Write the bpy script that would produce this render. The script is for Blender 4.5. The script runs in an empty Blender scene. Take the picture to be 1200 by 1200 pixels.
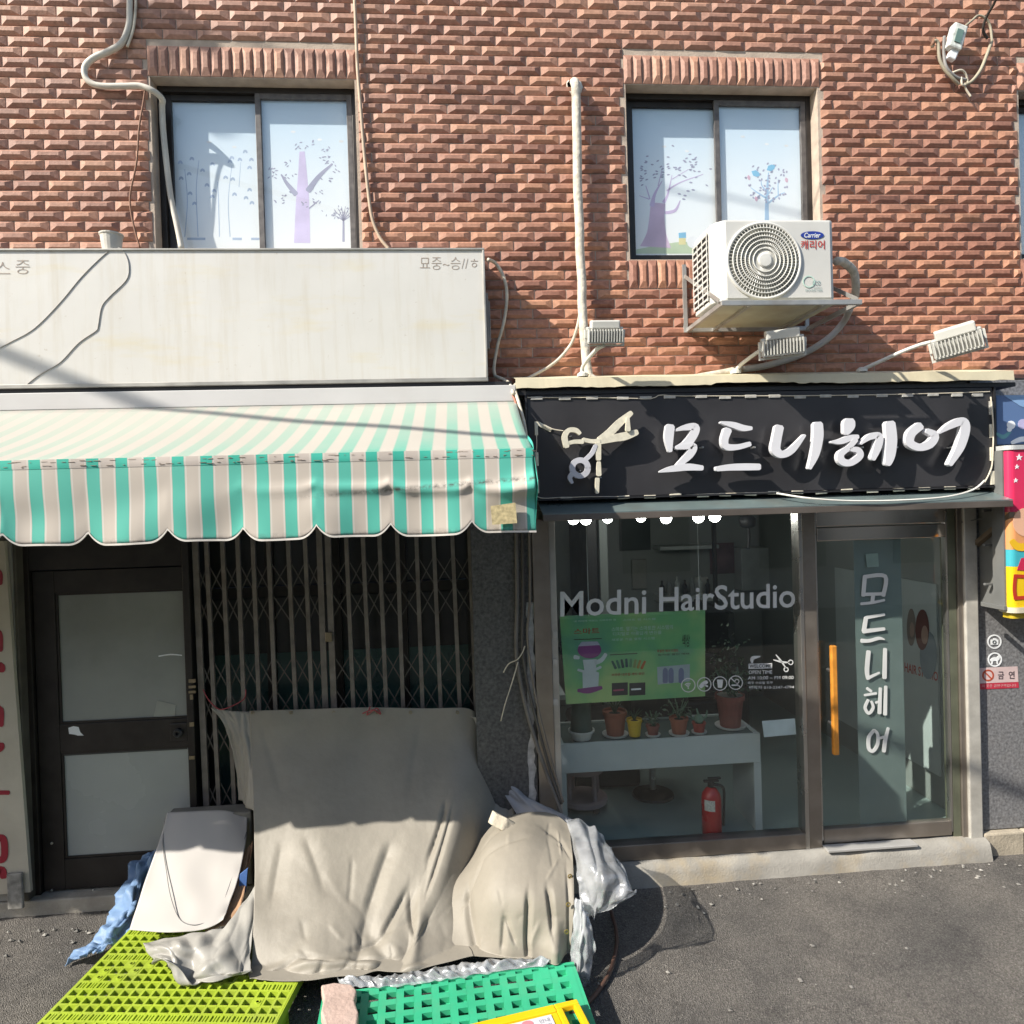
import bpy, bmesh, math, random
from mathutils import Vector, Matrix, noise

random.seed(7)
SC = bpy.context.scene
COL = SC.collection

# ---------------------------------------------------------------- camera
FPX = 800.0
CAM = Vector((0.0, -4.5, 2.5))
YAW, PITCH, ROLL = math.atan(60 / 800), math.radians(-0.7), math.radians(1.7)
fw = Vector((math.sin(YAW) * math.cos(PITCH), math.cos(YAW) * math.cos(PITCH), math.sin(PITCH)))
r0 = Vector((math.cos(YAW), -math.sin(YAW), 0))
u0 = r0.cross(fw)
rt = r0 * math.cos(ROLL) - u0 * math.sin(ROLL)
up = u0 * math.cos(ROLL) + r0 * math.sin(ROLL)
cam_data = bpy.data.cameras.new("camera")
cam_data.sensor_width = 36
cam_data.lens = 36 * FPX / 1200
cam_data.clip_start = 0.05
cam_data.clip_end = 500
cam = bpy.data.objects.new("camera", cam_data)
COL.objects.link(cam)
m = Matrix((rt, up, -fw)).transposed().to_4x4()
m.translation = CAM
cam.matrix_world = m
SC.camera = cam

# ---------------------------------------------------------------- light
SUN = Vector((2.0, 1.0, -1.8)).normalized()          # direction the light travels
world = bpy.data.worlds.new("World")
SC.world = world
world.use_nodes = True
wn = world.node_tree
sky = wn.nodes.new("ShaderNodeTexSky")
sky.sky_type = 'NISHITA'
sky.sun_disc = False
sky.sun_elevation = math.asin(-SUN.z)
sky.sun_rotation = math.atan2(-SUN.x, -SUN.y)
sky.air_density = 1.2
sky.dust_density = 1.5
bg = wn.nodes["Background"]
bg.inputs[1].default_value = 0.115
wn.links.new(sky.outputs[0], bg.inputs[0])
sd = bpy.data.lights.new("sun", 'SUN')
sd.energy = 5.0
sd.angle = math.radians(0.5)
sd.color = (1.0, 0.94, 0.84)
sun = bpy.data.objects.new("sun", sd)
COL.objects.link(sun)
sun.rotation_euler = SUN.to_track_quat('-Z', 'Y').to_euler()
sun.location = (-8, -4, 9)
SC.view_settings.view_transform = 'Standard'
SC.view_settings.look = 'None'
SC.view_settings.gamma = 1
SC.view_settings.exposure = 0.62
SC.cycles.max_bounces = 10
SC.cycles.transparent_max_bounces = 24


# ---------------------------------------------------------------- helpers
def ray(x, y):
    return fw + rt * ((x - 600) / FPX) + up * ((600 - y) / FPX)

def at(x, y, Y):
    d = ray(x, y)
    return CAM + d * ((Y - CAM.y) / d.y)

def atz(x, y, Z):
    d = ray(x, y)
    return CAM + d * ((Z - CAM.z) / d.z)

WO = {}      # world origin of every object

class MB:
    def __init__(s):
        s.v, s.f, s.attr = [], [], []
    def add(s, vs, fs, mat=None):
        b = len(s.v)
        s.v += [Vector(p) for p in vs] if mat is None else [mat @ Vector(p) for p in vs]
        s.f += [tuple(b + i for i in f) for f in fs]
        return s
    def box(s, a, b, mat=None):
        x0, y0, z0 = (min(a[i], b[i]) for i in range(3))
        x1, y1, z1 = (max(a[i], b[i]) for i in range(3))
        return s.add([(x0, y0, z0), (x1, y0, z0), (x1, y1, z0), (x0, y1, z0), (x0, y0, z1), (x1, y0, z1), (x1, y1, z1), (x0, y1, z1)],
                     [(0, 3, 2, 1), (4, 5, 6, 7), (0, 1, 5, 4), (1, 2, 6, 5), (2, 3, 7, 6), (3, 0, 4, 7)], mat)
    def tube(s, pts, r, n=8, smooth=True, taper=None, caps=True):
        pts = [Vector(p) for p in pts]
        if smooth and len(pts) > 2:
            pts = crom(pts, 6)
        rings = []
        t0 = (pts[1] - pts[0]).normalized()
        ref = Vector((0, 0, 1)) if abs(t0.z) < .9 else Vector((1, 0, 0))
        nrm = t0.cross(ref).normalized()
        for i, p in enumerate(pts):
            a = pts[max(i - 1, 0)]
            c = pts[min(i + 1, len(pts) - 1)]
            t = (c - a).normalized()
            nrm = (nrm - t * nrm.dot(t)).normalized()
            bi = t.cross(nrm)
            rr = r if taper is None else r + (taper - r) * i / (len(pts) - 1)
            rings.append([p + (nrm * math.cos(k * 2 * math.pi / n) + bi * math.sin(k * 2 * math.pi / n)) * rr for k in range(n)])
        b = len(s.v)
        for q in rings:
            s.v += q
        for i in range(len(rings) - 1):
            for k in range(n):
                k2 = (k + 1) % n
                s.f.append((b + i * n + k, b + i * n + k2, b + (i + 1) * n + k2, b + (i + 1) * n + k))
        if caps:
            s.f.append(tuple(b + k for k in range(n - 1, -1, -1)))
            s.f.append(tuple(b + (len(rings) - 1) * n + k for k in range(n)))
        return s
    def prism(s, poly, vec):
        """poly: list of 3D points (planar), extruded by vec"""
        n = len(poly)
        vec = Vector(vec)
        vs = [Vector(p) for p in poly] + [Vector(p) + vec for p in poly]
        fs = [tuple(range(n)), tuple(range(2 * n - 1, n - 1, -1))]
        fs += [(i, i + n, (i + 1) % n + n, (i + 1) % n) for i in range(n)]
        return s.add(vs, fs)
    def lathe(s, prof, c, n=20, axis='Z'):
        """prof: (r, h) pairs"""
        b = len(s.v)
        c = Vector(c)
        for r, h in prof:
            for k in range(n):
                a = 2 * math.pi * k / n
                p = (r * math.cos(a), r * math.sin(a), h)
                if axis == 'Y':
                    p = (p[0], p[2], p[1])
                s.v.append(c + Vector(p))
        for i in range(len(prof) - 1):
            for k in range(n):
                k2 = (k + 1) % n
                s.f.append((b + i * n + k, b + i * n + k2, b + (i + 1) * n + k2, b + (i + 1) * n + k))
        s.f.append(tuple(b + k for k in range(n - 1, -1, -1)))
        s.f.append(tuple(b + (len(prof) - 1) * n + k for k in range(n)))
        return s
    def grid(s, rows):
        b = len(s.v)
        nv, nu = len(rows), len(rows[0])
        for r in rows:
            s.v += r
        for j in range(nv - 1):
            for i in range(nu - 1):
                s.f.append((b + j * nu + i, b + j * nu + i + 1, b + (j + 1) * nu + i + 1, b + (j + 1) * nu + i))
        return s
    def stroke(s, pts, Y, depth=.002, n=5, pj=None, cap=True):
        """brush stroke in photo pixels (x, y, width) laid on the plane Y (or mapped by pj), with thickness"""
        pj = pj or (lambda x, y: at(x, y, Y))
        if len(pts) > 2:
            q = crom([Vector(p) for p in pts], n)
        else:
            a, c = Vector(pts[0]), Vector(pts[1])
            q = [a.lerp(c, i / 3) for i in range(4)]
        L, R = [], []
        for i, p in enumerate(q):
            t = (q[min(i + 1, len(q) - 1)] - q[max(i - 1, 0)])
            t = Vector((t.x, t.y, 0)).normalized()
            w = max(p.z, .3) / 2
            nn = Vector((-t.y, t.x, 0)) * w
            if cap and i in (0, len(q) - 1):
                e = t * w * (-.45 if i == 0 else .45)
                L.append(p + e + nn * .6); R.append(p + e - nn * .6)
                if i == 0:
                    L.append(p + nn); R.append(p - nn)
                else:
                    L.insert(-1, p + nn); R.insert(-1, p - nn)
            else:
                L.append(p + nn); R.append(p - nn)
        fr = [(pj(a.x, a.y), pj(b.x, b.y)) for a, b in zip(L, R)]
        b0 = len(s.v)
        dv = Vector((0, depth, 0))
        for a, b in fr:
            s.v += [a, b, a + dv, b + dv]
        k = len(fr)
        for i in range(k - 1):
            o, o2 = b0 + i * 4, b0 + i * 4 + 4
            s.f += [(o, o + 1, o2 + 1, o2), (o + 2, o2 + 2, o2 + 3, o + 3), (o, o2, o2 + 2, o + 2), (o + 1, o + 3, o2 + 3, o2 + 1)]
        s.f += [(b0, b0 + 2, b0 + 3, b0 + 1), (b0 + 4 * k - 4, b0 + 4 * k - 3, b0 + 4 * k - 1, b0 + 4 * k - 2)]
        return s
    def pxpoly(s, pts, Y, depth=.002, pj=None):
        pj = pj or (lambda x, y: at(x, y, Y))
        return s.prism([pj(*p) for p in pts], (0, depth, 0))
    def disc(s, x, y, r, Y, depth=.002, n=12, pj=None, ry=None):
        ry = ry or r
        return s.pxpoly([(x + r * math.cos(2 * math.pi * k / n), y + ry * math.sin(2 * math.pi * k / n)) for k in range(n)], Y, depth, pj)
    def ring(s, x, y, r, w, Y, depth=.002, n=20, pj=None):
        return s.stroke([(x + r * math.cos(2 * math.pi * k / n), y + r * math.sin(2 * math.pi * k / n), w) for k in range(n + 1)], Y, depth, 2, pj, False)
    def build(s, name, mat, parent=None, smooth=False, bevel=0, label=None, cat=None, group=None, kind=None, sub=0, solid=0, attr=None, segs=2):
        me = bpy.data.meshes.new(name)
        if parent is not None:
            o0 = WO[parent.name]
        else:
            lo = Vector([min(p[i] for p in s.v) for i in range(3)])
            hi = Vector([max(p[i] for p in s.v) for i in range(3)])
            o0 = Vector(((lo.x + hi.x) / 2, (lo.y + hi.y) / 2, lo.z))
        me.from_pydata([tuple(p - o0) for p in s.v], [], s.f)
        bm = bmesh.new(); bm.from_mesh(me)
        bmesh.ops.recalc_face_normals(bm, faces=bm.faces)
        bm.to_mesh(me); bm.free()
        if attr is not None:
            a = me.attributes.new("tint", 'FLOAT', 'POINT')
            a.data.foreach_set("value", attr)
        for mm in (mat if isinstance(mat, (list, tuple)) else [mat]):
            me.materials.append(mm)
        if smooth:
            me.shade_smooth()
        o = bpy.data.objects.new(name, me)
        COL.objects.link(o)
        if parent is not None:
            o.parent = parent
        else:
            o.location = o0
        WO[o.name] = o0
        if bevel:
            md = o.modifiers.new("bevel", 'BEVEL'); md.width = bevel; md.segments = segs; md.limit_method = 'ANGLE'
        if solid:
            md = o.modifiers.new("solid", 'SOLIDIFY'); md.thickness = solid
        if sub:
            md = o.modifiers.new("sub", 'SUBSURF'); md.levels = sub; md.render_levels = sub
        tag(o, label, cat, group, kind)
        return o

def tag(o, label=None, cat=None, group=None, kind=None):
    for k, v in (("label", label), ("category", cat), ("group", group), ("kind", kind)):
        if v:
            o[k] = v
    return o

def thing(name, label, cat, loc, group=None):
    o = bpy.data.objects.new(name, None)
    o.empty_display_size = .1
    COL.objects.link(o)
    o.location = Vector(loc)
    WO[o.name] = Vector(loc)
    return tag(o, label, cat, group)

def crom(pts, n):
    out = []
    for i in range(len(pts) - 1):
        p0, p1, p2, p3 = pts[max(i - 1, 0)], pts[i], pts[i + 1], pts[min(i + 2, len(pts) - 1)]
        for k in range(n):
            t = k / n
            out.append(.5 * ((2 * p1) + (p2 - p0) * t + (2 * p0 - 5 * p1 + 4 * p2 - p3) * t * t + (3 * p1 - p0 - 3 * p2 + p3) * t ** 3))
    out.append(pts[-1].copy())
    return out

def cmid(t, n):
    x = t * (n - 1)
    i = min(int(x), n - 2)
    return i, x - i

def patch(ctrl, nu, nv):
    """Catmull-Rom surface through a grid of control points"""
    rows = []
    cols = [crom(r, max(1, nu // (len(r) - 1))) for r in ctrl]
    k = len(cols[0])
    grid_cols = [crom([c[i] for c in cols], max(1, nv // (len(ctrl) - 1))) for i in range(k)]
    return [[grid_cols[i][j] for i in range(k)] for j in range(len(grid_cols[0]))]

def normals_of(rows):
    nv, nu = len(rows), len(rows[0])
    N = []
    for j in range(nv):
        r = []
        for i in range(nu):
            du = rows[j][min(i + 1, nu - 1)] - rows[j][max(i - 1, 0)]
            dv = rows[min(j + 1, nv - 1)][i] - rows[max(j - 1, 0)][i]
            n = du.cross(dv)
            r.append(n.normalized() if n.length > 1e-9 else Vector((0, -1, 0)))
        N.append(r)
    return N

def text_geo(txt, bold=0.0, spacing=1.0, shear=0.0):
    cu = bpy.data.curves.new("lettering", 'FONT')
    cu.body = txt
    cu.size = 1
    cu.offset = bold
    cu.space_character = spacing
    cu.shear = shear
    cu.resolution_u = 3
    ob = bpy.data.objects.new("lettering", cu)
    COL.objects.link(ob)
    bpy.context.view_layer.update()
    dg = bpy.context.evaluated_depsgraph_get()
    me = bpy.data.meshes.new_from_object(ob.evaluated_get(dg))
    vs = [v.co.copy() for v in me.vertices]
    fs = [tuple(p.vertices) for p in me.polygons]
    bpy.data.objects.remove(ob); bpy.data.curves.remove(cu); bpy.data.meshes.remove(me)
    return vs, fs

def text_px(mb, txt, x0, y0, x1, y1, Y, bold=0.0, slope=0.0, pj=None, spacing=1.0, shear=0.0):
    """lay flat lettering so that it fills the box (x0..x1, y0..y1) of photo pixels on a plane"""
    pj = pj or (lambda x, y: at(x, y, Y))
    vs, fs = text_geo(txt, bold, spacing, shear)
    if not vs:
        return mb
    ax, bx = min(v.x for v in vs), max(v.x for v in vs)
    ay, by = min(v.y for v in vs), max(v.y for v in vs)
    out = []
    for v in vs:
        u = (v.x - ax) / (bx - ax)
        w = (v.y - ay) / max(by - ay, 1e-6)
        x = x0 + (x1 - x0) * u
        out.append(pj(x, y1 + (y0 - y1) * w + slope * (x - x0)))
    return mb.add(out, fs)

# ---------------------------------------------------------------- materials
MATS = {}
def NT(name):
    mt = bpy.data.materials.new(name)
    mt.use_nodes = True
    return mt, mt.node_tree, mt.node_tree.nodes["Principled BSDF"]

def rgb(c, k=1.0):
    return (min(c[0] * k, 1), min(c[1] * k, 1), min(c[2] * k, 1), 1)

def M(name, col, rough=.6, metal=0.0, var=.12, scale=6, bump=0.0, bscale=80, col2=None, dirt=0.0, dcol=(.05, .045, .04), dscale=2.5, spec=.5, trans=0.0, alpha=1.0, sheen=0.0, coat=0.0):
    if name in MATS:
        return MATS[name]
    mt, nt, b = NT(name)
    L = nt.links
    geo = nt.nodes.new("ShaderNodeNewGeometry")
    nz = nt.nodes.new("ShaderNodeTexNoise"); nz.inputs["Scale"].default_value = scale; nz.inputs["Detail"].default_value = 5
    L.new(geo.outputs["Position"], nz.inputs["Vector"])
    rp = nt.nodes.new("ShaderNodeValToRGB")
    rp.color_ramp.elements[0].position = .3; rp.color_ramp.elements[1].position = .7
    rp.color_ramp.elements[0].color = rgb(col, 1 - var)
    rp.color_ramp.elements[1].color = rgb(col2, 1) if col2 else rgb(col, 1 + var)
    L.new(nz.outputs["Fac"], rp.inputs[0])
    out = rp.outputs[0]
    if dirt:
        n2 = nt.nodes.new("ShaderNodeTexNoise"); n2.inputs["Scale"].default_value = dscale; n2.inputs["Detail"].default_value = 8; n2.inputs["Roughness"].default_value = .65
        L.new(geo.outputs["Position"], n2.inputs["Vector"])
        r2 = nt.nodes.new("ShaderNodeValToRGB")
        r2.color_ramp.elements[0].position = .48; r2.color_ramp.elements[1].position = .72
        r2.color_ramp.elements[0].color = (0, 0, 0, 1); r2.color_ramp.elements[1].color = (dirt, dirt, dirt, 1)
        L.new(n2.outputs["Fac"], r2.inputs[0])
        mx = nt.nodes.new("ShaderNodeMixRGB")
        mx.inputs[2].default_value = (*dcol, 1)
        L.new(r2.outputs[0], mx.inputs[0]); L.new(out, mx.inputs[1])
        out = mx.outputs[0]
    L.new(out, b.inputs["Base Color"])
    b.inputs["Roughness"].default_value = rough
    b.inputs["Metallic"].default_value = metal
    b.inputs["Specular IOR Level"].default_value = spec
    b.inputs["Transmission Weight"].default_value = trans
    b.inputs["Alpha"].default_value = alpha
    b.inputs["Coat Weight"].default_value = coat
    if sheen:
        b.inputs["Sheen Weight"].default_value = sheen
    # uneven gloss
    mr = nt.nodes.new("ShaderNodeMapRange")
    mr.inputs[3].default_value = max(rough - .1, 0.02); mr.inputs[4].default_value = min(rough + .12, 1)
    L.new(nz.outputs["Fac"], mr.inputs[0]); L.new(mr.outputs[0], b.inputs["Roughness"])
    if bump:
        n3 = nt.nodes.new("ShaderNodeTexNoise"); n3.inputs["Scale"].default_value = bscale; n3.inputs["Detail"].default_value = 6
        L.new(geo.outputs["Position"], n3.inputs["Vector"])
        bp = nt.nodes.new("ShaderNodeBump"); bp.inputs["Strength"].default_value = bump; bp.inputs["Distance"].default_value = .01
        L.new(n3.outputs["Fac"], bp.inputs["Height"]); L.new(bp.outputs[0], b.inputs["Normal"])
    MATS[name] = mt
    return mt

def glass_mat(name, tint=(.8, .88, .86), ior=1.45, rough=0.0, haze=0.0, hcol=(.6, .65, .65)):
    mt = bpy.data.materials.new(name); mt.use_nodes = True
    nt = mt.node_tree; L = nt.links
    nt.nodes.remove(nt.nodes["Principled BSDF"])
    out = nt.nodes["Material Output"]
    tr = nt.nodes.new("ShaderNodeBsdfTransparent"); tr.inputs[0].default_value = (*tint, 1)
    gl = nt.nodes.new("ShaderNodeBsdfGlossy"); gl.inputs["Roughness"].default_value = rough
    gl.inputs[0].default_value = (1, 1, 1, 1)
    lw = nt.nodes.new("ShaderNodeLayerWeight"); lw.inputs[0].default_value = .5
    pw = nt.nodes.new("ShaderNodeMath"); pw.operation = 'POWER'; pw.inputs[1].default_value = 4.0
    L.new(lw.outputs["Facing"], pw.inputs[0])
    fr = nt.nodes.new("ShaderNodeMath"); fr.operation = 'MULTIPLY_ADD'; fr.use_clamp = True
    fr.inputs[1].default_value = .5; fr.inputs[2].default_value = ((ior - 1) / (ior + 1)) ** 2
    L.new(pw.outputs[0], fr.inputs[0])
    mx = nt.nodes.new("ShaderNodeMixShader")
    L.new(fr.outputs[0], mx.inputs[0]); L.new(tr.outputs[0], mx.inputs[1]); L.new(gl.outputs[0], mx.inputs[2])
    res = mx.outputs[0]
    if haze:
        df = nt.nodes.new("ShaderNodeBsdfDiffuse"); df.inputs[0].default_value = (*hcol, 1)
        m2 = nt.nodes.new("ShaderNodeMixShader"); m2.inputs[0].default_value = haze
        L.new(res, m2.inputs[1]); L.new(df.outputs[0], m2.inputs[2]); res = m2.outputs[0]
    L.new(res, out.inputs[0])
    return mt

def emit_mat(name, col, st):
    mt, nt, b = NT(name)
    b.inputs["Base Color"].default_value = (*col, 1)
    b.inputs["Emission Color"].default_value = (*col, 1)
    b.inputs["Emission Strength"].default_value = st
    return mt

white = M("white_paint", (.74, .73, .70), .45, var=.06, dirt=.15, dcol=(.4, .36, .3))
black_plastic = M("black_plastic", (.02, .02, .022), .45)
dark_frame = M("dark_bronze", (.028, .024, .022), .42, .3, var=.25, scale=9, dirt=.2, dcol=(.09, .08, .07))
cable_white = M("cable_cream", (.62, .56, .45), .6, var=.2, scale=14, dirt=.4, dcol=(.25, .2, .14), dscale=8)
cable_grey = M("cable_grey", (.25, .24, .23), .6, var=.2)
cable_dark = M("cable_dark", (.05, .045, .04), .6, var=.2)
steel = M("stainless", (.52, .5, .47), .28, .9, var=.12, scale=5, dirt=.2, dcol=(.2, .18, .15))
alu = M("aluminium", (.55, .55, .54), .4, .7, var=.1)
grey_paint = M("grey_paint", (.42, .43, .43), .5, var=.12, dirt=.25, dcol=(.2, .17, .13))
concrete = M("concrete", (.40, .37, .32), .9, var=.2, scale=7, bump=.5, bscale=70, dirt=.5, dcol=(.2, .17, .13), dscale=3)

# ================================================================ SETTING
def asphalt_mat():
    mt, nt, b = NT("asphalt")
    L = nt.links
    geo = nt.nodes.new("ShaderNodeNewGeometry")
    v = nt.nodes.new("ShaderNodeTexVoronoi"); v.inputs["Scale"].default_value = 150
    n1 = nt.nodes.new("ShaderNodeTexNoise"); n1.inputs["Scale"].default_value = 1.3; n1.inputs["Detail"].default_value = 7
    n2 = nt.nodes.new("ShaderNodeTexNoise"); n2.inputs["Scale"].default_value = 140; n2.inputs["Detail"].default_value = 3
    for q in (v, n1, n2):
        L.new(geo.outputs["Position"], q.inputs["Vector"])
    r = nt.nodes.new("ShaderNodeValToRGB")
    e = r.color_ramp.elements
    e[0].position = .0; e[0].color = (.085, .079, .073, 1)
    e[1].position = 1.0; e[1].color = (.31, .297, .28, 1)
    k = e.new(.55); k.color = (.160, .153, .146, 1)
    k = e.new(.82); k.color = (.212, .203, .192, 1)
    L.new(v.outputs["Color"], r.inputs[0])
    r2 = nt.nodes.new("ShaderNodeValToRGB")
    r2.color_ramp.elements[0].position = .35; r2.color_ramp.elements[0].color = (.72, .71, .70, 1)
    r2.color_ramp.elements[1].position = .68; r2.color_ramp.elements[1].color = (1.12, 1.08, 1.02, 1)
    L.new(n1.outputs["Fac"], r2.inputs[0])
    mx = nt.nodes.new("ShaderNodeMixRGB"); mx.blend_type = 'MULTIPLY'; mx.inputs[0].default_value = 1
    L.new(r.outputs[0], mx.inputs[1]); L.new(r2.outputs[0], mx.inputs[2])
    v2 = nt.nodes.new("ShaderNodeTexVoronoi"); v2.feature = 'DISTANCE_TO_EDGE'; v2.inputs["Scale"].default_value = .55
    nd = nt.nodes.new("ShaderNodeTexNoise"); nd.inputs["Scale"].default_value = 5; nd.inputs["Detail"].default_value = 8
    L.new(geo.outputs["Position"], nd.inputs["Vector"])
    av = nt.nodes.new("ShaderNodeMixRGB"); av.blend_type = 'ADD'; av.inputs[0].default_value = .35
    L.new(geo.outputs["Position"], av.inputs[1]); L.new(nd.outputs["Color"], av.inputs[2]); L.new(av.outputs[0], v2.inputs["Vector"])
    rc_ = nt.nodes.new("ShaderNodeValToRGB"); rc_.color_ramp.elements[0].position = .0; rc_.color_ramp.elements[0].color = (.78, .78, .78, 1); rc_.color_ramp.elements[1].position = .006; rc_.color_ramp.elements[1].color = (1, 1, 1, 1)
    L.new(v2.outputs["Distance"], rc_.inputs[0])
    m3 = nt.nodes.new("ShaderNodeMixRGB"); m3.blend_type = 'MULTIPLY'; m3.inputs[0].default_value = 1
    L.new(mx.outputs[0], m3.inputs[1]); L.new(rc_.outputs[0], m3.inputs[2])
    n4 = nt.nodes.new("ShaderNodeTexNoise"); n4.inputs["Scale"].default_value = 3.2; n4.inputs["Detail"].default_value = 9; n4.inputs["Roughness"].default_value = .7
    L.new(geo.outputs["Position"], n4.inputs["Vector"])
    r4 = nt.nodes.new("ShaderNodeValToRGB"); r4.color_ramp.elements[0].position = .30; r4.color_ramp.elements[0].color = (.68, .68, .69, 1); r4.color_ramp.elements[1].position = .55; r4.color_ramp.elements[1].color = (1.05, 1.04, 1.03, 1)
    L.new(n4.outputs["Fac"], r4.inputs[0])
    m4 = nt.nodes.new("ShaderNodeMixRGB"); m4.blend_type = 'MULTIPLY'; m4.inputs[0].default_value = 1
    L.new(m3.outputs[0], m4.inputs[1]); L.new(r4.outputs[0], m4.inputs[2])
    L.new(m4.outputs[0], b.inputs["Base Color"])
    b.inputs["Roughness"].default_value = .88
    bp = nt.nodes.new("ShaderNodeBump"); bp.inputs["Strength"].default_value = .9; bp.inputs["Distance"].default_value = .012
    ad = nt.nodes.new("ShaderNodeMath"); ad.operation = 'ADD'
    L.new(v.outputs["Distance"], ad.inputs[0]); L.new(n2.outputs["Fac"], ad.inputs[1])
    L.new(ad.outputs[0], bp.inputs["Height"]); L.new(bp.outputs[0], b.inputs["Normal"])
    return mt

GZ = -.05
g = MB()
rows = []
for j in range(41):
    Y = -40 + j * 1.01
    rows.append([Vector((-60 + i * 1.5, Y, GZ + .012 * noise.noise(Vector((i * .7, j * .7, 0))))) for i in range(81)])
g.grid(rows)
road = g.build("road", asphalt_mat(), smooth=True, kind='structure')
# loose grit along the building edge
gm = MB()
for i in range(300):
    x = random.uniform(-3.6, 4.4)
    y = -.14 - abs(random.gauss(0, .16)) if x > .6 else -.10 - abs(random.gauss(0, .2))
    if random.random() < .25:
        y = random.uniform(-1.6, -.15)
    s_ = random.uniform(.003, .011)
    z = GZ + .012
    c = Vector((x, y, z))
    vs = [c + Vector((s_ * random.uniform(.6, 1.4) * dx, s_ * random.uniform(.6, 1.4) * dy, s_ * random.uniform(.1, .5) * dz)) for dx, dy, dz in ((-1, -1, -1), (1, -1, -1), (1, 1, -1), (-1, 1, -1), (0, 0, 1.6))]
    gm.add(vs, [(0, 1, 4), (1, 2, 4), (2, 3, 4), (3, 0, 4), (0, 3, 2, 1)])
grit = gm.build("loose_grit", M("grit", (.24, .23, .21), .8, var=.7, scale=30), kind='stuff', label="pale grit and litter scattered along the shop fronts", cat="grit")

# ================================================================ BUILDING
B = thing("brick_building", "two-storey building faced in reddish-brown relief brick above two shop fronts", "building", (0.5, 0, GZ))
WIN = [(-1.875, -.600, 4.105, 5.265), (1.178, 2.503, 4.105, 5.265), (3.955, 5.25, 4.105, 5.265)]
XL, XR, ZB, ZT = -7.4, 6.6, 3.27, 6.9

mortar = M("mortar", (.44, .36, .29), .95, var=.18, scale=12, bump=.3)
wc = MB()
xs = [XL] + [v for w in WIN for v in w[:2]] + [XR]
for i in range(0, len(xs), 2):
    wc.box((xs[i], .001, ZB), (xs[i + 1], .30, ZT))
for w in WIN:
    wc.box((w[0], .001, ZB), (w[1], .30, w[2])); wc.box((w[0], .001, w[3]), (w[1], .30, ZT))
wc.build("upper_wall", mortar, B)

def brick_mat():
    mt, nt, b = NT("relief_brick")
    L = nt.links
    geo = nt.nodes.new("ShaderNodeNewGeometry")
    at_ = nt.nodes.new("ShaderNodeAttribute"); at_.attribute_name = "tint"
    r = nt.nodes.new("ShaderNodeValToRGB")
    e = r.color_ramp.elements
    e[0].position = 0; e[0].color = (.27, .118, .080, 1)
    e[1].position = 1; e[1].color = (.50, .250, .150, 1)
    k = e.new(.5); k.color = (.385, .180, .120, 1)
    L.new(at_.outputs["Fac"], r.inputs[0])
    # paler mix growing high up and to the left, broken by noise
    n1 = nt.nodes.new("ShaderNodeTexNoise"); n1.inputs["Scale"].default_value = .9; n1.inputs["Detail"].default_value = 6
    n2 = nt.nodes.new("ShaderNodeTexNoise"); n2.inputs["Scale"].default_value = 42; n2.inputs["Detail"].default_value = 5
    L.new(geo.outputs["Position"], n1.inputs["Vector"]); L.new(geo.outputs["Position"], n2.inputs["Vector"])
    sx = nt.nodes.new("ShaderNodeSeparateXYZ"); L.new(geo.outputs["Position"], sx.inputs[0])
    mr = nt.nodes.new("ShaderNodeMapRange"); mr.inputs[1].default_value = 3.6; mr.inputs[2].default_value = 6.2; mr.inputs[3].default_value = -.25; mr.inputs[4].default_value = .72
    L.new(sx.outputs["Z"], mr.inputs[0])
    mr2 = nt.nodes.new("ShaderNodeMapRange"); mr2.inputs[1].default_value = -3; mr2.inputs[2].default_value = 3; mr2.inputs[3].default_value = .45; mr2.inputs[4].default_value = .1
    L.new(sx.outputs["X"], mr2.inputs[0])
    a1 = nt.nodes.new("ShaderNodeMath"); a1.operation = 'ADD'; L.new(mr.outputs[0], a1.inputs[0]); L.new(mr2.outputs[0], a1.inputs[1])
    a2 = nt.nodes.new("ShaderNodeMath"); a2.operation = 'MULTIPLY'; L.new(a1.outputs[0], a2.inputs[0]); L.new(n1.outputs["Fac"], a2.inputs[1]); a2.use_clamp = True
    mx = nt.nodes.new("ShaderNodeMixRGB"); mx.inputs[2].default_value = (.46, .30, .235, 1)
    L.new(a2.outputs[0], mx.inputs[0]); L.new(r.outputs[0], mx.inputs[1])
    r3 = nt.nodes.new("ShaderNodeValToRGB"); r3.color_ramp.elements[0].position = .3; r3.color_ramp.elements[0].color = (.78, .76, .75, 1); r3.color_ramp.elements[1].position = .7; r3.color_ramp.elements[1].color = (1.1, 1.1, 1.1, 1)
    L.new(n2.outputs["Fac"], r3.inputs[0])
    m2 = nt.nodes.new("ShaderNodeMixRGB"); m2.blend_type = 'MULTIPLY'; m2.inputs[0].default_value = 1
    L.new(mx.outputs[0], m2.inputs[1]); L.new(r3.outputs[0], m2.inputs[2])
    L.new(m2.outputs[0], b.inputs["Base Color"])
    b.inputs["Roughness"].default_value = .62
    bp = nt.nodes.new("ShaderNodeBump"); bp.inputs["Strength"].default_value = .35; bp.inputs["Distance"].default_value = .006
    L.new(n2.outputs["Fac"], bp.inputs["Height"]); L.new(bp.outputs[0], b.inputs["Normal"])
    return mt
brickm = brick_mat()
PX, PZ = .2105, .0637

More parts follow.
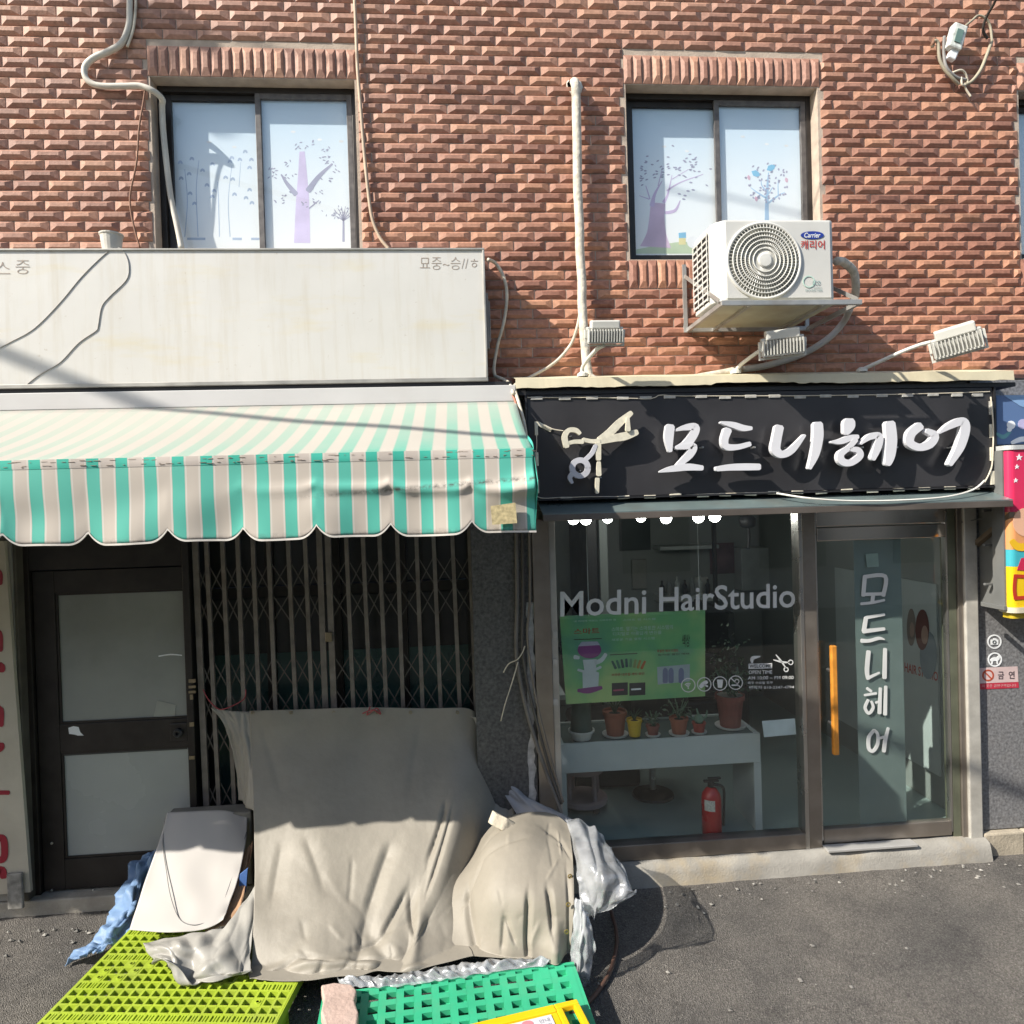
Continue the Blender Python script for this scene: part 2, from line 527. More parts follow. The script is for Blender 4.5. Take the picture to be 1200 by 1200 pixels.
def brick_geo(l, h, vertical=False):
    """hipped relief brick centred on the origin, front towards -Y"""
    j = lambda s: random.uniform(-s, s)
    hl, hh = l / 2, h / 2
    d0, d1 = -.003, -.0180 + j(.004)
    e = min(.046, l * .3)
    rx0, rx1 = -hl + e * random.uniform(.7, 1.1), hl - e * random.uniform(.7, 1.1)
    rz0, rz1 = -h * .12 + j(.0025), h * .27 + j(.0025)
    vs = [(-hl, .012, -hh), (hl, .012, -hh), (hl, .012, hh), (-hl, .012, hh),
          (-hl, d0, -hh), (hl, d0, -hh), (hl, d0, hh), (-hl, d0, hh),
          (rx0, d1, rz0), (rx1, d1, rz0), (rx1, d1, rz1), (rx0, d1, rz1)]
    fs = [(0, 4, 7, 3), (1, 2, 6, 5), (3, 7, 6, 2), (0, 1, 5, 4),
          (4, 5, 9, 8), (5, 6, 10, 9), (6, 7, 11, 10), (7, 4, 8, 11), (8, 9, 10, 11)]
    if vertical:
        vs = [(z, y, x) for x, y, z in vs]
        fs = [tuple(reversed(f)) for f in fs]
    return vs, fs

full, cut = [], []
nrow = int((ZT - ZB) / PZ)
LH = .190                                            # soldier course height
for r in range(nrow):
    zc = ZB + PZ * (r + .5)
    iv = [(XL, XR)]
    for w in WIN:
        if zc + PZ / 2 > w[2] - LH - .002 and zc - PZ / 2 < w[3] + LH + .002:
            new = []
            for a, b_ in iv:
                if w[0] > a and w[1] < b_:
                    new += [(a, w[0] - .012), (w[1] + .016, b_)]
                else:
                    new.append((a, b_))
            iv = new
    off = (PX / 2 if r % 2 else 0) + .02 * math.sin(r * 1.7) + random.uniform(-.006, .006)
    for a, b_ in iv:
        k = math.floor((a - off) / PX)
        while True:
            x0, x1 = off + k * PX, off + (k + 1) * PX
            k += 1
            if x0 >= b_ - .02:
                break
            c0, c1 = max(x0, a), min(x1, b_)
            if c1 - c0 < .035:
                continue
            xc, l = (c0 + c1) / 2, c1 - c0 - .007
            (full if c1 - c0 > PX - .002 else cut).append((xc, zc, l))
def inframe(x, z, mrg=-10):
    d = Vector((x, 0, z)) - CAM
    w = d.dot(fw); px = 600 + FPX * d.dot(rt) / w; py = 600 - FPX * d.dot(up) / w
    return mrg < px < 1200 - mrg and mrg < py < 460
def hidden(x, z):
    return (x < .15 and z < 4.05)
vis = [b_ for b_ in full if inframe(b_[0], b_[1], 4) and not hidden(b_[0], b_[1])]
vis.sort(key=lambda b_: (Vector((b_[0], 0, b_[1])) - CAM).length)
near = set(vis[:300])
H = PZ - .0055
variants = []
for i in range(14):
    vs, fs = brick_geo(PX - .007, H)
    me = bpy.data.meshes.new("brick")
    me.from_pydata(vs, [], fs)
    t = random.random()
    a_ = me.attributes.new("tint", 'FLOAT', 'POINT'); a_.data.foreach_set("value", [t] * len(vs))
    me.materials.append(brickm)
    variants.append(me)
for xc, zc, l in near:
    o = bpy.data.objects.new("brick", random.choice(variants))
    COL.objects.link(o); o.parent = B
    o.location = Vector((xc, random.uniform(-.0015, .002), zc)) - WO[B.name]
    o.rotation_euler = (0, random.gauss(0, .004), random.gauss(0, .003))
rest = MB(); ta = []
for xc, zc, l in full + cut:
    if (xc, zc, l) in near:
        continue
    vs, fs = brick_geo(l, H)
    rest.add([(x + xc, y + random.uniform(-.0005, .0005), z + zc) for x, y, z in vs], fs)
    ta += [random.random()] * len(vs)
rest.build("brick_field", brickm, B, attr=ta, kind='stuff')
# soldier courses over and under each window
for w in WIN:
    for z0 in (w[3] + .004, w[2] - LH - .004):
        n = round((w[1] - w[0] + .03) / .0655)
        pw = (w[1] - w[0] + .028) / n
        for i in range(n):
            vs, fs = brick_geo(LH - .004, pw - .005, True)
            sb = MB().add([(x + w[0] - .012 + pw * (i + .5), y, z + z0 + LH / 2) for x, y, z in vs], fs)
            sb.build("soldier_brick", brickm, B, attr=[random.random()] * len(vs))

# ---- upper windows
def film_mat():
    mt, nt, b = NT("printed_window_film")
    L = nt.links
    geo = nt.nodes.new("ShaderNodeNewGeometry")
    sx = nt.nodes.new("ShaderNodeSeparateXYZ"); L.new(geo.outputs["Position"], sx.inputs[0])
    mr = nt.nodes.new("ShaderNodeMapRange"); mr.inputs[1].default_value = 4.1; mr.inputs[2].default_value = 5.25
    L.new(sx.outputs["Z"], mr.inputs[0])
    r = nt.nodes.new("ShaderNodeValToRGB"); e = r.color_ramp.elements
    e[0].position = 0; e[0].color = (.86, .86, .81, 1); e[1].position = 1; e[1].color = (.56, .73, .88, 1)
    k = e.new(.18); k.color = (.87, .89, .89, 1)
    k = e.new(.55); k.color = (.80, .87, .92, 1)
    L.new(mr.outputs[0], r.inputs[0]); L.new(r.outputs[0], b.inputs["Base Color"])
    b.inputs["Roughness"].default_value = .35
    return mt
film = film_mat()
win_glass = glass_mat("window_glass", (.985, .99, .99), 1.35)
sash_grey = M("sash_greybrown", (.13, .12, .115), .5, .35, var=.3, scale=20)  # paler grey-brown than the other sash
purple = M("print_purple", (.58, .48, .68), .5)
pink = M("print_mauve", (.62, .48, .62), .5)
pale = M("print_lilac", (.68, .60, .82), .5)
greyb = M("print_greyblue", (.40, .40, .52), .5)
blue = M("print_blue", (.40, .56, .74), .5)
cyan = M("print_sky", (.25, .52, .72), .5)
greenp = M("print_green", (.50, .60, .42), .5)
whitep = M("print_white", (.8, .82, .84), .5)

YF = .150                                            # film plane
def leaf(mb, x, y, a, l, w, Y):
    ca, sa = math.cos(a), math.sin(a)
    l *= .95; w *= .9
    q = [(-l / 2, 0), (-l * .15, w / 2), (l * .25, w * .4), (l / 2, 0), (l * .25, -w * .4), (-l * .15, -w / 2)]
    mb.pxpoly([(x + u * ca - v * sa, y + u * sa + v * ca) for u, v in q], Y)

for wi, w in enumerate(WIN):
    x0, x1, z0, z1 = w
    fr = MB()
    fd = (.095, .19)
    t = .035
    fr.box((x0, fd[0], z0), (x0 + t, fd[1], z1)); fr.box((x1 - t, fd[0], z0), (x1, fd[1], z1))
    fr.box((x0 + t, fd[0], z1 - t), (x1 - t, fd[1], z1)); fr.box((x0 + t, fd[0], z0), (x1 - t, fd[1], z0 + t))
    wo = fr.build("window", dark_frame, B, bevel=.003)
    xm = (x0 + x1) / 2 + .012
    for side in (0, 1):
        a, b_ = (x0 + t, xm + .02) if side == 0 else (xm - .035, x1 - t)
        ys = .125 if side == 0 else .098
        s_ = MB(); st = .040 if side == 0 else .036
        s_.box((a + .001, ys, z0 + t), (a + st, ys + .024, z1 - t)); s_.box((b_ - st, ys, z0 + t), (b_ - .001, ys + .024, z1 - t))
        s_.box((a + st, ys, z1 - t - st), (b_ - st, ys + .024, z1 - t)); s_.box((a + st, ys, z0 + t), (b_ - st, ys + .024, z0 + t + st))
        s_.build("sash", dark_frame if side == 0 else sash_grey, wo, bevel=.002)
        MB().box((a + st - .004, ys + .010, z0 + t + st - .004), (b_ - st + .004, ys + .014, z1 - t - st + .004)).build("pane", win_glass, wo)
        fy = YF if side == 0 else YF - .026
        MB().box((a + st - .003, fy, z0 + t + st - .003), (b_ - st + .003, fy + .002, z1 - t - st + .003)).build("film", film, wo)
    # fixed dark reveal behind, so the room is not open to the sky
    MB().box((x0 + .002, .20, z0 + .002), (x1 - .002, .21, z1 - .002)).build("backing", black_plastic, wo)
    if wi == 0:
        z = lambda L_: [(180 + p[0] / 4.8, 90 + p[1] / 4.8) + ((p[2] / 4.8,) if len(p) > 2 else ()) for p in L_]
        F1, F2 = YF - .0005, YF - .0265
        tk = MB()
        tk.stroke(z([(835, 420, 30), (838, 560, 52), (838, 700, 74), (835, 935, 92)]), F2, cap=False)
        tk.build("print", pale, wo)
        br = MB()
        br.stroke(z([(870, 640, 34), (930, 560, 24), (1005, 490, 10)]), F2 - .0002); br.stroke(z([(800, 660, 30), (750, 600, 20), (718, 550, 8)]), F2 - .0002)
        br.stroke(z([(875, 740, 8), (905, 715, 6), (930, 695, 4)]), F2 - .0002)
        br.build("print", greyb, wo)
        lv = MB()
        for cx, cy in ((800, 390), (880, 380), (960, 415), (955, 465), (1035, 520), (975, 585), (925, 640), (930, 695), (755, 490), (680, 520), (665, 555), (770, 555), (705, 695), (740, 670), (835, 720), (1000, 470)):
            for k in range(5):
                p = z([(cx + random.uniform(-32, 32), cy + random.uniform(-22, 22))])[0]
                leaf(lv, p[0], p[1], random.uniform(-1.2, 1.2), random.uniform(3, 4.5), 1.5, F2 - .0004)
        lv.build("print", greyb, wo)
        sm = MB()
        sm.stroke(z([(1068, 925, 14), (1068, 820, 10), (1066, 770, 5)]), F2)
        for k in range(8):
            an = -math.pi / 2 + (k - 3.5) * .36
            sm.stroke(z([(1068, 810, 6), (1068 + 34 * math.cos(an), 800 + 40 * math.sin(an), 4), (1068 + 62 * math.cos(an), 800 + 72 * math.sin(an), 2)]), F2)
        for k in range(36):
            p = z([(1064 + random.gauss(0, 36), 772 + random.gauss(0, 24))])[0]
            leaf(sm, p[0], p[1], random.uniform(0, 3), 3, 1.2, F2 - .0002)
        sm.build("print", greyb, wo)
        ht = MB()
        for cx, cy in ((215, 460), (150, 480), (200, 545), (155, 570), (205, 655), (230, 712), (275, 525), (330, 490), (430, 475), (485, 465), (515, 420), (550, 465), (540, 510), (405, 565), (445, 575), (340, 640), (330, 672), (455, 660), (520, 680), (540, 635), (300, 608), (553, 708), (440, 455)):
            p = z([(cx, cy)])[0]
            for s_ in (-1, 1):
                leaf(ht, p[0] + s_ * 1.2, p[1], 1.57 - s_ * .55, 5.4, 2.8, F1)
        for pts in ([(175, 900, 5), (190, 700, 4), (175, 520, 3)], [(250, 900, 5), (240, 640, 4), (255, 470, 3)], [(370, 900, 4), (365, 700, 4), (360, 590, 3)], [(430, 900, 4), (420, 700, 3), (440, 500, 2)], [(480, 620, 3), (490, 480, 2)]):
            ht.stroke(z(pts), F1, cap=False)
        for x in (215, 265, 470, 575):
            ht.pxpoly(z([(x - 26, 905), (x + 26, 905), (x + 26, 918), (x - 26, 918)]), F1)
        ht.build("print", M("print_hearts", (.44, .53, .68), .5), wo)
    if wi == 1:
        z = lambda L_: [(730 + p[0] / 5.217, 95 + p[1] / 5.217) + ((p[2] / 5.217,) if len(p) > 2 else ()) for p in L_]
        F1, F2 = YF - .0005, YF - .0265
        tk = MB()
        tk.stroke(z([(215, 745, 90), (208, 830, 92), (205, 930, 118), (200, 1015, 190)]), F1, cap=False)
        tk.build("print", pink, wo)
        br = MB()
        br.stroke(z([(178, 760, 30), (195, 690, 16), (240, 610, 4)]), F1 - .0002); br.stroke(z([(250, 740, 22), (275, 690, 11), (300, 575, 3)]), F1 - .0002)
        br.stroke(z([(270, 670, 10), (350, 620, 7), (490, 570, 4)]), F1 - .0002); br.stroke(z([(260, 805, 18), (320, 790, 18), (350, 730, 5)]), F1 - .0002)
        br.stroke(z([(165, 720, 8), (140, 640, 4)]), F1 - .0002); br.stroke(z([(160, 722, 6), (100, 700, 3)]), F1 - .0002)
        br.stroke(z([(215, 640, 6), (245, 520, 3)]), F1 - .0002); br.stroke(z([(300, 600, 5), (400, 540, 3)]), F1 - .0002)
        br.build("print", purple, wo)
        lv = MB()
        for k in range(62):
            p = z([(random.choice((random.uniform(85, 250), random.uniform(240, 430), random.uniform(330, 550))), 0)])[0]
            px = (p[0] - 730) * 5.217
            yy = 540 + random.gauss(0, 45) + max(0, 180 - px) * .35
            p = z([(px, yy)])[0]
            leaf(lv, p[0], p[1], random.uniform(-.6, .6), 4.2, 1.9, F1 - .0004)
        for q in ((345, 690), (380, 700), (398, 672), (372, 722), (430, 665), (415, 620)):
            p = z([q])[0]; leaf(lv, p[0], p[1], .2, 5, 2.2, F1 - .0004)
        lv.build("print", greyb, wo)
        gr = MB(); gr.pxpoly(z([(80, 1030), (200, 1005), (330, 985), (470, 980), (470, 1055), (80, 1055)]), F1 + .0002, .001); gr.build("print", greenp, wo)
        hs = MB(); hs.pxpoly(z([(342, 960), (384, 960), (384, 1000), (342, 1000)]), F1); hs.build("print", M("print_yellow", (.72, .66, .35), .5), wo)
        hs = MB(); hs.pxpoly(z([(340, 928), (385, 924), (386, 958), (342, 960)]), F1 - .0002); hs.build("print", cyan, wo)
        hs = MB(); hs.disc(*z([(428, 985)])[0], 7, F1); hs.build("print", whitep, wo)
        bt = MB()
        bt.stroke(z([(880, 850, 26), (880, 750, 22), (884, 640, 14), (890, 560, 5)]), F2)
        for pts in ([(875, 715, 12), (820, 680, 8), (780, 650, 3)], [(890, 745, 12), (950, 700, 9), (990, 680, 3)], [(950, 700, 7), (948, 640, 5), (950, 600, 3)], [(885, 680, 8), (850, 640, 6), (846, 605, 3)], [(890, 690, 7), (915, 650, 4)]):
            bt.stroke(z(pts), F2)
        bt.build("print", blue, wo)
        bl = MB()
        for k in range(70):
            a, rr = random.uniform(0, 6.28), 138 * math.sqrt(random.random())
            p = z([(885 + rr * math.cos(a), 615 + rr * math.sin(a) * .92)])[0]
            leaf(bl, p[0], p[1], random.uniform(0, 3), 3.6, 2.4, F2 - .0002)
        bl.build("print", greyb, wo)
        b2 = MB()
        for q, a in (((812, 565), .5), ((905, 530), -.5)):
            p = z([q])[0]; leaf(b2, p[0], p[1], a, 12, 8, F2 - .0004)
        b2.build("print", cyan, wo)
        b3 = MB()
        for q in ((1000, 605), (815, 720), (770, 590)):
            p = z([q])[0]; leaf(b3, p[0], p[1], 1.3, 7, 4, F2 - .0004)
        b3.build("print", M("print_rose", (.62, .42, .52), .5), wo)
    cl = MB()
    xw, zw = x0 + .3, z1 - .33
    for k, (dx, dz) in enumerate(((0, 0), (.16, -.03), (.55, .06), (.72, .01), (.86, 0))):
        for q in range(1):
            c = Vector((xw + dx + q * .014, (YF - .0004) if dx < .4 else (YF - .0264), zw + dz + .006 * (q % 2)))
            cl.prism([c + Vector((.016 * math.cos(a * .785), 0, .008 * math.sin(a * .785))) for a in range(8)], (0, .001 + .0004 * q, 0))
    cl.build("print", whitep, wo)

# ---- ground floor of the building
granite = M("granite_dark", (.17, .17, .175), .55, var=.5, scale=55, bump=.15, bscale=160, dirt=.35, dcol=(.2, .19, .18), dscale=9)
render_g = M("render_grey", (.30, .29, .27), .9, var=.2, scale=5, bump=.3)
dark_wood = M("dark_wood_panel", (.035, .026, .021), .6, var=.3, scale=4)
MB().box((.06, .0, GZ), (.455, .30, 3.26)).build("pillar", M("granite_pillar_shaded", (.085, .083, .082), .6, var=.5, scale=45, bump=.2, bscale=120, dirt=.3, dcol=(.2, .19, .18), dscale=14), B)  # granite copy darkened: the pillar's shade is put into the colour
MB().box((XL, .10, 2.42), (.055, .30, 3.26)).build("header", render_g, B)
MB().box((.46, .02, 2.46), (3.60, .30, 3.26)).build("header", render_g, B)
MB().box((3.552, .0, .115), (4.35, .30, 3.26)).build("granite_slab", granite, B, bevel=.003)
MB().box((4.355, .0, .115), (6.6, .30, 3.26)).build("granite_slab", granite, B, bevel=.003)
ss = M("plinth_stone", (.40, .35, .27), .9, var=.2, scale=10, bump=.4, bscale=60, dirt=.5, dcol=(.22, .18, .13))
xq = 3.556
for k, l in enumerate((.30, .55, .5, .6, .7)):
    MB().box((xq, -.045 - .01 * (k % 2), GZ - .01), (xq + l - .006, .29, .108)).build("plinth_stone", ss, B, bevel=.012)
    xq += l
MB().box((-7.4, .07, GZ - .01), (.055, .30, .045)).build("threshold", concrete, B, bevel=.01)
# raised concrete sill in front of the salon
sl = MB()
n = 40
rows = []
for j, (yy, zz) in enumerate(((.30, .092), (-.045, .088), (-.085, .068), (-.10, .02), (-.115, GZ - .01))):
    rows.append([Vector((.46 + i * (3.10 / n), yy + (.012 * noise.noise(Vector((i * .5, j, 3))) if j > 0 else 0), zz + .010 * noise.noise(Vector((i * .45, j * 2, 9))) * (j < 4))) for i in range(n + 1)])
sl.grid(rows)
sl.build("sill", M("sill_concrete", (.30, .285, .255), .9, var=.22, scale=5, bump=.35, bscale=80, dirt=.55, dcol=(.42, .30, .13), dscale=2.2), B, smooth=True)
# back of the left shop (dark room behind the glass)
MB().box((-7.4, .9, GZ), (.05, .95, 2.42)).build("interior_wall", M("dark_room", (.02, .024, .022), .8), B)
MB().box((-7.4, .30, GZ - .01), (.05, .9, .03)).build("interior_floor", M("dark_floor", (.05, .05, .045), .8), B)

# ================================================================ ACROSS THE STREET (seen in the reflections)
A = thing("plain_building", "pale plastered building across the street mirrored in the salon glass", "building", (0, -12, GZ))
pl = M("pale_plaster", (.52, .49, .44), .9, var=.15, scale=2)
MB().box((-14, -13.5, GZ), (16, -10.2, 5.6)).build("wall", pl, A)
for i in range(9):
    x = -12 + i * 3.1
    for z0, z1 in ((.9, 2.3), (3.4, 4.7)):
        MB().box((x, -10.21, z0), (x + 1.5, -10.15, z1)).build("window", M("far_glass", (.05, .06, .065), .15), A)
MB().box((-14.2, -13.7, 5.6), (16.2, -10.0, 5.8)).build("roof_slab", render_g, A)

# ================================================================ LEFT SHOP FRONT
# ---- door
YD = .15
D = thing("shop_door", "dark brown metal door with two frosted grey panes beside the folding grille", "door", at(135, 1045, YD))
def pxbox(mb, x0, y0, x1, y1, Ya, Yb, ym=None):
    """upright box whose front (plane Ya) covers the pixel box; edges kept vertical and level"""
    ym = ym or (y0 + y1) / 2
    xm = (x0 + x1) / 2
    X0, X1 = at(x0, ym, Ya).x, at(x1, ym, Ya).x
    Z0, Z1 = at(xm, y1, Ya).z, at(xm, y0, Ya).z
    return mb.box((X0, Ya, Z0), (X1, Yb, Z1))
dX0, dX1 = at(33, 850, YD).x, at(229, 850, YD).x
gx0, gx1 = at(69, 850, YD).x, at(221, 850, YD).x
zT, zg1, zg2, zg3, zg4 = 2.40, at(140, 693, YD).z, at(140, 846, YD).z, at(145, 884, YD).z, at(147, 1003, YD).z
zb = .06
fr = MB()
fr.box((dX0 - .02, YD - .02, .045), (dX0 + .05, YD + .10, zT)); fr.box((dX1 - .045, YD - .02, .045), (dX1, YD + .10, zT))
fr.box((dX0 + .05, YD - .02, 2.16), (dX1 - .045, YD + .10, zT))
fr.build("door_frame", dark_frame, D, bevel=.004)
lf = MB()
a, b_ = dX0 + .056, dX1 - .05
y0, y1 = YD + .005, YD + .045
lf.box((a, y0, zb), (gx0, y1, 2.15)); lf.box((gx1, y0, zb), (b_, y1, 2.15))
lf.box((gx0, y0, zg1), (gx1, y1, 2.15)); lf.box((gx0, y0, zg3 + .03), (gx1, y1, zg2)); lf.box((gx0, y0, zb), (gx1, y1, zg4))
leafo = lf.build("door_leaf", dark_frame, D, bevel=.004)
bead = MB()
for z0, z1 in ((zg2, zg1), (zg4, zg3 + .03)):
    bead.box((gx0 + .001, y0 + .008, z0 + .001), (gx0 + .014, y0 + .03, z1 - .001)); bead.box((gx1 - .014, y0 + .008, z0 + .001), (gx1 - .001, y0 + .03, z1 - .001))
    bead.box((gx0 + .014, y0 + .008, z0 + .001), (gx1 - .014, y0 + .03, z0 + .014)); bead.box((gx0 + .014, y0 + .008, z1 - .014), (gx1 - .014, y0 + .03, z1 - .001))
bead.build("glazing_bead", dark_frame, leafo)
frost = M("frosted_grey_glass", (.27, .285, .27), .22, var=.10, scale=2.2, dirt=.25, dcol=(.13, .13, .12), dscale=1.5)
MB().box((gx0 + .010, y0 + .018, zg2 + .01), (gx1 - .010, y0 + .024, zg1 - .01)).build("pane", frost, leafo)
MB().box((gx0 + .010, y0 + .018, zg4 + .01), (gx1 - .010, y0 + .024, zg3 + .02)).build("pane", M("frosted_pale_glass", (.36, .38, .365), .25, var=.08, scale=2.2), leafo)
# dark strip of film above the lower pane's milky film
pxbox(MB(), 72, 862, 219, 882, y0 + .012, y0 + .016).build("film_strip", M("film_dark", (.05, .055, .055), .3), leafo)
lk = MB()
c = at(210, 858, YD)
lk.box((c.x - .058, y0 - .012, c.z - .062), (c.x + .058, y0, c.z + .062))
lk.build("lock_plate", dark_frame, leafo, bevel=.012)
MB().lathe([(.03, 0), (.03, -.02), (.022, -.028), (.012, -.028), (.012, -.01)], (c.x, y0 - .012, c.z), 20, 'Y').build("lock_knob", black_plastic, leafo, smooth=False)
kn = MB()
for yy, w_, h_ in ((798, 8, 4), (805, 8, 3), (811, 8, 3), (817, 5, 6), (849, 6, 5), (888, 7, 4)):
    pxbox(kn, 221 + (8 - w_) / 2, yy - h_ / 2, 221 + w_, yy + h_ / 2, YD - .03, YD - .019)
kn.build("latch_bits", M("old_brass", (.30, .25, .17), .4, .8), D)
st = MB(); st.pxpoly([(80, 853), (86, 851), (92, 852), (94, 858), (98, 862), (91, 862), (88, 861), (81, 860)], y0 - .002, .001)
st.build("torn_sticker", whitep, leafo)
st = MB(); st.stroke([(186, 769, 1.6), (200, 767, 1.6), (213, 768, 1.2)], y0 + .014, .001); st.build("scratch", whitep, leafo)
st = MB(); st.pxpoly([(184, 821), (206, 826), (205, 840), (180, 840)], y0 + .015, .001)
st.build("sticker_ghost", M("sticker_ghost", (.33, .34, .31), .5), leafo)
sc = MB()
for x, y in ((61, 1043), (110, 1043), (61, 988)):
    p = at(x, y, y0); sc.lathe([(.008, 0), (.008, -.006), (.004, -.008)], (p.x, y0, p.z), 10, 'Y')
sc.build("screw", steel, D)

# ---- left post and leaning banner board
P_ = MB().box((at(26, 850, .06).x, .06, .05), (dX0 - .024, .29, 2.40)).build("door_post", M("post_brown", (.10, .09, .075), .6, var=.25), B, bevel=.006)
bx1 = at(19, 850, .0).x
Bn = thing("banner_board", "off-white lettered board with red characters beside the brown door", "banner", (bx1 - .3, .03, .1))
bo = MB()
bo.add([(bx1 - .62, .018, .13), (bx1 + .035, .018, .13), (bx1 - .04, .018, 2.36), (bx1 - .62, .018, 2.36),
        (bx1 - .62, .045, .13), (bx1 + .035, .045, .13), (bx1 - .04, .045, 2.36), (bx1 - .62, .045, 2.36)],
       [(0, 1, 2, 3), (7, 6, 5, 4), (0, 4, 5, 1), (1, 5, 6, 2), (2, 6, 7, 3), (3, 7, 4, 0)])
bo.build("board", M("banner_cloth", (.50, .46, .38), .8, var=.1, scale=3, dirt=.3, dcol=(.3, .26, .2)), Bn)
bf = MB().box((bx1 - .62, .05, .13), (bx1 - .02, .07, 2.36)); bf.build("backing_frame", alu, Bn)
rl = MB()
for pts in ([(-8, 668, 7), (-1, 672, 7), (-1, 684, 7)], [(-14, 740, 7), (-2, 742, 8), (-1, 762, 8)], [(-8, 784, 10), (0, 781, 10), (1, 786, 9)], [(-6, 834, 8), (0, 832, 8), (0, 850, 8)],
            [(-8, 880, 10), (0, 876, 9), (1, 872, 7)], [(-14, 930, 5), (0, 929, 5), (10, 929, 5)], [(-8, 985, 8), (2, 982, 8), (5, 990, 8), (4, 1006, 8), (-6, 1008, 8)], [(-6, 1022, 9), (2, 1020, 9), (4, 1028, 8)]):
    rl = MB(); rl.stroke(pts, .014, .003); rl.build("lettering", M("banner_red", (.30, .012, .03), .5), Bn)
bb = MB(); pxbox(bb, 8, 1024, 26, 1066, -.01, .012); bb.build("foot_block", M("worn_block", (.25, .24, .22), .8, var=.4, scale=25), Bn, bevel=.006)

MB().box((-7.4, .085, .05), (at(26, 850, .06).x - .003, .29, 2.415)).build("side_wall", render_g, B)
# ---- shop window behind the grille
YG = .40
gl_dark = glass_mat("dim_glass", (.42, .55, .52), 1.5)
x0, x1 = dX1 + .004, .056
fm = MB()
nb = [x0, x0 + .44, x0 + .90, x0 + 1.36, x1]
for x in nb:
    fm.box((max(x - .03, x0), YG - .02, .05), (min(x + .03, x1), YG + .03, 2.42))
for i in range(4):
    a, b_ = max(nb[i] + .03, x0 + .03), nb[i + 1] - .03
    for z0, z1 in ((.05, .45), (1.90, 1.97), (2.34, 2.42)):
        fm.box((a, YG - .015, z0), (b_, YG + .025, z1))
fm.build("window_frame", dark_frame, B)
tealp = M("teal_lower_film", (.035, .075, .068), .25, var=.2, scale=3)
for i in range(4):
    a, b_ = nb[i] + .032, nb[i + 1] - .032
    MB().box((a, YG, .46), (b_, YG + .006, 1.50)).build("pane", tealp, B)
    MB().box((a, YG, 1.502), (b_, YG + .006, 1.89)).build("pane", M("smoked_pane", (.03, .03, .028), .2), B)
    MB().box((a, YG, 1.98), (b_, YG + .006, 2.33)).build("pane", M("smoked_pane", (.03, .03, .028), .2), B)

# ---- folding grille
YR = .16
G = thing("folding_grille", "closed folding security grille of grey bars and scissor strips behind the tarpaulin", "security grille", at(392, 1000, YR))
gmat = M("grille_steel", (.20, .178, .162), .55, .35, var=.25, scale=12, dirt=.35, dcol=(.13, .08, .05), dscale=9)
strip_m = M("grille_strip", (.10, .09, .082), .6, .3, var=.25, scale=12)
tops = [228, 241, 260, 278, 296, 314, 337, 357, 374, 384, 405.5, 425, 444.5, 465.5, 488, 508, 530, 551]
zt_, zb_ = 2.42, .06
bars = []
for i, x in enumerate(tops):
    Xt = at(x, 640, YR).x
    lean = .02 + .03 * math.sin(i * 1.3) * .4
    Xb = Xt + lean
    w_ = .013 if i not in (0, 8, 9, 17) else .019
    bm_ = MB()
    # U channel
    for dx0, dx1, dy0, dy1 in ((-w_, w_, 0, .004), (-w_, -w_ + .004, .004, .022), (w_ - .004, w_, .004, .022)):
        vs = [(Xb + dx0, YR + dy0, zb_), (Xb + dx1, YR + dy0, zb_), (Xb + dx1, YR + dy1, zb_), (Xb + dx0, YR + dy1, zb_),
              (Xt + dx0, YR + dy0, zt_), (Xt + dx1, YR + dy0, zt_), (Xt + dx1, YR + dy1, zt_), (Xt + dx0, YR + dy1, zt_)]
        bm_.add(vs, [(0, 3, 2, 1), (4, 5, 6, 7), (0, 1, 5, 4), (1, 2, 6, 5), (2, 3, 7, 6), (3, 0, 4, 7)])
    bm_.build("bar", gmat, G)
    bars.append((Xb, Xt))
def barx(i, z):
    t = (z - zb_) / (zt_ - zb_)
    return bars[i][0] + (bars[i][1] - bars[i][0]) * t
for i in range(17):
    if i == 8:
        continue
    for zc in (2.06, 1.85, 1.42, 1.20, .98, .62, .40):
        for s_ in (-1, 1):
            p, q = Vector((barx(i, zc - .1 * s_), YR + .012 + .004 * s_, zc - .105)), Vector((barx(i + 1, zc), YR + .012 + .004 * s_, zc + .105))
            if s_ < 0:
                p, q = Vector((barx(i, zc), p.y, zc + .105)), Vector((barx(i + 1, zc), p.y, zc - .105))
            d = (q - p).normalized(); n_ = Vector((-d.z, 0, d.x)) * .0038
            MB().prism([p + n_, q + n_, q - n_, p - n_], (0, .003, 0)).build("lattice_strip", strip_m, G)
lkb = MB(); pxbox(lkb, 381, 741, 389, 752, YR - .02, YR - .001); lkb.build("padlock", M("old_brass", (.3, .25, .17)), G, bevel=.004)
rl = MB().box((x0, YR - .01, 2.385), (x1, YR + .05, 2.42)); rl.build("top_track", gmat, G)
rl = MB().box((x0, YR - .01, .046), (x1, YR + .05, .062)); rl.build("bottom_track", gmat, G)

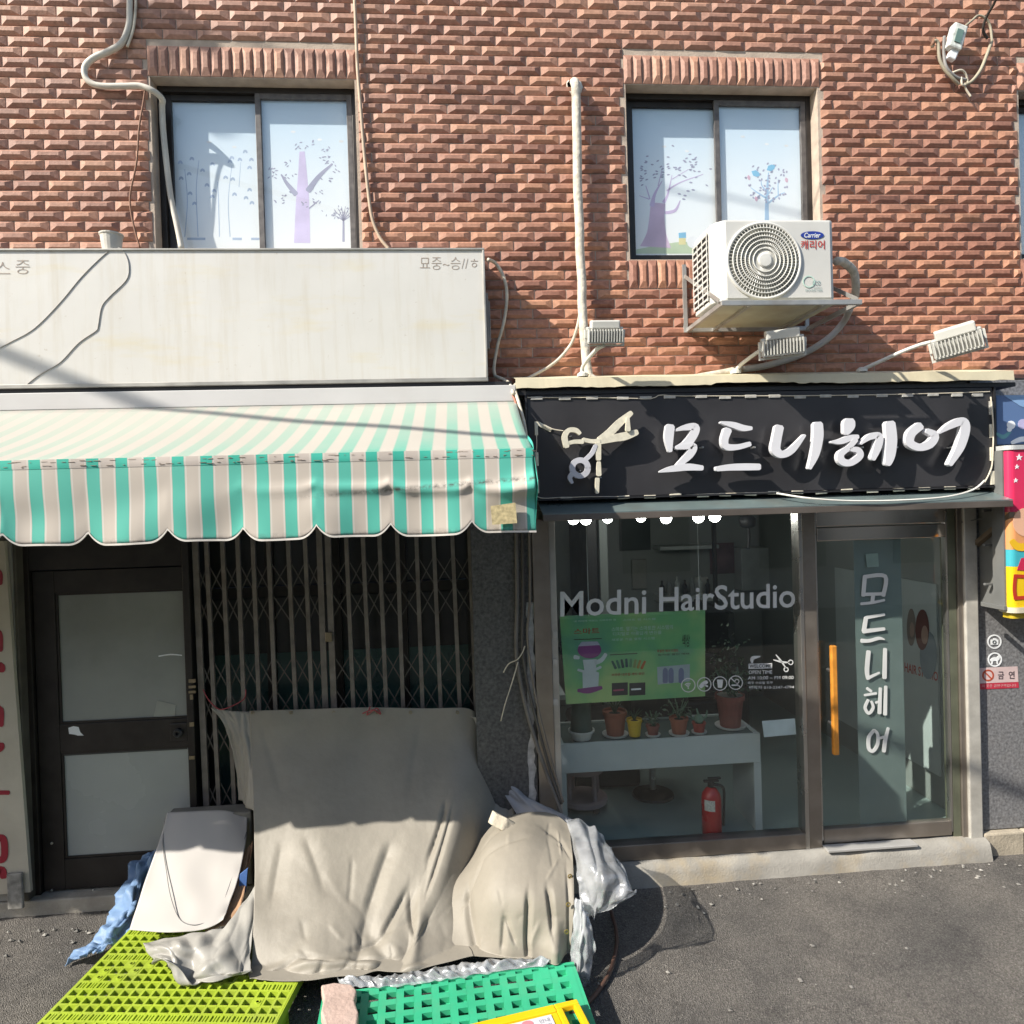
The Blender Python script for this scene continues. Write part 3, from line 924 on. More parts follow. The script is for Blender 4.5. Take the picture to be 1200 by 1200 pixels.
# ================================================================ BLANK SIGN BOX
S = thing("blank_sign_box", "long blank off-white sign box with faded marks above the striped awning", "sign", (-1.7, -.13, 3.275))
sx1, sz0, sz1 = .195, 3.277, 4.087
def sign_face():
    mt, nt, b = NT("sign_offwhite")
    L = nt.links
    geo = nt.nodes.new("ShaderNodeNewGeometry")
    def nz(scale, mapping, det=6):
        mp = nt.nodes.new("ShaderNodeMapping"); mp.inputs["Scale"].default_value = mapping
        n = nt.nodes.new("ShaderNodeTexNoise"); n.inputs["Scale"].default_value = scale; n.inputs["Detail"].default_value = det; n.inputs["Roughness"].default_value = .62
        L.new(geo.outputs["Position"], mp.inputs[0]); L.new(mp.outputs[0], n.inputs["Vector"]); return n.outputs["Fac"]
    def ramp(f, p0, c0, p1, c1):
        r = nt.nodes.new("ShaderNodeValToRGB"); e = r.color_ramp.elements
        e[0].position = p0; e[0].color = (*c0, 1); e[1].position = p1; e[1].color = (*c1, 1); L.new(f, r.inputs[0]); return r.outputs[0]
    def mul(x, y):
        m = nt.nodes.new("ShaderNodeMixRGB"); m.blend_type = 'MULTIPLY'; m.inputs[0].default_value = 1; L.new(x, m.inputs[1]); L.new(y, m.inputs[2]); return m.outputs[0]
    base = ramp(nz(1.2, (1, 1, 1)), .35, (.585, .57, .53), .65, (.63, .615, .575))
    ghost = ramp(nz(2.6, (.55, 1, 2.6), 4), .54, (1, 1, 1), .68, (1.0, .955, .83))          # yellowed ghosts of old lettering
    drip = ramp(nz(9, (2.2, 1, .16), 5), .50, (1, 1, 1),   .80, (.90, .865, .80))               # rain streaks
    spots = ramp(nz(30, (1, 1, 1), 8), .66, (1, 1, 1), .78, (.72, .66, .58))
    L.new(mul(mul(mul(base, ghost), drip), spots), b.inputs["Base Color"])
    b.inputs["Roughness"].default_value = .5
    n = nz(1.5, (1, 1, 1), 3)
    bp = nt.nodes.new("ShaderNodeBump"); bp.inputs["Strength"].default_value = .12; bp.inputs["Distance"].default_value = .05
    L.new(n, bp.inputs["Height"]); L.new(bp.outputs[0], b.inputs["Normal"])
    return mt
signw = sign_face()
MB().box((-7.0, -.252, sz0 + .012), (sx1 - .014, -.012, sz1 - .012)).build("face_panel", signw, S)
tr = MB()
tr.box((-7.0, -.262, sz1 - .012), (sx1, -.01, sz1)); tr.box((sx1 - .014, -.262, sz0 + .012), (sx1, -.01, sz1 - .012)); tr.box((-7.0, -.262, sz0 - .012), (sx1, -.01, sz0 + .012))
tr.build("edge_trim", M("sign_trim", (.36, .35, .32), .5, .4, var=.2, scale=6, dirt=.4, dcol=(.1, .09, .08)), S, bevel=.003)
ink = M("faded_ink", (.34, .28, .23), .7)
zz = [(494, 303), (503, 300), (515, 303), (527, 303), (540, 302), (552, 300)]
def mark(mb, cx, cy, s_):
    k = random.randint(0, 2)
    if k == 0:
        mb.stroke([(cx - s_, cy - s_, 1.2), (cx - s_, cy + s_, 1.2), (cx + s_, cy + s_, 1)], -.2545, .002)
        mb.stroke([(cx - s_, cy - s_, 1.0), (cx + s_, cy - s_ * .6, 1.1), (cx + s_, cy + s_ * .5, .9)], -.2545, .002)
    elif k == 1:
        mb.stroke([(cx - s_, cy - s_ * .8, 1.1), (cx, cy - s_ * 1.1, 1), (cx + s_, cy - s_ * .7, .9)], -.2545, .002)
        mb.ring(cx, cy + s_ * .6, s_ * .7, 1.1, -.2545, .002, 8)
    else:
        mb.stroke([(cx - s_ * .7, cy + s_, 1.1), (cx - s_ * .2, cy - s_, 1)], -.2545, .002)
        mb.stroke([(cx + s_ * .8, cy - s_, 1.1), (cx + s_ * .6, cy + s_, 1)], -.2545, .002)
for txt, q in (("묘중~승//ㅎ", (492, 301, 560, 316)), ("스", (-6, 307, 12, 321)), ("중", (18, 305, 35, 321))):
    gr = MB(); text_px(gr, txt, *q, -.2535, -.012); gr.build("faded_marks", ink, S)
random.seed(11)
pass
bk = MB(); bk.box((sx1 + .001, -.10, 3.50), (sx1 + .022, -.04, 3.86)); bk.box((sx1 + .022, -.085, 3.55), (sx1 + .034, -.055, 3.81)); bk.build("side_latch", cable_grey, S, bevel=.004)

# ================================================================ AWNING
xr_b, xr_f = .362, .347
AW = thing("striped_awning", "cream awning with turquoise stripes and scalloped valance below the blank sign box", "awning", (-1.6, -.6, 2.36))
YA0, ZA0 = -.285, at(300, 476, -.285).z
YA1, ZA1 = -1.30, 2.752
XA0 = -7.0
xc_ = at(593, 580, YA1).x
pitch = (xc_ - at(43, 580, YA1).x) / 17
def stripe_mat(name, base, colr, edge, half, faded):
    mt, nt, b = NT(name)
    L = nt.links
    geo = nt.nodes.new("ShaderNodeNewGeometry")
    s_ = nt.nodes.new("ShaderNodeSeparateXYZ"); L.new(geo.outputs["Position"], s_.inputs[0])
    def mth(op, a, b2=None, clamp=False):
        n = nt.nodes.new("ShaderNodeMath"); n.operation = op; n.use_clamp = clamp
        for i, q in enumerate((a, b2)):
            if q is None: continue
            if isinstance(q, (int, float)): n.inputs[i].default_value = q
            else: L.new(q, n.inputs[i])
        return n.outputs[0]
    ph = mth('FRACT', mth('DIVIDE', mth('SUBTRACT', s_.outputs["X"], xc_ - pitch / 2 - 60 * pitch), pitch))
    d = mth('MULTIPLY', mth('ABSOLUTE', mth('SUBTRACT', ph, .5)), pitch)          # distance from stripe centre, metres
    core = mth('SUBTRACT', 1.0, mth('SMOOTH_MIN', 1.0, mth('MULTIPLY', mth('MAXIMUM', mth('SUBTRACT', d, half), 0.0), 900.0 if not faded else 140.0)), True)
    edg = mth('SUBTRACT', 1.0, mth('MULTIPLY', mth('ABSOLUTE', mth('SUBTRACT', d, half + .006)), 220.0), True)
    nz = nt.nodes.new("ShaderNodeTexNoise"); nz.inputs["Scale"].default_value = 2.3; nz.inputs["Detail"].default_value = 7
    L.new(geo.outputs["Position"], nz.inputs["Vector"])
    m0 = nt.nodes.new("ShaderNodeMixRGB"); m0.inputs[1].default_value = rgb(base, .93); m0.inputs[2].default_value = rgb(base, 1.05); L.new(nz.outputs["Fac"], m0.inputs[0])
    m1 = nt.nodes.new("ShaderNodeMixRGB"); m1.inputs[2].default_value = (*edge, 1); L.new(edg, m1.inputs[0]); L.new(m0.outputs[0], m1.inputs[1])
    if faded:
        # bleached: stripes survive best near the right end and the front bar
        mr = nt.nodes.new("ShaderNodeMapRange"); mr.inputs[1].default_value = -1.7; mr.inputs[2].default_value = -.1; mr.inputs[3].default_value = .42; mr.inputs[4].default_value = 1.15; L.new(s_.outputs["X"], mr.inputs[0])
        m2r = nt.nodes.new("ShaderNodeMapRange"); m2r.inputs[1].default_value = -.2; m2r.inputs[2].default_value = -1.25; m2r.inputs[3].default_value = .35; m2r.inputs[4].default_value = 1.0; L.new(s_.outputs["Y"], m2r.inputs[0])
        core = mth('MULTIPLY', mth('MULTIPLY', core, mr.outputs[0]), mth('MULTIPLY', m2r.outputs[0], mth('ADD', nz.outputs["Fac"], .35)), True)
    m2 = nt.nodes.new("ShaderNodeMixRGB"); m2.inputs[2].default_value = (*colr, 1); L.new(core, m2.inputs[0]); L.new((m0 if faded else m1).outputs[0], m2.inputs[1])
    res = m2.outputs[0]
    if not faded:
        # mildew line along an old fold and specks along the hem
        zl = mth('ADD', 2.565, mth('MULTIPLY', mth('ADD', s_.outputs["X"], .6), .055))
        dz = mth('ABSOLUTE', mth('SUBTRACT', s_.outputs["Z"], zl))
        n3 = nt.nodes.new("ShaderNodeTexNoise"); n3.inputs["Scale"].default_value = 26; n3.inputs["Detail"].default_value = 9; n3.inputs["Roughness"].default_value = .8; L.new(geo.outputs["Position"], n3.inputs["Vector"])
        xr = nt.nodes.new("ShaderNodeMapRange"); xr.inputs[1].default_value = -.85; xr.inputs[2].default_value = -.3; L.new(s_.outputs["X"], xr.inputs[0])
        bnd = mth('SUBTRACT', 1.0, mth('MULTIPLY', dz, 60.0), True)
        hem = mth('MULTIPLY', mth('SUBTRACT', 1.0, mth('MULTIPLY', mth('SUBTRACT', s_.outputs["Z"], 2.375), 38.0), True), .55)
        f = mth('MULTIPLY', mth('MAXIMUM', mth('MULTIPLY', bnd, xr.outputs[0]), hem), mth('MULTIPLY', mth('SUBTRACT', n3.outputs["Fac"], .42), 6.0, True), True)
        m3 = nt.nodes.new("ShaderNodeMixRGB"); m3.inputs[2].default_value = (.055, .05, .045, 1); L.new(f, m3.inputs[0]); L.new(res, m3.inputs[1]); res = m3.outputs[0]
    L.new(res, b.inputs["Base Color"])
    b.inputs["Roughness"].default_value = .62
    b.inputs["Sheen Weight"].default_value = .15
    # light glows through the cloth a little
    tl = nt.nodes.new("ShaderNodeBsdfTranslucent"); L.new(res, tl.inputs[0])
    ms = nt.nodes.new("ShaderNodeMixShader"); ms.inputs[0].default_value = .10
    L.new(b.outputs[0], ms.inputs[1]); L.new(tl.outputs[0], ms.inputs[2]); L.new(ms.outputs[0], nt.nodes["Material Output"].inputs[0])
    return mt
val_m = stripe_mat("awning_stripes", (.55, .49, .42), (.09, .47, .37), (.68, .645, .59), .027, False)
top_m = stripe_mat("awning_top_faded", (.475, .44, .38), (.13, .40, .30), (.5, .46, .4), .026, True)
# pelmet board above the cloth
MB().box((XA0, -.28, ZA0 + .002), (xr_b, -.02, at(300, 456, -.28).z)).build("pelmet", M("pelmet_white", (.54, .53, .52), .5, var=.05, scale=2, dirt=.15, dcol=(.4, .35, .3)), AW, bevel=.004)
MB().box((XA0, -.24, at(300, 456, -.28).z + .001), (xr_b - .02, -.03, sz0 - .013)).build("pelmet_gap_shade", black_plastic, AW)  # black box paints the shadow in the gap below the sign
nu, nv = 220, 12
rows = []
for j in range(nv + 1):
    t = j / nv
    r = []
    for i in range(nu + 1):
        u = i / nu
        x = XA0 + (xr_b + (xr_f - xr_b) * t - XA0) * u
        sag = -.022 * math.sin(math.pi * t) - .006 * math.sin(u * 40) * t * (1 - t) * 4
        r.append(Vector((x, YA0 + (YA1 - YA0) * t, ZA0 + (ZA1 - ZA0) * t + sag)))
    rows.append(r)
MB().grid(rows).build("canopy_cloth", top_m, AW, smooth=True, solid=.002)
# valance
notch = [at(x, 620, YA1).x for x in (5, 102, 198, 285, 372, 458, 553)]
sp = .362
while notch[0] > XA0 + sp:
    notch.insert(0, notch[0] - sp)
def vbottom(x):
    d = min(abs(x - n_) for n_ in notch)
    base = 2.372 + .010 * (x + 2) / 2.4 * -1
    up_ = .058 * max(0, 1 - d / .085) ** 2.2
    return base + up_ + .004 * math.sin(x * 9)
def vy(x, t):
    s_ = .012 * math.sin(x * 8.6 + 1) * t + .007 * math.sin(x * 21 + 2) * t * t + .012 * noise.noise(Vector((x * 3.1, t * 2.2, 4)))
    fold = .020 * math.exp(-((t - .47 - .05 * math.sin(x * 2)) / .06) ** 2) * min(1, max(0, (x + 1.1) * 1.2))
    s_ += fold
    if x > 0:        # the twisted corner
        s_ += .05 * (x / .34) ** 2 * math.exp(-((t - .42 - .25 * (1 - x / .34)) / .12) ** 2)
    return YA1 - .004 - s_ * .9
rows = []
nx = 900
for j in range(25):
    t = j / 24
    r = []
    for i in range(nx + 1):
        x = XA0 + (xr_f + .006 * t - XA0) * i / nx
        zb2 = vbottom(x)
        r.append(Vector((x, vy(x, t), ZA1 + .004 + (zb2 - ZA1) * t)))
    rows.append(r)
val = MB().grid(rows).build("valance", val_m, AW, smooth=True, solid=.002)
hm = MB()
pts = rows[-1]
for i in range(0, nx, 1):
    a, b_ = pts[i], pts[i + 1]
    hm.add([a + Vector((0, -.004, -.005)), b_ + Vector((0, -.004, -.005)), b_ + Vector((0, -.004, .004)), a + Vector((0, -.004, .004)), a + Vector((0, .004, -.005)), b_ + Vector((0, .004, -.005))], [(0, 1, 2, 3), (0, 4, 5, 1)])
hm.build("hem_trim", M("hem_white", (.70, .66, .60), .6, dirt=.4, dcol=(.25, .22, .18), dscale=8), val)
# stitched head strip
rows2 = []
for j in range(4):
    r = []
    for i in range(nx + 1):
        x = XA0 + (xr_f - XA0) * i / nx
        r.append(Vector((x, vy(x, j / 3 * .11) - (.0012 if j == 3 else .0035), ZA1 + .006 - .042 * j / 3)))
    rows2.append(r)
MB().grid(rows2).build("head_strip", stripe_mat("awning_head_strip", (.60, .53, .47), (.05, .50, .38), (.7, .66, .6), .025, False), val, smooth=True)
stc = MB()
random.seed(5)
for i in range(380):
    x = XA0 + (xr_f - XA0) * random.random()
    z = ZA1 - random.choice((.006, .026)) + random.uniform(-.003, .003)
    l = random.uniform(.004, .03)
    yy = vy(x, (ZA1 - z) / .38) - .0035
    stc.box((x, yy - .0015, z), (x + l, yy + .002, z + .0018))
stc.build("stitching", M("thread_brown", (.30, .24, .19), .8), val, kind="stuff")
# side return at the right end, partly folded under
rows = []
for j in range(9):
    t = j / 8
    r = []
    for i in range(7):
        u = i / 6
        r.append(Vector((xr_f + .006 * t + .003 + .010 * math.sin(u * 3 + t * 4), vy(xr_f, t) + .26 * u * (1 - .25 * t), ZA1 + .002 + .09 * u + (vbottom(xr_f) - ZA1) * t * (1 - .10 * u) - .09 * u * t)))
    rows.append(r)
MB().grid(rows).build("side_return", M("awning_teal", (.05, .42, .33), .6, var=.2, scale=8), AW, smooth=True, solid=.002)
pa = [at(x, y, 0) for x, y in ((575, 593), (604, 589), (606, 613), (577, 615))]
def onval(x, y):
    p = at(x, y, YA1 - .03); return p
pm = MB(); pm.pxpoly([(575, 593), (604, 589), (606, 613), (577, 615)], YA1 - .036, .006)
pm.build("patch", M("patch_yellow", (.48, .40, .22), .8, var=.3, scale=60), val)
# steel frame under the cloth
fr = MB()
fr.tube([(XA0, YA1 + .03, ZA1 - .03), (xr_f - .01, YA1 + .03, ZA1 - .03)], .017, 8)
for x in (-6.5, -5.2, -3.9, -2.4, -1.0, .2):
    fr.tube([(x, .10, 2.75), (x, YA1 + .03, ZA1 - .04)], .014, 8)
    fr.tube([(x, .10, 3.15), (x, YA1 + .03, ZA1 - .04)], .012, 8)
fr.build("frame_tube", gmat, AW)

# ================================================================ BLACK SALON SIGN
YS = -.25
K = thing("black_shop_sign", "black salon sign with white brush lettering and scissors above the glass front", "sign", (1.97, -.12, 2.52))
kx0, kx1, kz0, kz1 = .432, 3.512, 2.525, 3.172
blk = M("sign_black", (.036, .035, .038), .32, var=.18, scale=2.5, dirt=.25, dcol=(.06, .058, .058), dscale=2, bump=.03, bscale=6)
MB().box((kx0, YS, kz0), (kx1, -.02, kz1)).build("panel", blk, K, bevel=.004)
bd = MB()
for a, b_ in (((kx0 - .012, YS - .012, kz0 - .012), (kx1 + .012, -.015, kz0 - .001)), ((kx0 - .012, YS - .012, kz0), (kx0 - .001, -.015, kz1)), ((kx1 + .001, YS - .012, kz0), (kx1 + .012, -.015, kz1))):
    bd.box(a, b_)
bd.build("edge_frame", black_plastic, K)
# black strip standing in for the dark gap's shade, and cream weathered flashing on top
MB().box((kx0 - .06, YS - .002, kz1 + .003), (kx1 + .16, -.02, kz1 + .030)).build("gap_shade_strip", black_plastic, K)
cream = M("flashing_cream", (.62, .56, .40), .7, var=.12, scale=4, dirt=.35, dcol=(.35, .28, .18), dscale=4)
random.seed(3)
n = 90
rows = [[], [], []]
for i in range(n + 1):
    x = kx0 - .07 + (kx1 + .12 - kx0 + .07) * i / n
    jag = .010 * noise.noise(Vector((x * 5, 0, 0))) + (.012 if (1.6 < x < 2.15) else 0) + .006 * noise.noise(Vector((x * 22, 0, 3)))
    rows[0].append(Vector((x, .0, 3.335 + .004 * noise.noise(Vector((x * 3, 1, 0))))))
    rows[1].append(Vector((x, -.285, 3.272 + .006 * noise.noise(Vector((x * 4, 2, 0))))))
    rows[2].append(Vector((x, -.292 + .004 * noise.noise(Vector((x * 9, 7, 0))), 3.212 + jag)))
MB().grid(rows).build("flashing", cream, K, solid=.004)

letter_m = M("letter_white", (.66, .66, .69), .35, var=.04)
YL0, YLD = -.340, .036
z5 = lambda L_: [(760 + p[0] / 5.4545, 460 + p[1] / 5.4545, p[2] / 5.4545) for p in L_]
z6 = lambda L_: [(960 + p[0] / 5.4545, 460 + p[1] / 5.4545, p[2] / 5.4545) for p in L_]
glyphs = [
    ([[(140, 215, 62), (132, 290, 62), (140, 375, 28)], [(180, 240, 16), (240, 222, 42), (300, 222, 56), (285, 275, 62), (240, 330, 56), (180, 352, 26)], [(180, 352, 26), (235, 345, 40), (290, 345, 48), (260, 400, 56), (185, 470, 30)], [(75, 506, 12), (150, 488, 42), (250, 476, 50), (345, 482, 36)]], z5),
    ([[(465, 190, 16), (540, 206, 42), (605, 226, 44), (660, 228, 26)], [(508, 238, 58), (488, 300, 52), (500, 345, 48), (570, 348, 40), (650, 328, 34)], [(438, 488, 34), (520, 478, 46), (620, 475, 50), (710, 475, 46)]], z5),
    ([[(838, 220, 62), (822, 300, 62), (815, 365, 66), (855, 395, 52), (920, 365, 48), (1000, 272, 20)], [(1085, 200, 66), (1086, 280, 72), (1068, 390, 58), (1032, 485, 24)]], z5),
    ([[(195, 180, 76), (192, 215, 82), (175, 258, 44)], [(80, 316, 14), (140, 312, 40), (200, 290, 42), (250, 282, 30)], [(235, 300, 40), (190, 352, 38), (140, 395, 46), (150, 440, 52), (205, 448, 46), (262, 405, 48), (250, 368, 42), (205, 362, 30)], [(268, 328, 14), (325, 284, 42), (385, 278, 48), (376, 345, 56), (345, 425, 36)], [(455, 196, 72), (464, 300, 78), (455, 400, 70), (440, 458, 44)]], z6),
    ([[(650, 212, 58), (592, 262, 60), (584, 322, 58), (645, 350, 52), (712, 328, 58), (742, 275, 54), (690, 244, 36)], [(768, 260, 12), (840, 212, 46), (918, 184, 58), (936, 232, 66), (905, 345, 60), (838, 460, 34)]], z6)]
for strokes, zf in glyphs:
    lt = MB()
    for k, s_ in enumerate(strokes):
        lt.stroke([(p_[0], p_[1], p_[2] * .9) for p_ in zf(s_)], YL0 - .0015 * k, YLD, 6)
    lt.build("letter", letter_m, K)
pegs = MB()
for x in (787, 800, 820, 860, 880, 920, 955, 1005, 1030, 1045, 1085, 1110, 1120):
    p = at(x, 525, YS); pegs.tube([(p.x, YS - .06, p.z), (p.x, YS, p.z)], .006, 6, False)
pegs.build("standoff", alu, K)

# scissors emblem built of pale light strips
zs = lambda L_: [(600 + p[0] / 6, 440 + p[1] / 6, p[2] / 6) for p in L_]
led = M("led_strip_cream", (.66, .62, .50), .4, var=.12, scale=30)
sci = [[(840, 262, 26), (760, 330, 40), (690, 400, 42), (615, 450, 30)], [(880, 398, 30), (800, 425, 44), (720, 440, 40), (620, 465, 28)],
       [(615, 460, 24), (560, 462, 22), (500, 450, 22)], [(500, 465, 24), (440, 465, 22), (390, 478, 20)], [(385, 500, 30), (372, 430, 30), (400, 385, 26), (450, 385, 26), (478, 408, 20)],
       [(605, 480, 34), (610, 590, 26)], [(612, 610, 20), (612, 700, 26)], [(602, 725, 22), (600, 825, 18)], [(815, 300, 18), (818, 385, 26)]]
em = MB()
for k, s_ in enumerate(sci):
    em.stroke([(p_[0], p_[1], p_[2] * 1.3) for p_ in zs(s_)], YL0 + .012 - .002 * k, .028, 4)
em.build("scissors_emblem", led, K)
hn = MB()
hn.stroke(zs([(590, 490, 26), (565, 545, 30), (520, 590, 30)]), YL0, .03)
hn.ring(*[(600 + 480 / 6), (440 + 650 / 6)], 9.2, 6.5, YL0 - .002, .03, 16)
hn.stroke(zs([(425, 690, 34), (408, 720, 30), (425, 755, 20)]), YL0 - .004, .03)
hn.build("scissors_handle", M("handle_grey", (.50, .50, .54), .4), K)
pg = MB()
for x, y in ((700, 520), (722, 505), (735, 508), (702, 560), (668, 512), (678, 552)):
    p = at(x, y, YS); pg.tube([(p.x, YL0 + .03, p.z), (p.x, YS, p.z)], .004, 6, False)
pg.build("standoff", alu, K)

# small light modules round the border, strung on a wire
def led_mod(x, y, w_, h_, Y=YS, tilt=0):
    c = at(x, y, Y - .008)
    a = MB().box((-w_ / 2, 0, -h_ / 2), (w_ / 2, .012, h_ / 2), Matrix.Translation(c) @ Matrix.Rotation(tilt, 4, 'Y'))
    a.build("light_module", M("module_grey", (.42, .41, .38), .45, var=.2, scale=30) if y < 480 else led, K, bevel=.002)
for x in (629, 662, 694, 730, 757, 785, 822, 850, 880, 908, 938, 968, 1000, 1034, 1064, 1094, 1122, 1146):
    led_mod(x, 467 - (x - 629) * .009 + random.uniform(-.8, .8), .075, .020)
for x in (664, 668 + 63, 762, 792, 824, 850, 880, 907, 935, 963, 993, 1023, 1054, 1084, 1114, 1142):
    led_mod(x, 584.5 - (x - 650) * .0265 + random.uniform(-1, 1), .075, .020, tilt=random.uniform(-.05, .05))
for y in (502, 538, 570):
    led_mod(628.5 + (y - 500) * .02, y, .020, .085)
for y in (478, 505, 532, 560):
    led_mod(1162 + (y - 478) * .02, y, .026, .09)
led_mod(638, 500, .10, .026, tilt=math.radians(28))
wr = MB()
wr.tube([at(x, y, YS - .006) for x, y in ((618, 466), (700, 466), (760, 467), (774, 463), (800, 464), (900, 464), (1000, 463), (1100, 461), (1160, 459))], .003, 5)
wr.tube([at(x, y, YS - .006) for x, y in ((628, 497), (629, 520), (628, 540), (630, 560), (630, 582), (660, 583), (700, 582), (760, 582), (830, 579), (900, 577))], .003, 5)
wr.tube([at(x, y, YS - .02) for x, y in ((636, 498), (648, 503), (660, 505))], .004, 5)
wr.tube([at(x, y, YS - .012) for x, y in ((1161, 465), (1164, 500), (1163, 540), (1160, 553), (1154, 565))], .005, 5)
wr.build("wire", cable_white, K)
lw_ = MB()
lw_.tube([at(x, y, Yw) for x, y, Yw in ((1154, 563, YS - .03), (1140, 574, YS - .08), (1110, 582, -.39), (1060, 586, -.42), (1000, 587, -.42), (950, 584, -.40), (910, 578, YS - .03))], .006, 6)
lw_.build("hanging_wire", M("wire_white", (.72, .70, .64), .5), K)

# ---- metal canopy under the sign
CN = thing("metal_canopy", "narrow grey metal canopy projecting under the black sign", "canopy", (2.1, -.2, 2.38))
cz1, cz0 = at(800, 597, -.40).z, at(800, 606, -.40).z
cx0, cx1 = at(636, 602, -.40).x, at(1183.5, 620, -.36).x - .014
cp = MB()
cp.add([(cx0, -.405, cz1), (cx1, -.405, cz1), (cx1, -.02, cz1 + .115), (cx0, -.02, cz1 + .115), (cx0, -.405, cz1 - .006), (cx1, -.405, cz1 - .006), (cx1, -.02, cz1 + .105), (cx0, -.02, cz1 + .105)],
       [(0, 1, 2, 3), (7, 6, 5, 4), (0, 4, 5, 1), (1, 5, 6, 2), (2, 6, 7, 3), (3, 7, 4, 0)])
cp.build("top_sheet", M("canopy_teal_grey", (.23, .30, .30), .30, .5, var=.12, scale=3, dirt=.4, dcol=(.25, .22, .18), dscale=5), CN)
MB().box((cx0, -.408, cz0), (cx1, -.385, cz1 - .007)).build("fascia", M("canopy_brown", (.17, .145, .125), .4, .5, var=.15, scale=4), CN, bevel=.003)
MB().box((cx0 + .01, -.384, cz0 + .004), (cx1 - .01, -.03, cz0 + .012)).build("soffit", dark_frame, CN)
br = MB()
a, b_ = at(1186, 600, -.36), at(1143, 632, -.02)
br.prism([a + Vector((-.02, 0, 0)), a + Vector((.02, 0, 0)), b_ + Vector((.02, 0, -.02)), b_ + Vector((-.02, 0, -.02))], (0, 0, -.035))
br.build("bracket", M("bracket_brown", (.20, .15, .10), .6, .3, var=.2, dirt=.4, dcol=(.1, .06, .03)), CN)

# ================================================================ AIR CONDITIONER
acY0, acY1 = -.56, -.20
p0, p1 = at(850, 350, acY0), at(979, 350, acY0)
aX0, aX1 = p0.x, p1.x
aZ0, aZ1 = at(910, 352, acY0).z, at(910, 257.5, acY0).z
AC = thing("air_conditioner", "white outdoor air conditioner unit with round fan grille on a wall rack", "air conditioner", ((aX0 + aX1) / 2, -.38, aZ0))
acw = M("ac_white", (.58, .575, .54), .42, var=.04, dirt=.15, dcol=(.45, .40, .3))
cs = MB()
aL = aX0 - .055
plan = [(aL, acY1), (aL, acY0 + .085), (aL + .018, acY0 + .04), (aX0, acY0 + .006), (aX0 + .01, acY0), (aX1 - .02, acY0), (aX1 - .004, acY0 + .01), (aX1, acY0 + .03), (aX1, acY1)]
cs.prism([(x, y, aZ0) for x, y in plan], (0, 0, aZ1 - aZ0))
cas = cs.build("casing", acw, AC, bevel=.010, segs=3)
MB().box((aX0 + .01, acY0 - .004, aZ0 + .012), (aX1 - .025, acY0 + .002, aZ1 - .012)).build("front_panel", acw, AC, bevel=.003)
# side louvres
sv = MB().box((aL - .002, acY1 - .01, aZ0 + .03), (aL + .002, acY0 + .11, aZ1 - .04)); sv.build("side_opening", black_plastic, AC)
lv = MB()
for k in range(11):
    z = aZ0 + .045 + k * (aZ1 - aZ0 - .09) / 10
    lv.box((aL - .010, acY1 - .012, z - .006), (aL - .003, acY0 + .105, z + .006))
for k in range(4):
    y = acY1 - .012 + k * (acY0 + .117 - acY1) / 3
    lv.box((aL - .012, y - .006, aZ0 + .03), (aL - .0105, y + .006, aZ1 - .04))
lv.build("side_louvre", acw, AC)
gc = at(895.5, 305.5, acY0 - .012)
R_ = 45.5 / (FPX / (acY0 - CAM.y)) * .99
MB().lathe([(R_ - .012, -.001), (R_ - .012, .02), (.02, .03)], (gc.x, acY0 - .006, gc.z), 40, 'Y').build("fan_recess", M("fan_dark", (.17, .17, .14), .6), AC)
fb = MB()
for k in range(3):
    a = k * 2.094 + .5
    d1, d2 = Vector((math.cos(a), 0, math.sin(a))), Vector((math.cos(a + 1.15), 0, math.sin(a + 1.15)))
    c_ = Vector((gc.x, acY0 - .008, gc.z))
    fb.add([c_ + d1 * .03, c_ + d1 * (R_ - .03), c_ + ((d1 + d2) / 2).normalized() * (R_ - .02), c_ + d2 * (R_ - .05) + Vector((0, .004, 0)), c_ + d2 * .03], [(0, 1, 2, 3, 4)])
fb.build("fan_blade", M("fan_blade", (.24, .25, .22), .5), AC)
gw = M("grille_white", (.66, .65, .60), .4, var=.05)
def torus(mb, c, r, t, n=40, k=6):
    mb.tube([c + Vector((r * math.cos(2 * math.pi * i / n), 0, r * math.sin(2 * math.pi * i / n))) for i in range(n + 1)], t, k, False, caps=False)
torus_c = Vector((gc.x, acY0 - .018, gc.z))
mb = MB(); torus(mb, torus_c + Vector((0, .010, 0)), R_, .010, 48, 8); mb.build("grille_rim", gw, AC, smooth=True)
for k in range(1, 7):
    mb = MB(); torus(mb, torus_c + Vector((0, -.006 * (1 - k / 7), 0)), .045 + (R_ - .05) * k / 7, .0040, 40, 5); mb.build("grille_ring", gw, AC, smooth=True)
sp_ = MB()
for k in range(64):
    a = 2 * math.pi * k / 64
    pts = [torus_c + Vector((r * math.cos(a + tw), .004 - .006 * (1 - r / R_), r * math.sin(a + tw))) for r, tw in ((.04, 0), (R_ * .5, .12), (R_ - .004, .2))]
    sp_.tube(pts, .0020, 4, False, caps=False)
sp_.build("grille_spokes", gw, AC)
MB().lathe([(.044, .004), (.044, -.006), (.036, -.012), (.01, -.013)], (gc.x, acY0 - .018, gc.z), 24, 'Y').build("hub_cap", gw, AC)
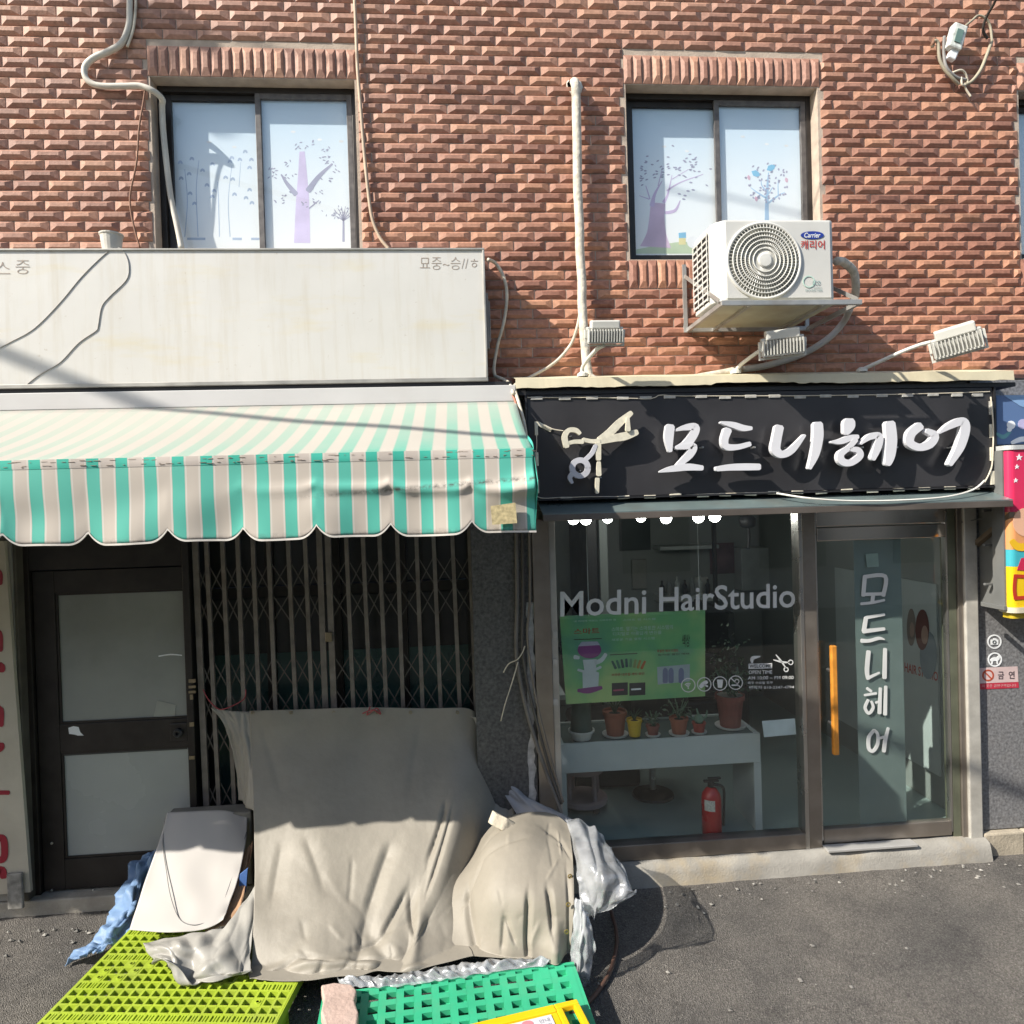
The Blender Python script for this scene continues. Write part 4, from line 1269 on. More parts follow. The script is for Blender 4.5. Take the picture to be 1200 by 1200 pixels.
# badge
bY = acY0 - .0075
bg_ = MB(); c = (952, 275.5)
bg_.disc(c[0], c[1], 13.6, bY, .002, 24, ry=4.6); bd_ = bg_.build("badge", M("badge_blue", (.02, .045, .28), .35), AC)
tx = MB(); text_px(tx, "Carrier", 942.5, 272.6, 961.5, 278.4, bY - .0016, .015, shear=.2); tx.build("lettering", whitep, bd_)
tx = MB(); text_px(tx, "캐리어", 938.5, 281.5, 966.5, 292, bY + .0005, .012); tx.build("lettering", M("badge_red", (.45, .05, .04), .5), AC)
ec = MB(); ec.ring(948, 330, 6.5, 1.2, bY, .0015, 14); ec.build("eco_mark", M("eco_green", (.42, .58, .50), .5), AC)
tx = MB(); text_px(tx, "ECO", 952.5, 329, 961.5, 334, bY, .02); text_px(tx, "INVERTER", 944, 339, 964, 341.5, bY, .0); text_px(tx, "system", 953, 336, 963, 338, bY, 0)
tx.build("lettering", M("eco_text", (.20, .30, .30), .5), AC)
ft = MB()
for x in (aX0 + .06, aX1 - .10):
    ft.box((x, acY0 + .02, aZ0 - .018), (x + .05, acY1 - .02, aZ0 - .001))
ft.build("foot", black_plastic, AC)
# valves at the right end
vv = MB(); vv.box((aX1 + .001, acY0 + .16, aZ0 + .02), (aX1 + .05, acY1 - .03, aZ0 + .19)); vv.build("valve_cover", M("valve_dark", (.12, .12, .12), .6), AC, bevel=.006)

# rack
RK = thing("ac_rack", "galvanised wall rack of angle bars carrying the air conditioner", "bracket", ((aX0 + aX1) / 2, 0, aZ0 - .05))
rkm = M("rack_galv", (.46, .46, .44), .45, .6, var=.15, scale=9, dirt=.3, dcol=(.3, .22, .14), dscale=6)
rx0, rx1, rz = at(845, 352, -.63).x, at(1010, 350, -.63).x, aZ0 - .019
f_ = MB(); f_.box((rx0, -.635, rz - .030), (rx1, -.615, rz)); f_.build("front_rail", rkm, RK, bevel=.003)
f_ = MB(); f_.box((rx0, -.03, rz - .030), (rx1, -.008, rz)); f_.build("wall_rail", rkm, RK, bevel=.003)
for x in (rx0, aX0 + .12, aX1 - .10, rx1 - .02):
    f_ = MB(); f_.box((x, -.614, rz - .028), (x + .022, -.031, rz - .003)); f_.build("arm", rkm, RK)
for x in (rx0 - .006, rx1 - .016):
    f_ = MB(); f_.box((x - .012, -.026, rz - .032), (x + .014, -.007, rz + .42)); f_.build("wall_post", rkm, RK)
    f_ = MB()
    a, b_ = Vector((x, -.62, rz + .002)), Vector((x, -.03, rz + .34))
    d = (b_ - a).normalized(); nn = Vector((0, -d.z, d.y)) * .012
    f_.prism([a + nn, b_ + nn, b_ - nn, a - nn], (-.004, 0, 0)); f_.build("brace", rkm, RK)
f_ = MB(); f_.box((rx0 + .03, -.60, rz - .010), (aX1 - .01, -.05, rz - .004)); f_.build("drip_tray", M("tray_cream", (.50, .48, .36), .5, var=.1, dirt=.5, dcol=(.3, .2, .1), dscale=4), RK)

# ================================================================ FLOOD LIGHTS
fw_m = M("flood_white", (.64, .63, .58), .4, var=.05, dirt=.15, dcol=(.4, .36, .3))
fin_m = M("flood_fin", (.52, .52, .49), .5, .3, var=.1)
GRP = "flood lights aimed back at the black sign"
def flood(label, hx, hy, base, path, hw=.20, yaw=0.0, Yh=-.5, tilt=.25, roll=0.0):
    c = at(hx, hy, Yh)
    root = thing("flood_light", label, "lamp", base, GRP)
    T = Matrix.Translation(c) @ Matrix.Rotation(yaw, 4, 'Z') @ Matrix.Rotation(roll, 4, 'Y') @ Matrix.Rotation(tilt, 4, 'X')
    h = hw * .62
    MB().box((-hw / 2, -.01, -h / 2), (hw / 2, .05, h * .22), T).build("housing", fin_m, root, bevel=.006)
    MB().box((-hw * .40, -.022, h * .13), (hw * .40, .045, h / 2), T).build("driver_box", fw_m, root, bevel=.008)
    MB().box((-hw * .48, -.024, -h * .50), (hw * .48, -.011, -h * .44), T).build("rim", fw_m, root)
    for k in range(13):
        x = -hw * .46 + k * hw * .92 / 12
        MB().box((x - .003, -.036, -h * .43), (x + .003, -.0105, h * .12), T).build("cooling_fin", fw_m, root)
    MB().box((-hw * .46, .051, -h * .45), (hw * .46, .056, h * .2), T).build("lens", M("lens", (.5, .5, .45), .15), root)
    yk = MB()
    yk.box((-hw * .56, .0, -h * .25), (-hw * .51, .03, h * .1), T); yk.box((hw * .51, .0, -h * .25), (hw * .56, .03, h * .1), T)
    yk.box((-hw * .56, .008, -h * .62), (hw * .56, .022, -h * .54), T); yk.box((-hw * .56, .008, -h * .54), (-hw * .52, .022, -h * .25), T); yk.box((hw * .52, .008, -h * .54), (hw * .56, .022, -h * .25), T)
    yk.build("yoke", fw_m, root)
    end = T @ Vector((0, .015, -h * .58))
    MB().tube([base] + path + [end], .0125, 8, True).build("arm", fw_m, root, smooth=True)
    MB().lathe([(.035, 0), (.035, .018), (.018, .03)], Vector(base) - Vector((0, 0, .004)), 14).build("base_plate", fw_m, root)
    return root
fz = lambda y: 3.335 + (3.272 - 3.335) * (-y / .285) + .006
def fbase(x, y): return Vector((x, y, fz(y)))
b1 = fbase(at(683, 447, -.2).x, -.2)
flood("white flood light on a short arm beside the wrapped pipe", 709, 389, b1, [b1 + Vector((.0, -.03, .06)), b1 + Vector((.05, -.2, .12))], .215, .0)
b2 = fbase(at(862, 437, -.12).x, -.12)
flood("white flood light directly below the air conditioner", 917, 401, b2, [b2 + Vector((.02, -.05, .05)), b2 + Vector((.12, -.25, .12))], .245, -.25, roll=-.06)
b3 = fbase(at(1010, 439, -.15).x, -.15)
flood("white flood light on a long slanting arm right of the air conditioner", 1121, 398, b3, [b3 + Vector((.04, -.03, .03)), b3 + Vector((.30, -.25, .13))], .265, -.6, -.56, .3, -.2)

# ================================================================ PIPES AND CABLES ON THE WALL
def cable(label, pts, r, mat, name="cable", cat="cable", n=8):
    """pts: (px, py, Y)"""
    pp = [at(*p) for p in pts]
    if name == "wrapped_pipe":
        pp = [p + Vector((.007 * noise.noise(p * 7), .004 * noise.noise(p * 9 + Vector((3, 3, 3))), 0)) for p in crom(pp, 4)]
    return MB().tube(pp, r, n).build(name, mat, smooth=True, label=label, cat=cat)
wrap = M("pipe_wrap", (.60, .55, .46), .8, var=.2, scale=30, bump=.6, bscale=40, dirt=.5, dcol=(.35, .27, .18), dscale=7)
cable("pale tape-wrapped pipe running straight up the brick wall between the windows", [(672, 97, .01), (674, 99, -.07), (675.5, 125, -.085), (677, 200, -.085), (680, 290, -.085), (683, 370, -.085), (686, 415, -.09), (690, 440, -.11)], .030, wrap, "wrapped_pipe", "pipe", 10)
pf = MB()
c = at(671, 98, -.02)
for k in range(3):
    pf.lathe([(.028 + .012 * k, 0), (.03 + .012 * k, .02), (.01, .03)], c + Vector((-.012 + .014 * k, 0, -.01 * k)), 9, 'Y')
pf.build("sealant_lump", M("foam_white", (.66, .62, .55), .9, bump=.6, bscale=30), smooth=True, label="lump of pale sealant where the wrapped pipe enters the wall", cat="sealant")
cable("pale tape-wrapped pipe lying along the top of the black sign", [(690, 440, -.13), (705, 447, -.13), (730, 450, -.12), (770, 449, -.10), (810, 443, -.09), (850, 436, -.08), (868, 432, -.08)], .022, wrap, "wrapped_pipe", "pipe")
cable("grey hose looping down from the air conditioner to the black sign", [(870, 433, -.07), (900, 428, -.06), (940, 415, -.05), (970, 397, -.06), (988, 378, -.10), (996, 362, -.2)], .022, M("hose_grey", (.45, .42, .38), .7, var=.15), "drain_hose", "hose")
cable("two thick insulated lines looping at the right end of the air conditioner", [(980, 306, -.42), (988, 307, -.38), (1000, 318, -.32), (1003, 335, -.28), (1001, 350, -.22), (996, 360, -.16)], .026, wrap, "insulated_line", "pipe")
cable("thin tan cable curving from the wrapped pipe to the awning corner", [(680, 365, -.10), (676, 385, -.07), (668, 405, -.05), (650, 425, -.05), (625, 440, -.08), (606, 449, -.16), (602, 456, -.2), (603, 470, -.22)], .010, cable_white)
cable("tan cable hanging beside the right end of the blank sign box", [(572, 304, -.10), (581, 309, -.05), (590, 324, -.045), (594, 345, -.045), (591, 375, -.045), (583, 405, -.05), (579, 430, -.06), (580, 440, -.08)], .011, cable_white)
cable("pale cable stub lying in the corner between sign box and awning", [(580, 441, -.10), (590, 445, -.16), (597, 450, -.22), (602, 462, -.30)], .012, cable_white)
cable("reddish cable tucked behind the awning corner", [(588, 446, -.14), (596, 455, -.22), (603, 468, -.30), (609, 490, -.36), (613, 520, -.4)], .007, M("cable_red", (.35, .14, .09), .6))
cable("yellowish cable dropping along the right edge of the awning", [(606, 449, -.18), (604, 458, -.26), (608, 472, -.34), (614, 495, -.40), (618, 520, -.42)], .010, cable_white)
cable("thick white cable bending across the wall to the hearts window", [(152, -12, -.03), (152, 8, -.03), (151, 30, -.03), (143, 50, -.035), (128, 60, -.04), (110, 68, -.045), (100, 78, -.045), (100, 90, -.045), (108, 98, -.045), (122, 101, -.045), (145, 101, -.045), (165, 101, -.045), (180, 107, -.04), (190, 116, .02), (190, 125, .05), (191, 150, .06), (195, 190, .06), (200, 230, .06), (207, 262, .05), (213, 292, .03)], .019, M("cable_thick_white", (.62, .58, .50), .6, var=.12, dirt=.3, dcol=(.3, .25, .2), dscale=9))
cable("thin pale cable beside the thick white one at the wall top", [(159, -12, -.03), (159, 10, -.03), (156, 35, -.03), (149, 55, -.03)], .008, cable_white)
cable("thin rusty wire hanging down beside the hearts window", [(170, 106, -.045), (168, 120, -.04), (163, 150, -.04), (160, 190, -.04), (153, 225, -.04), (153, 245, -.04), (158, 270, -.04), (164, 290, -.04)], .006, M("wire_rust", (.26, .13, .08), .7))
cable("brown cable running down the wall right of the hearts window", [(415, -12, -.035), (417, 30, -.035), (419, 80, -.035), (423, 130, -.035), (427, 180, -.035), (431, 220, -.035), (436, 255, -.035), (445, 278, -.04), (456, 292, -.05)], .011, M("cable_tan", (.46, .35, .25), .6, var=.2))
cable("grey wire drooping across the sign box from the white cup", [(133, 290, -.2546), (118, 302, -.2546), (95, 325, -.2546), (70, 355, -.2546), (40, 385, -.2546), (10, 402, -.2546), (-20, 418, -.2546)], .0025, M('wire_pale', (.34, .32, .29), .6))
cable("grey wire kinking down the sign box from the white cup", [(139, 290, -.2546), (147, 298, -.2546), (151, 312, -.2546), (148, 328, -.2546), (128, 348, -.2546), (119, 360, -.2546), (115, 382, -.2546), (112, 388, -.2546), (92, 402, -.2546), (70, 425, -.2546), (45, 440, -.2546), (30, 452, -.2546)], .003, M('wire_pale', (.34, .32, .29), .6))
cup = MB(); c = at(131, 289, -.16)
c.z = 4.089
cup.lathe([(.050, 0), (.056, .05), (.062, .105), (.068, .112), (.068, .12), (.056, .12), (.05, .03)], c, 20)
cup.build("white_cup", M("cup_white", (.60, .57, .50), .5, var=.25, scale=18, dirt=.5, dcol=(.22, .19, .15), dscale=9), smooth=False, label="dirty white plastic cup standing on the sign box", cat="cup")

# splice of cables at the right of the wall
W_ = thing("cable_splice", "tangle of spliced grey cables with a white connector on the brick wall", "cable splice", at(1130, 100, -.06))
zq = lambda L_: [(860 + p[0] / 3.529, p[1] / 3.529, p[2]) for p in L_]
cn = MB()
c = at(1120, 45, -.09)
cn.box((-.05, -.03, -.085), (.05, .03, .085), Matrix.Translation(c) @ Matrix.Rotation(math.radians(18), 4, 'Y'))
cn.build("connector", M("connector_white", (.60, .62, .58), .5, var=.3, scale=40), W_, bevel=.012)
cn = MB(); cn.box((-.022, -.036, -.05), (.022, -.031, .04), Matrix.Translation(c) @ Matrix.Rotation(math.radians(18), 4, 'Y')); cn.build("connector_lid", M("connector_green", (.12, .20, .18), .5), W_)
cn = MB(); c2 = at(1116, 64, -.08); cn.box((-.028, -.02, -.04), (.028, .02, .04), Matrix.Translation(c2) @ Matrix.Rotation(math.radians(25), 4, 'Y')); cn.build("connector", whitep, W_, bevel=.008)
olive = M("cable_olive", (.30, .27, .20), .7, var=.2)
for k, (pts, r, mm) in enumerate((
        ([(820, 195, -.05), (830, 170, -.06), (845, 180, -.06), (850, 240, -.06), (870, 285, -.06), (905, 325, -.06), (930, 350, -.05)], .011, olive),
        ([(870, 150, -.08), (868, 220, -.07), (880, 280, -.07), (920, 320, -.06), (960, 330, -.05)], .010, cable_grey),
        ([(1065, 175, -.05), (1045, 230, -.06), (1020, 290, -.06), (985, 335, -.06), (955, 350, -.05)], .011, olive),
        ([(905, 300, -.06), (940, 290, -.07), (960, 310, -.06), (965, 345, -.05), (945, 352, -.06), (940, 320, -.06)], .007, cable_white),
        ([(830, 160, -.04), (825, 175, -.06), (818, 190, -.05)], .012, M("cable_brown", (.2, .1, .06), .7)),
        ([(960, 105, -.07), (985, 85, -.06), (1010, 65, -.05), (1040, 75, -.05), (1060, 110, -.04), (1068, 175, -.05)], .008, olive),
        ([(950, 345, -.05), (960, 370, -.05), (980, 400, -.05)], .007, cable_white))):
    MB().tube([at(*p) for p in zq(pts)], r, 7).build("cable_end", mm, W_, smooth=True)
cable("black cable dropping from the roof to the cable splice", [(1172, -14, -.30), (1165, 4, -.22), (1156, 20, -.14), (1152, 35, -.09), (1157, 45, -.06)], .009, cable_dark)

# bundle of cables down the granite pillar
for k, (pts, r, lb) in enumerate((
        ([(605, 620, -.03), (606, 700, -.03), (605, 760, -.03), (610, 800, -.03), (622, 850, -.03), (640, 905, -.04), (655, 945, -.06), (665, 985, -.10)], .013, "thickest dark cable running down the granite pillar"),
        ([(612, 620, -.03), (613, 700, -.03), (612, 755, -.03), (618, 800, -.03), (630, 850, -.03), (644, 900, -.04), (658, 942, -.06)], .010, "second dark cable down the pillar, inside the thickest"),
        ([(620, 620, -.03), (621, 700, -.03), (618, 745, -.03), (624, 795, -.03), (634, 845, -.03), (648, 898, -.04), (660, 940, -.06)], .008, "thinnest dark cable of the pillar bundle, nearest the salon frame"))):
    cable(lb, pts, r, M("bundle_%d" % k, ((.16, .145, .13), (.09, .08, .07), (.2, .17, .14))[k], .6, var=.2))
cable("short white tie looped round the pillar cables", [(590, 788, -.02), (596, 778, -.03), (606, 773, -.05), (612, 765, -.05), (615, 757, -.05)], .004, cable_white, "cable_tie", "cable tie")
cable("thin cord tied from the pillar cables to the tarpaulin", [(607, 776, -.05), (600, 800, -.04), (592, 825, -.03), (587, 845, -.02)], .004, cable_white, "cord", "cord")
# peeling white paint on the pillar edge
pe = MB()
random.seed(9)
xq, yq = 627, 706
L_, R2 = [], []
for k in range(34):
    y = 706 + k * 7.2
    gap = 845 < y < 868
    L_.append((617.5 + (y - 706) * .012 + random.uniform(-1.5, 1) + (2 if gap else 0), y)); R2.append((625.5 + (y - 706) * .008 + random.uniform(-1.5, 2) - (2 if gap else 0), y))
for k in range(33):
    pe.pxpoly([L_[k], R2[k], R2[k + 1], L_[k + 1]], -.004, .003)
pe.build("peeling_paint", M("old_white_paint", (.42, .41, .40), .8, var=.3, scale=20), B)
ys_ = MB(); pxbox(ys_, 628, 732, 637, 745, -.006, -.003); ys_.build("yellow_sticker", M("sticker_yellow", (.45, .40, .05), .6, var=.4, scale=90), B)
# overhead cable along the street (its shadow crosses the sign box and the awning)
n_aw = (Vector((0, YA1 - YA0, ZA1 - ZA0))).cross(Vector((1, 0, 0))).normalized()
def on_aw(x, y):
    d = ray(x, y); p = Vector((0, YA0, ZA0)); t = (p - CAM).dot(n_aw) / d.dot(n_aw); return CAM + d * t
pA, pB = at(20, 420, -.252) - SUN * 6.0, on_aw(600, 507) - SUN * 6.0
d = (pB - pA)
ov = MB(); ov.tube([pA - d * 3, pA - d * 1.2 + Vector((0, 0, -.0)), pA, pB, pB + d * .15, pB + d * 2], .034, 8, False)
ov.build("overhead_cable", cable_dark, smooth=True, label="thick black cable strung over the street above the awning", cat="cable")

# cable closure slung overhead; only its shadow reaches the wall top
OC = thing("cable_closure", "black cable closure with coiled slack on a thin line above the street", "cable closure", at(205, 35, 0) - SUN * 5.0)
c = WO[OC.name]
q0, q1 = at(60, -8, 0) - SUN * 5.0, at(420, 82, 0) - SUN * 5.0
dd = (q1 - q0)
MB().tube([q0 - dd * 2, q0, q1, q1 + dd * 3], .009, 6, False).build("line", cable_dark, OC)
e = dd.normalized()
MB().tube([c - e * .16, c + e * .16], .075, 12, False).build("closure", black_plastic, OC)
for k in range(3):
    MB().tube([c + e * (.05 * k - .1) + Vector((.13 * math.cos(a) - .05 * k, .03 * k, .16 * math.sin(a) - .16)) for a in [i * .628 for i in range(11)]], .013, 6).build("slack_coil", cable_dark, OC, smooth=True)
MB().tube([c - e * .15, c - e * .30 + Vector((0, 0, -.25)), c - e * .26 + Vector((0, 0, -.42))], .03, 8, True, .012).build("drop_cable", cable_dark, OC, smooth=True)

# ================================================================ HAIR SALON
random.seed(21)
sx0, sx1 = .46, 3.60
iz = .112
HS = thing("salon_shopfront", "glass salon shop front in a brushed bronze frame between the two granite piers", "shop front", (2.0, 0, .12))
bronze = M("bronze_frame", (.30, .265, .23), .32, .7, var=.15, scale=6, dirt=.25, dcol=(.10, .085, .07))
jamb_m = M("jamb_silver", (.46, .45, .42), .35, .6, var=.15, scale=7, dirt=.3, dcol=(.2, .19, .17))
gx0, gx1 = at(655, 800, 0).x, at(937, 800, 0).x
m0, m1 = gx1, at(957, 800, 0).x
d1 = at(1112, 800, 0).x
zt = 2.45
zr0, zr1 = at(800, 1003, -.02).z, at(800, 985, -.02).z
fr = MB()
fr.box((sx0 + .002, -.03, iz - .03), (gx0 - .045, .07, zt)); fr.build("jamb", bronze, HS, bevel=.004)
MB().box((gx0 - .044, -.015, iz - .03), (gx0, .06, zt)).build("jamb", jamb_m, HS, bevel=.004)
MB().box((m0, -.035, iz - .03), (m0 + .028, .07, zt)).build("mullion", steel, HS, bevel=.004)
MB().box((m0 + .029, -.03, iz - .03), (m1, .07, zt)).build("mullion", bronze, HS, bevel=.004)
MB().box((gx0 + .001, -.04, zr0), (gx1 - .001, .06, zr1)).build("bottom_rail", bronze, HS, bevel=.006)
MB().box((gx0 + .001, -.03, 2.40), (gx1 - .001, .06, zt)).build("top_rail", bronze, HS, bevel=.004)
# right jamb: dark reveal, silver post, white outer strip
MB().box((d1 + .004, -.01, iz - .03), (d1 + .062, .07, zt)).build("jamb", M("jamb_olive", (.16, .17, .12), .35, .4, var=.2), HS, bevel=.004)
MB().box((d1 + .063, -.025, iz - .03), (d1 + .10, .07, zt)).build("jamb", bronze, HS, bevel=.004)
MB().box((d1 + .101, -.045, .08), (3.548, .07, zt)).build("jamb", M("jamb_white", (.55, .53, .48), .4, .3, var=.12, scale=9, dirt=.4, dcol=(.25, .23, .2), dscale=6), HS, bevel=.008)
sg = glass_mat("shop_glass", (.945, .975, .965), 1.46)
pane = MB().box((gx0 + .001, .012, zr1 - .01), (gx1 - .001, .020, 2.41)).build("shop_pane", sg, HS)
# --- vinyl on the glass
vin = M("vinyl_white", (.62, .63, .62), .5, var=.06)
YV = .0095
for wd, x0, x1, y0, y1 in (("Modni", 656.5, 757.5, 693.5, 723.0), ("HairStudio", 772.5, 932, 688.0, 717.0)):
    tx = MB(); text_px(tx, wd, x0, y0, x1, y1, YV, .012, -.035 if wd == "Modni" else -.032); tx.build("lettering", vin, pane)
zv = lambda x, y: (800 + x / 6, 750 + y / 6)
for k, x in enumerate((40, 152, 263, 373)):
    cx, cy = zv(x, 318 - k * 6)
    mb = MB(); mb.ring(cx, cy, 7.9, 1.0, YV, .0015, 24)
    if k == 0:
        for r in (1.5, 3.2, 5.0):
            mb.stroke([(cx + r * math.cos(a), cy + 2.8 + r * math.sin(a), 1.1) for a in [math.radians(-140 + q * 16) for q in range(6)]], YV, .0015, 2)
        mb.disc(cx, cy + 3.4, .9, YV, .0015, 8)
    elif k == 1:
        mb.stroke([(cx - 4.5, cy + 3, 4.2), (cx - 1, cy - .5, 5), (cx + 3, cy - 3, 4)], YV, .0015); mb.stroke([(cx, cy + .5, 2), (cx + 4, cy + 2.5, 2)], YV, .0015)
    elif k == 2:
        mb.pxpoly([(cx - 3.6, cy - 4.6), (cx + 3.6, cy - 4.6), (cx + 2.4, cy + 5), (cx - 2.4, cy + 5)], YV, .0015)
    else:
        mb.stroke([(cx - 5.4, cy - 5.2, 1.2), (cx + 5.4, cy + 5.2, 1.2)], YV, .0015); mb.stroke([(cx - 4.5, cy + 3, 1.6), (cx + 3, cy + 3, 1.6)], YV, .0015); mb.ring(cx + 1.5, cy - 1.5, 2.4, .9, YV, .0015, 10)
    mb.build("icon", vin, pane)
tx = MB(); tx.pxpoly([zv(463, 167), zv(629, 163), zv(629, 199), zv(463, 203)], YV, .001); tx.build("label_bar", vin, pane)
tx = MB(); text_px(tx, "WELCOME", *zv(470, 172), *zv(622, 196), YV - .0012, .015, -.02); tx.build("lettering", M("vinyl_dark", (.05, .06, .06), .5), pane)
for t_, a, b_ in (("OPEN TIME", (464, 214), (630, 240)), ("AM 10:00 ~ PM 09:00", (458, 255), (780, 279)), ("매주 수요일 휴무", (458, 292), (634, 311)), ("연락처 010-2347-4794", (466, 322), (783, 346))):
    tx = MB(); text_px(tx, t_, *zv(*a), *zv(*b_), YV, .012, -.012); tx.build("lettering", vin, pane)
sc = MB()
q = lambda L_: [(*zv(p[0], p[1]), p[2] / 6) for p in L_]
sc.stroke(q([(640, 140, 6), (700, 155, 14), (745, 158, 8)]), YV, .0015); sc.stroke(q([(657, 105, 6), (690, 145, 12), (725, 195, 8)]), YV, .0015)
sc.ring(*zv(760, 157), 2.6, 1.1, YV, .0015, 12); sc.ring(*zv(728, 208), 2.4, 1.1, YV, .0015, 12)
sc.stroke(q([(488, 160, 14), (492, 128, 26), (545, 116, 8)]), YV, .0015)
sc.build("icon", vin, pane)
cd = MB(); cd.pxpoly([(893, 845), (931.5, 842), (933, 860.5), (895.5, 864)], .0225, .002); cd.build("blank_card", M("card_white", (.58, .64, .67), .6), HS)
# hinge bits on the left jamb
hb = MB()
for y in (744, 776, 823):
    pxbox(hb, 648, y - 3.5, 653.5, y + 3.5, -.022, -.016)
hb.build("jamb_clip", M("clip_pale", (.45, .43, .4), .5), HS)

# --- door leaf
DR = MB()
da, db = m1 + .004, d1
zd0, zd1 = .105, at(1030, 967, -.01).z
zd2, zd3 = at(1030, 632, -.01).z, at(1030, 616, -.01).z
DR.box((da, -.012, zd0 + .02), (da + .012, .03, 2.42)); DR.box((db - .012, -.012, zd0 + .02), (db, .03, 2.42))
door = DR.build("glass_door", steel, HS)
chrome = M("polished_steel", (.62, .55, .48), .10, 1.0, var=.06, scale=3)
MB().box((da + .013, -.018, zd2), (db - .013, .036, zd3)).build("rail", chrome, door, bevel=.004)
MB().box((da + .013, -.016, zd3 + .006), (db - .013, .034, 2.41)).build("rail", chrome, door, bevel=.004)
MB().box((da + .013, -.018, zd0), (db - .013, .036, zd1)).build("rail", bronze, door, bevel=.005)
MB().box((da + .013, .004, zd1 - .01), (db - .013, .012, zd2 + .01)).build("pane", sg, door)
fs = MB(); fx0, fx1 = at(1004, 800, .013).x, at(1059, 800, .013).x
fs.box((fx0, .0135, zd1 + .002), (fx1, .015, zd2 - .002)); fs.build("frosted_strip", M("frosted_strip", (.165, .205, .20), .4, var=.06), door)
zh = lambda L_: [(920 + p[0] / 2.727, 580 + p[1] / 2.727, p[2] / 2.727) for p in L_]
hang = [[[(255, 262, 13), (252, 300, 13), (250, 322, 13)], [(252, 262, 12), (320, 260, 13), (314, 322, 13)], [(250, 318, 11), (316, 316, 10)], [(282, 318, 12), (279, 342, 12)], [(243, 348, 9), (280, 344, 9), (318, 336, 7)]],
        [[(260, 392, 11), (318, 382, 8)], [(259, 392, 13), (252, 436, 14)], [(250, 436, 14), (318, 428, 10)], [(244, 466, 13), (270, 466, 11), (300, 458, 10), (318, 462, 4)]],
        [[(267, 500, 14), (262, 560, 14), (266, 588, 12)], [(264, 586, 11), (302, 568, 6)], [(320, 492, 12), (318, 585, 14)]],
        [[(262, 618, 9), (276, 628, 9)], [(254, 640, 7), (292, 634, 8)], [(266, 655, 9), (256, 680, 10), (268, 698, 10), (282, 680, 9), (276, 660, 8)], [(290, 664, 7), (302, 660, 8)], [(305, 618, 10), (302, 698, 12)], [(322, 612, 10), (320, 702, 12)]],
        [[(285, 752, 10), (268, 775, 12), (268, 810, 12), (282, 818, 11), (296, 796, 11), (296, 765, 10), (285, 752, 9)], [(300, 778, 8), (316, 774, 9)], [(330, 745, 9), (320, 785, 13), (316, 820, 12)]]]
for g_ in hang:
    mb = MB()
    for k, s_ in enumerate(g_):
        mb.stroke(zh(s_), -.0005 - .0004 * k, .002, 5)
    mb.build("lettering", vin, door)
sq = MB(); sq.pxpoly([(1014.5, 649), (1029, 648), (1030, 664), (1016, 665)], .001, .002); sq.build("square_sticker", M("sticker_green", (.23, .33, .30), .5), door)
hd = MB()
hx, hz0, hz1 = at(977, 820, -.06).x, at(978, 884, -.06).z, at(977, 756, -.06).z
hd.box((hx - .020, -.085, hz0), (hx + .020, -.050, hz1)); ho = hd.build("pull_handle", M("oak_varnish", (.62, .25, .035), .35, var=.25, scale=14, coat=.3), door, bevel=.008)
hp = MB()
for z in (hz0 + .2, hz1 - .18):
    hp.tube([(hx - .002, -.05, z), (hx - .002, .004, z)], .012, 10, False)
hp.build("handle_post", steel, ho)
hi = MB(); hi.box((hx - .11, .06, hz0 + .02), (hx - .075, .09, hz1 + .02)); hi.build("pull_handle", M("dark_oak", (.07, .035, .02), .4), door, bevel=.006)
lb = MB(); lb.box((hx - .155, .030, hz0 + .34), (hx - .125, .034, hz0 + .52)); lb.build("door_label", M("label_grey", (.30, .26, .24), .5), door)
lc = MB(); lc.box((hx - .165, -.014, hz0 + .20), (hx - .105, .032, hz0 + .32)); lc.build("door_lock", black_plastic, door, bevel=.004)
# step plate
sp = MB()
sp.add([at(966, 1003, -.04) * 1.0, at(1073, 994, -.04), at(1062, 990, .0), at(966, 998, .0)], [(0, 1, 2, 3)])
for p in sp.v: p.z = .135
stp = MB().box((at(966, 1000, -.05).x, -.105, .086), (at(1070, 995, -.05).x, -.022, .104))
stp.build("step_plate", M("plate_alu", (.48, .47, .45), .4, .3, var=.1), HS, bevel=.004)

# --- room
rc = M("salon_wall", (.24, .265, .255), .7, var=.06, scale=2)
SR = thing("salon_room", "dim salon room with grey walls behind the shop glass", "room", (2.0, 1.8, iz))
YB = 3.4
MB().box((sx0 - .10, .08, iz - .12), (sx1 + .1, YB, iz)).build("floor", M("salon_floor", (.27, .34, .33), .35, var=.08, scale=1.5), SR)
MB().box((sx0 - .10, YB, iz), (sx1 + .1, YB + .05, 2.6)).build("back_wall", rc, SR)
MB().box((sx0 - .10, .08, iz), (sx0 - .002, YB, 2.6)).build("left_wall", rc, SR)
MB().box((sx1 - .05, .31, iz), (sx1 + .04, YB, 2.6)).build("right_wall", rc, SR)
MB().box((sx0 - .10, .08, 2.60), (sx1 + .1, YB, 2.66)).build("ceiling", M("salon_ceiling", (.16, .17, .165), .8), SR)
MB().box((at(703, 650, 2.2).x, 2.2, iz), (at(712, 650, 2.2).x, YB, 2.6)).build("partition", rc, SR)
MB().box((at(690, 650, 2.2).x, 2.25, iz), (at(701, 650, 2.2).x, YB, 2.6)).build("dark_doorway", black_plastic, SR)
pn = MB(); pn.box((at(726, 620, YB - .03).x, YB - .03, at(740, 645, YB - .03).z), (at(762, 620, YB - .03).x, YB - .01, 2.58)); pn.build("dark_panel", M("dark_panel", (.035, .05, .05), .4), SR)
pn = MB(); pn.box((at(835, 640, 2.6).x, 2.58, iz), (at(839, 640, 2.6).x, 2.62, 2.6)); pn.build("post", black_plastic, SR)
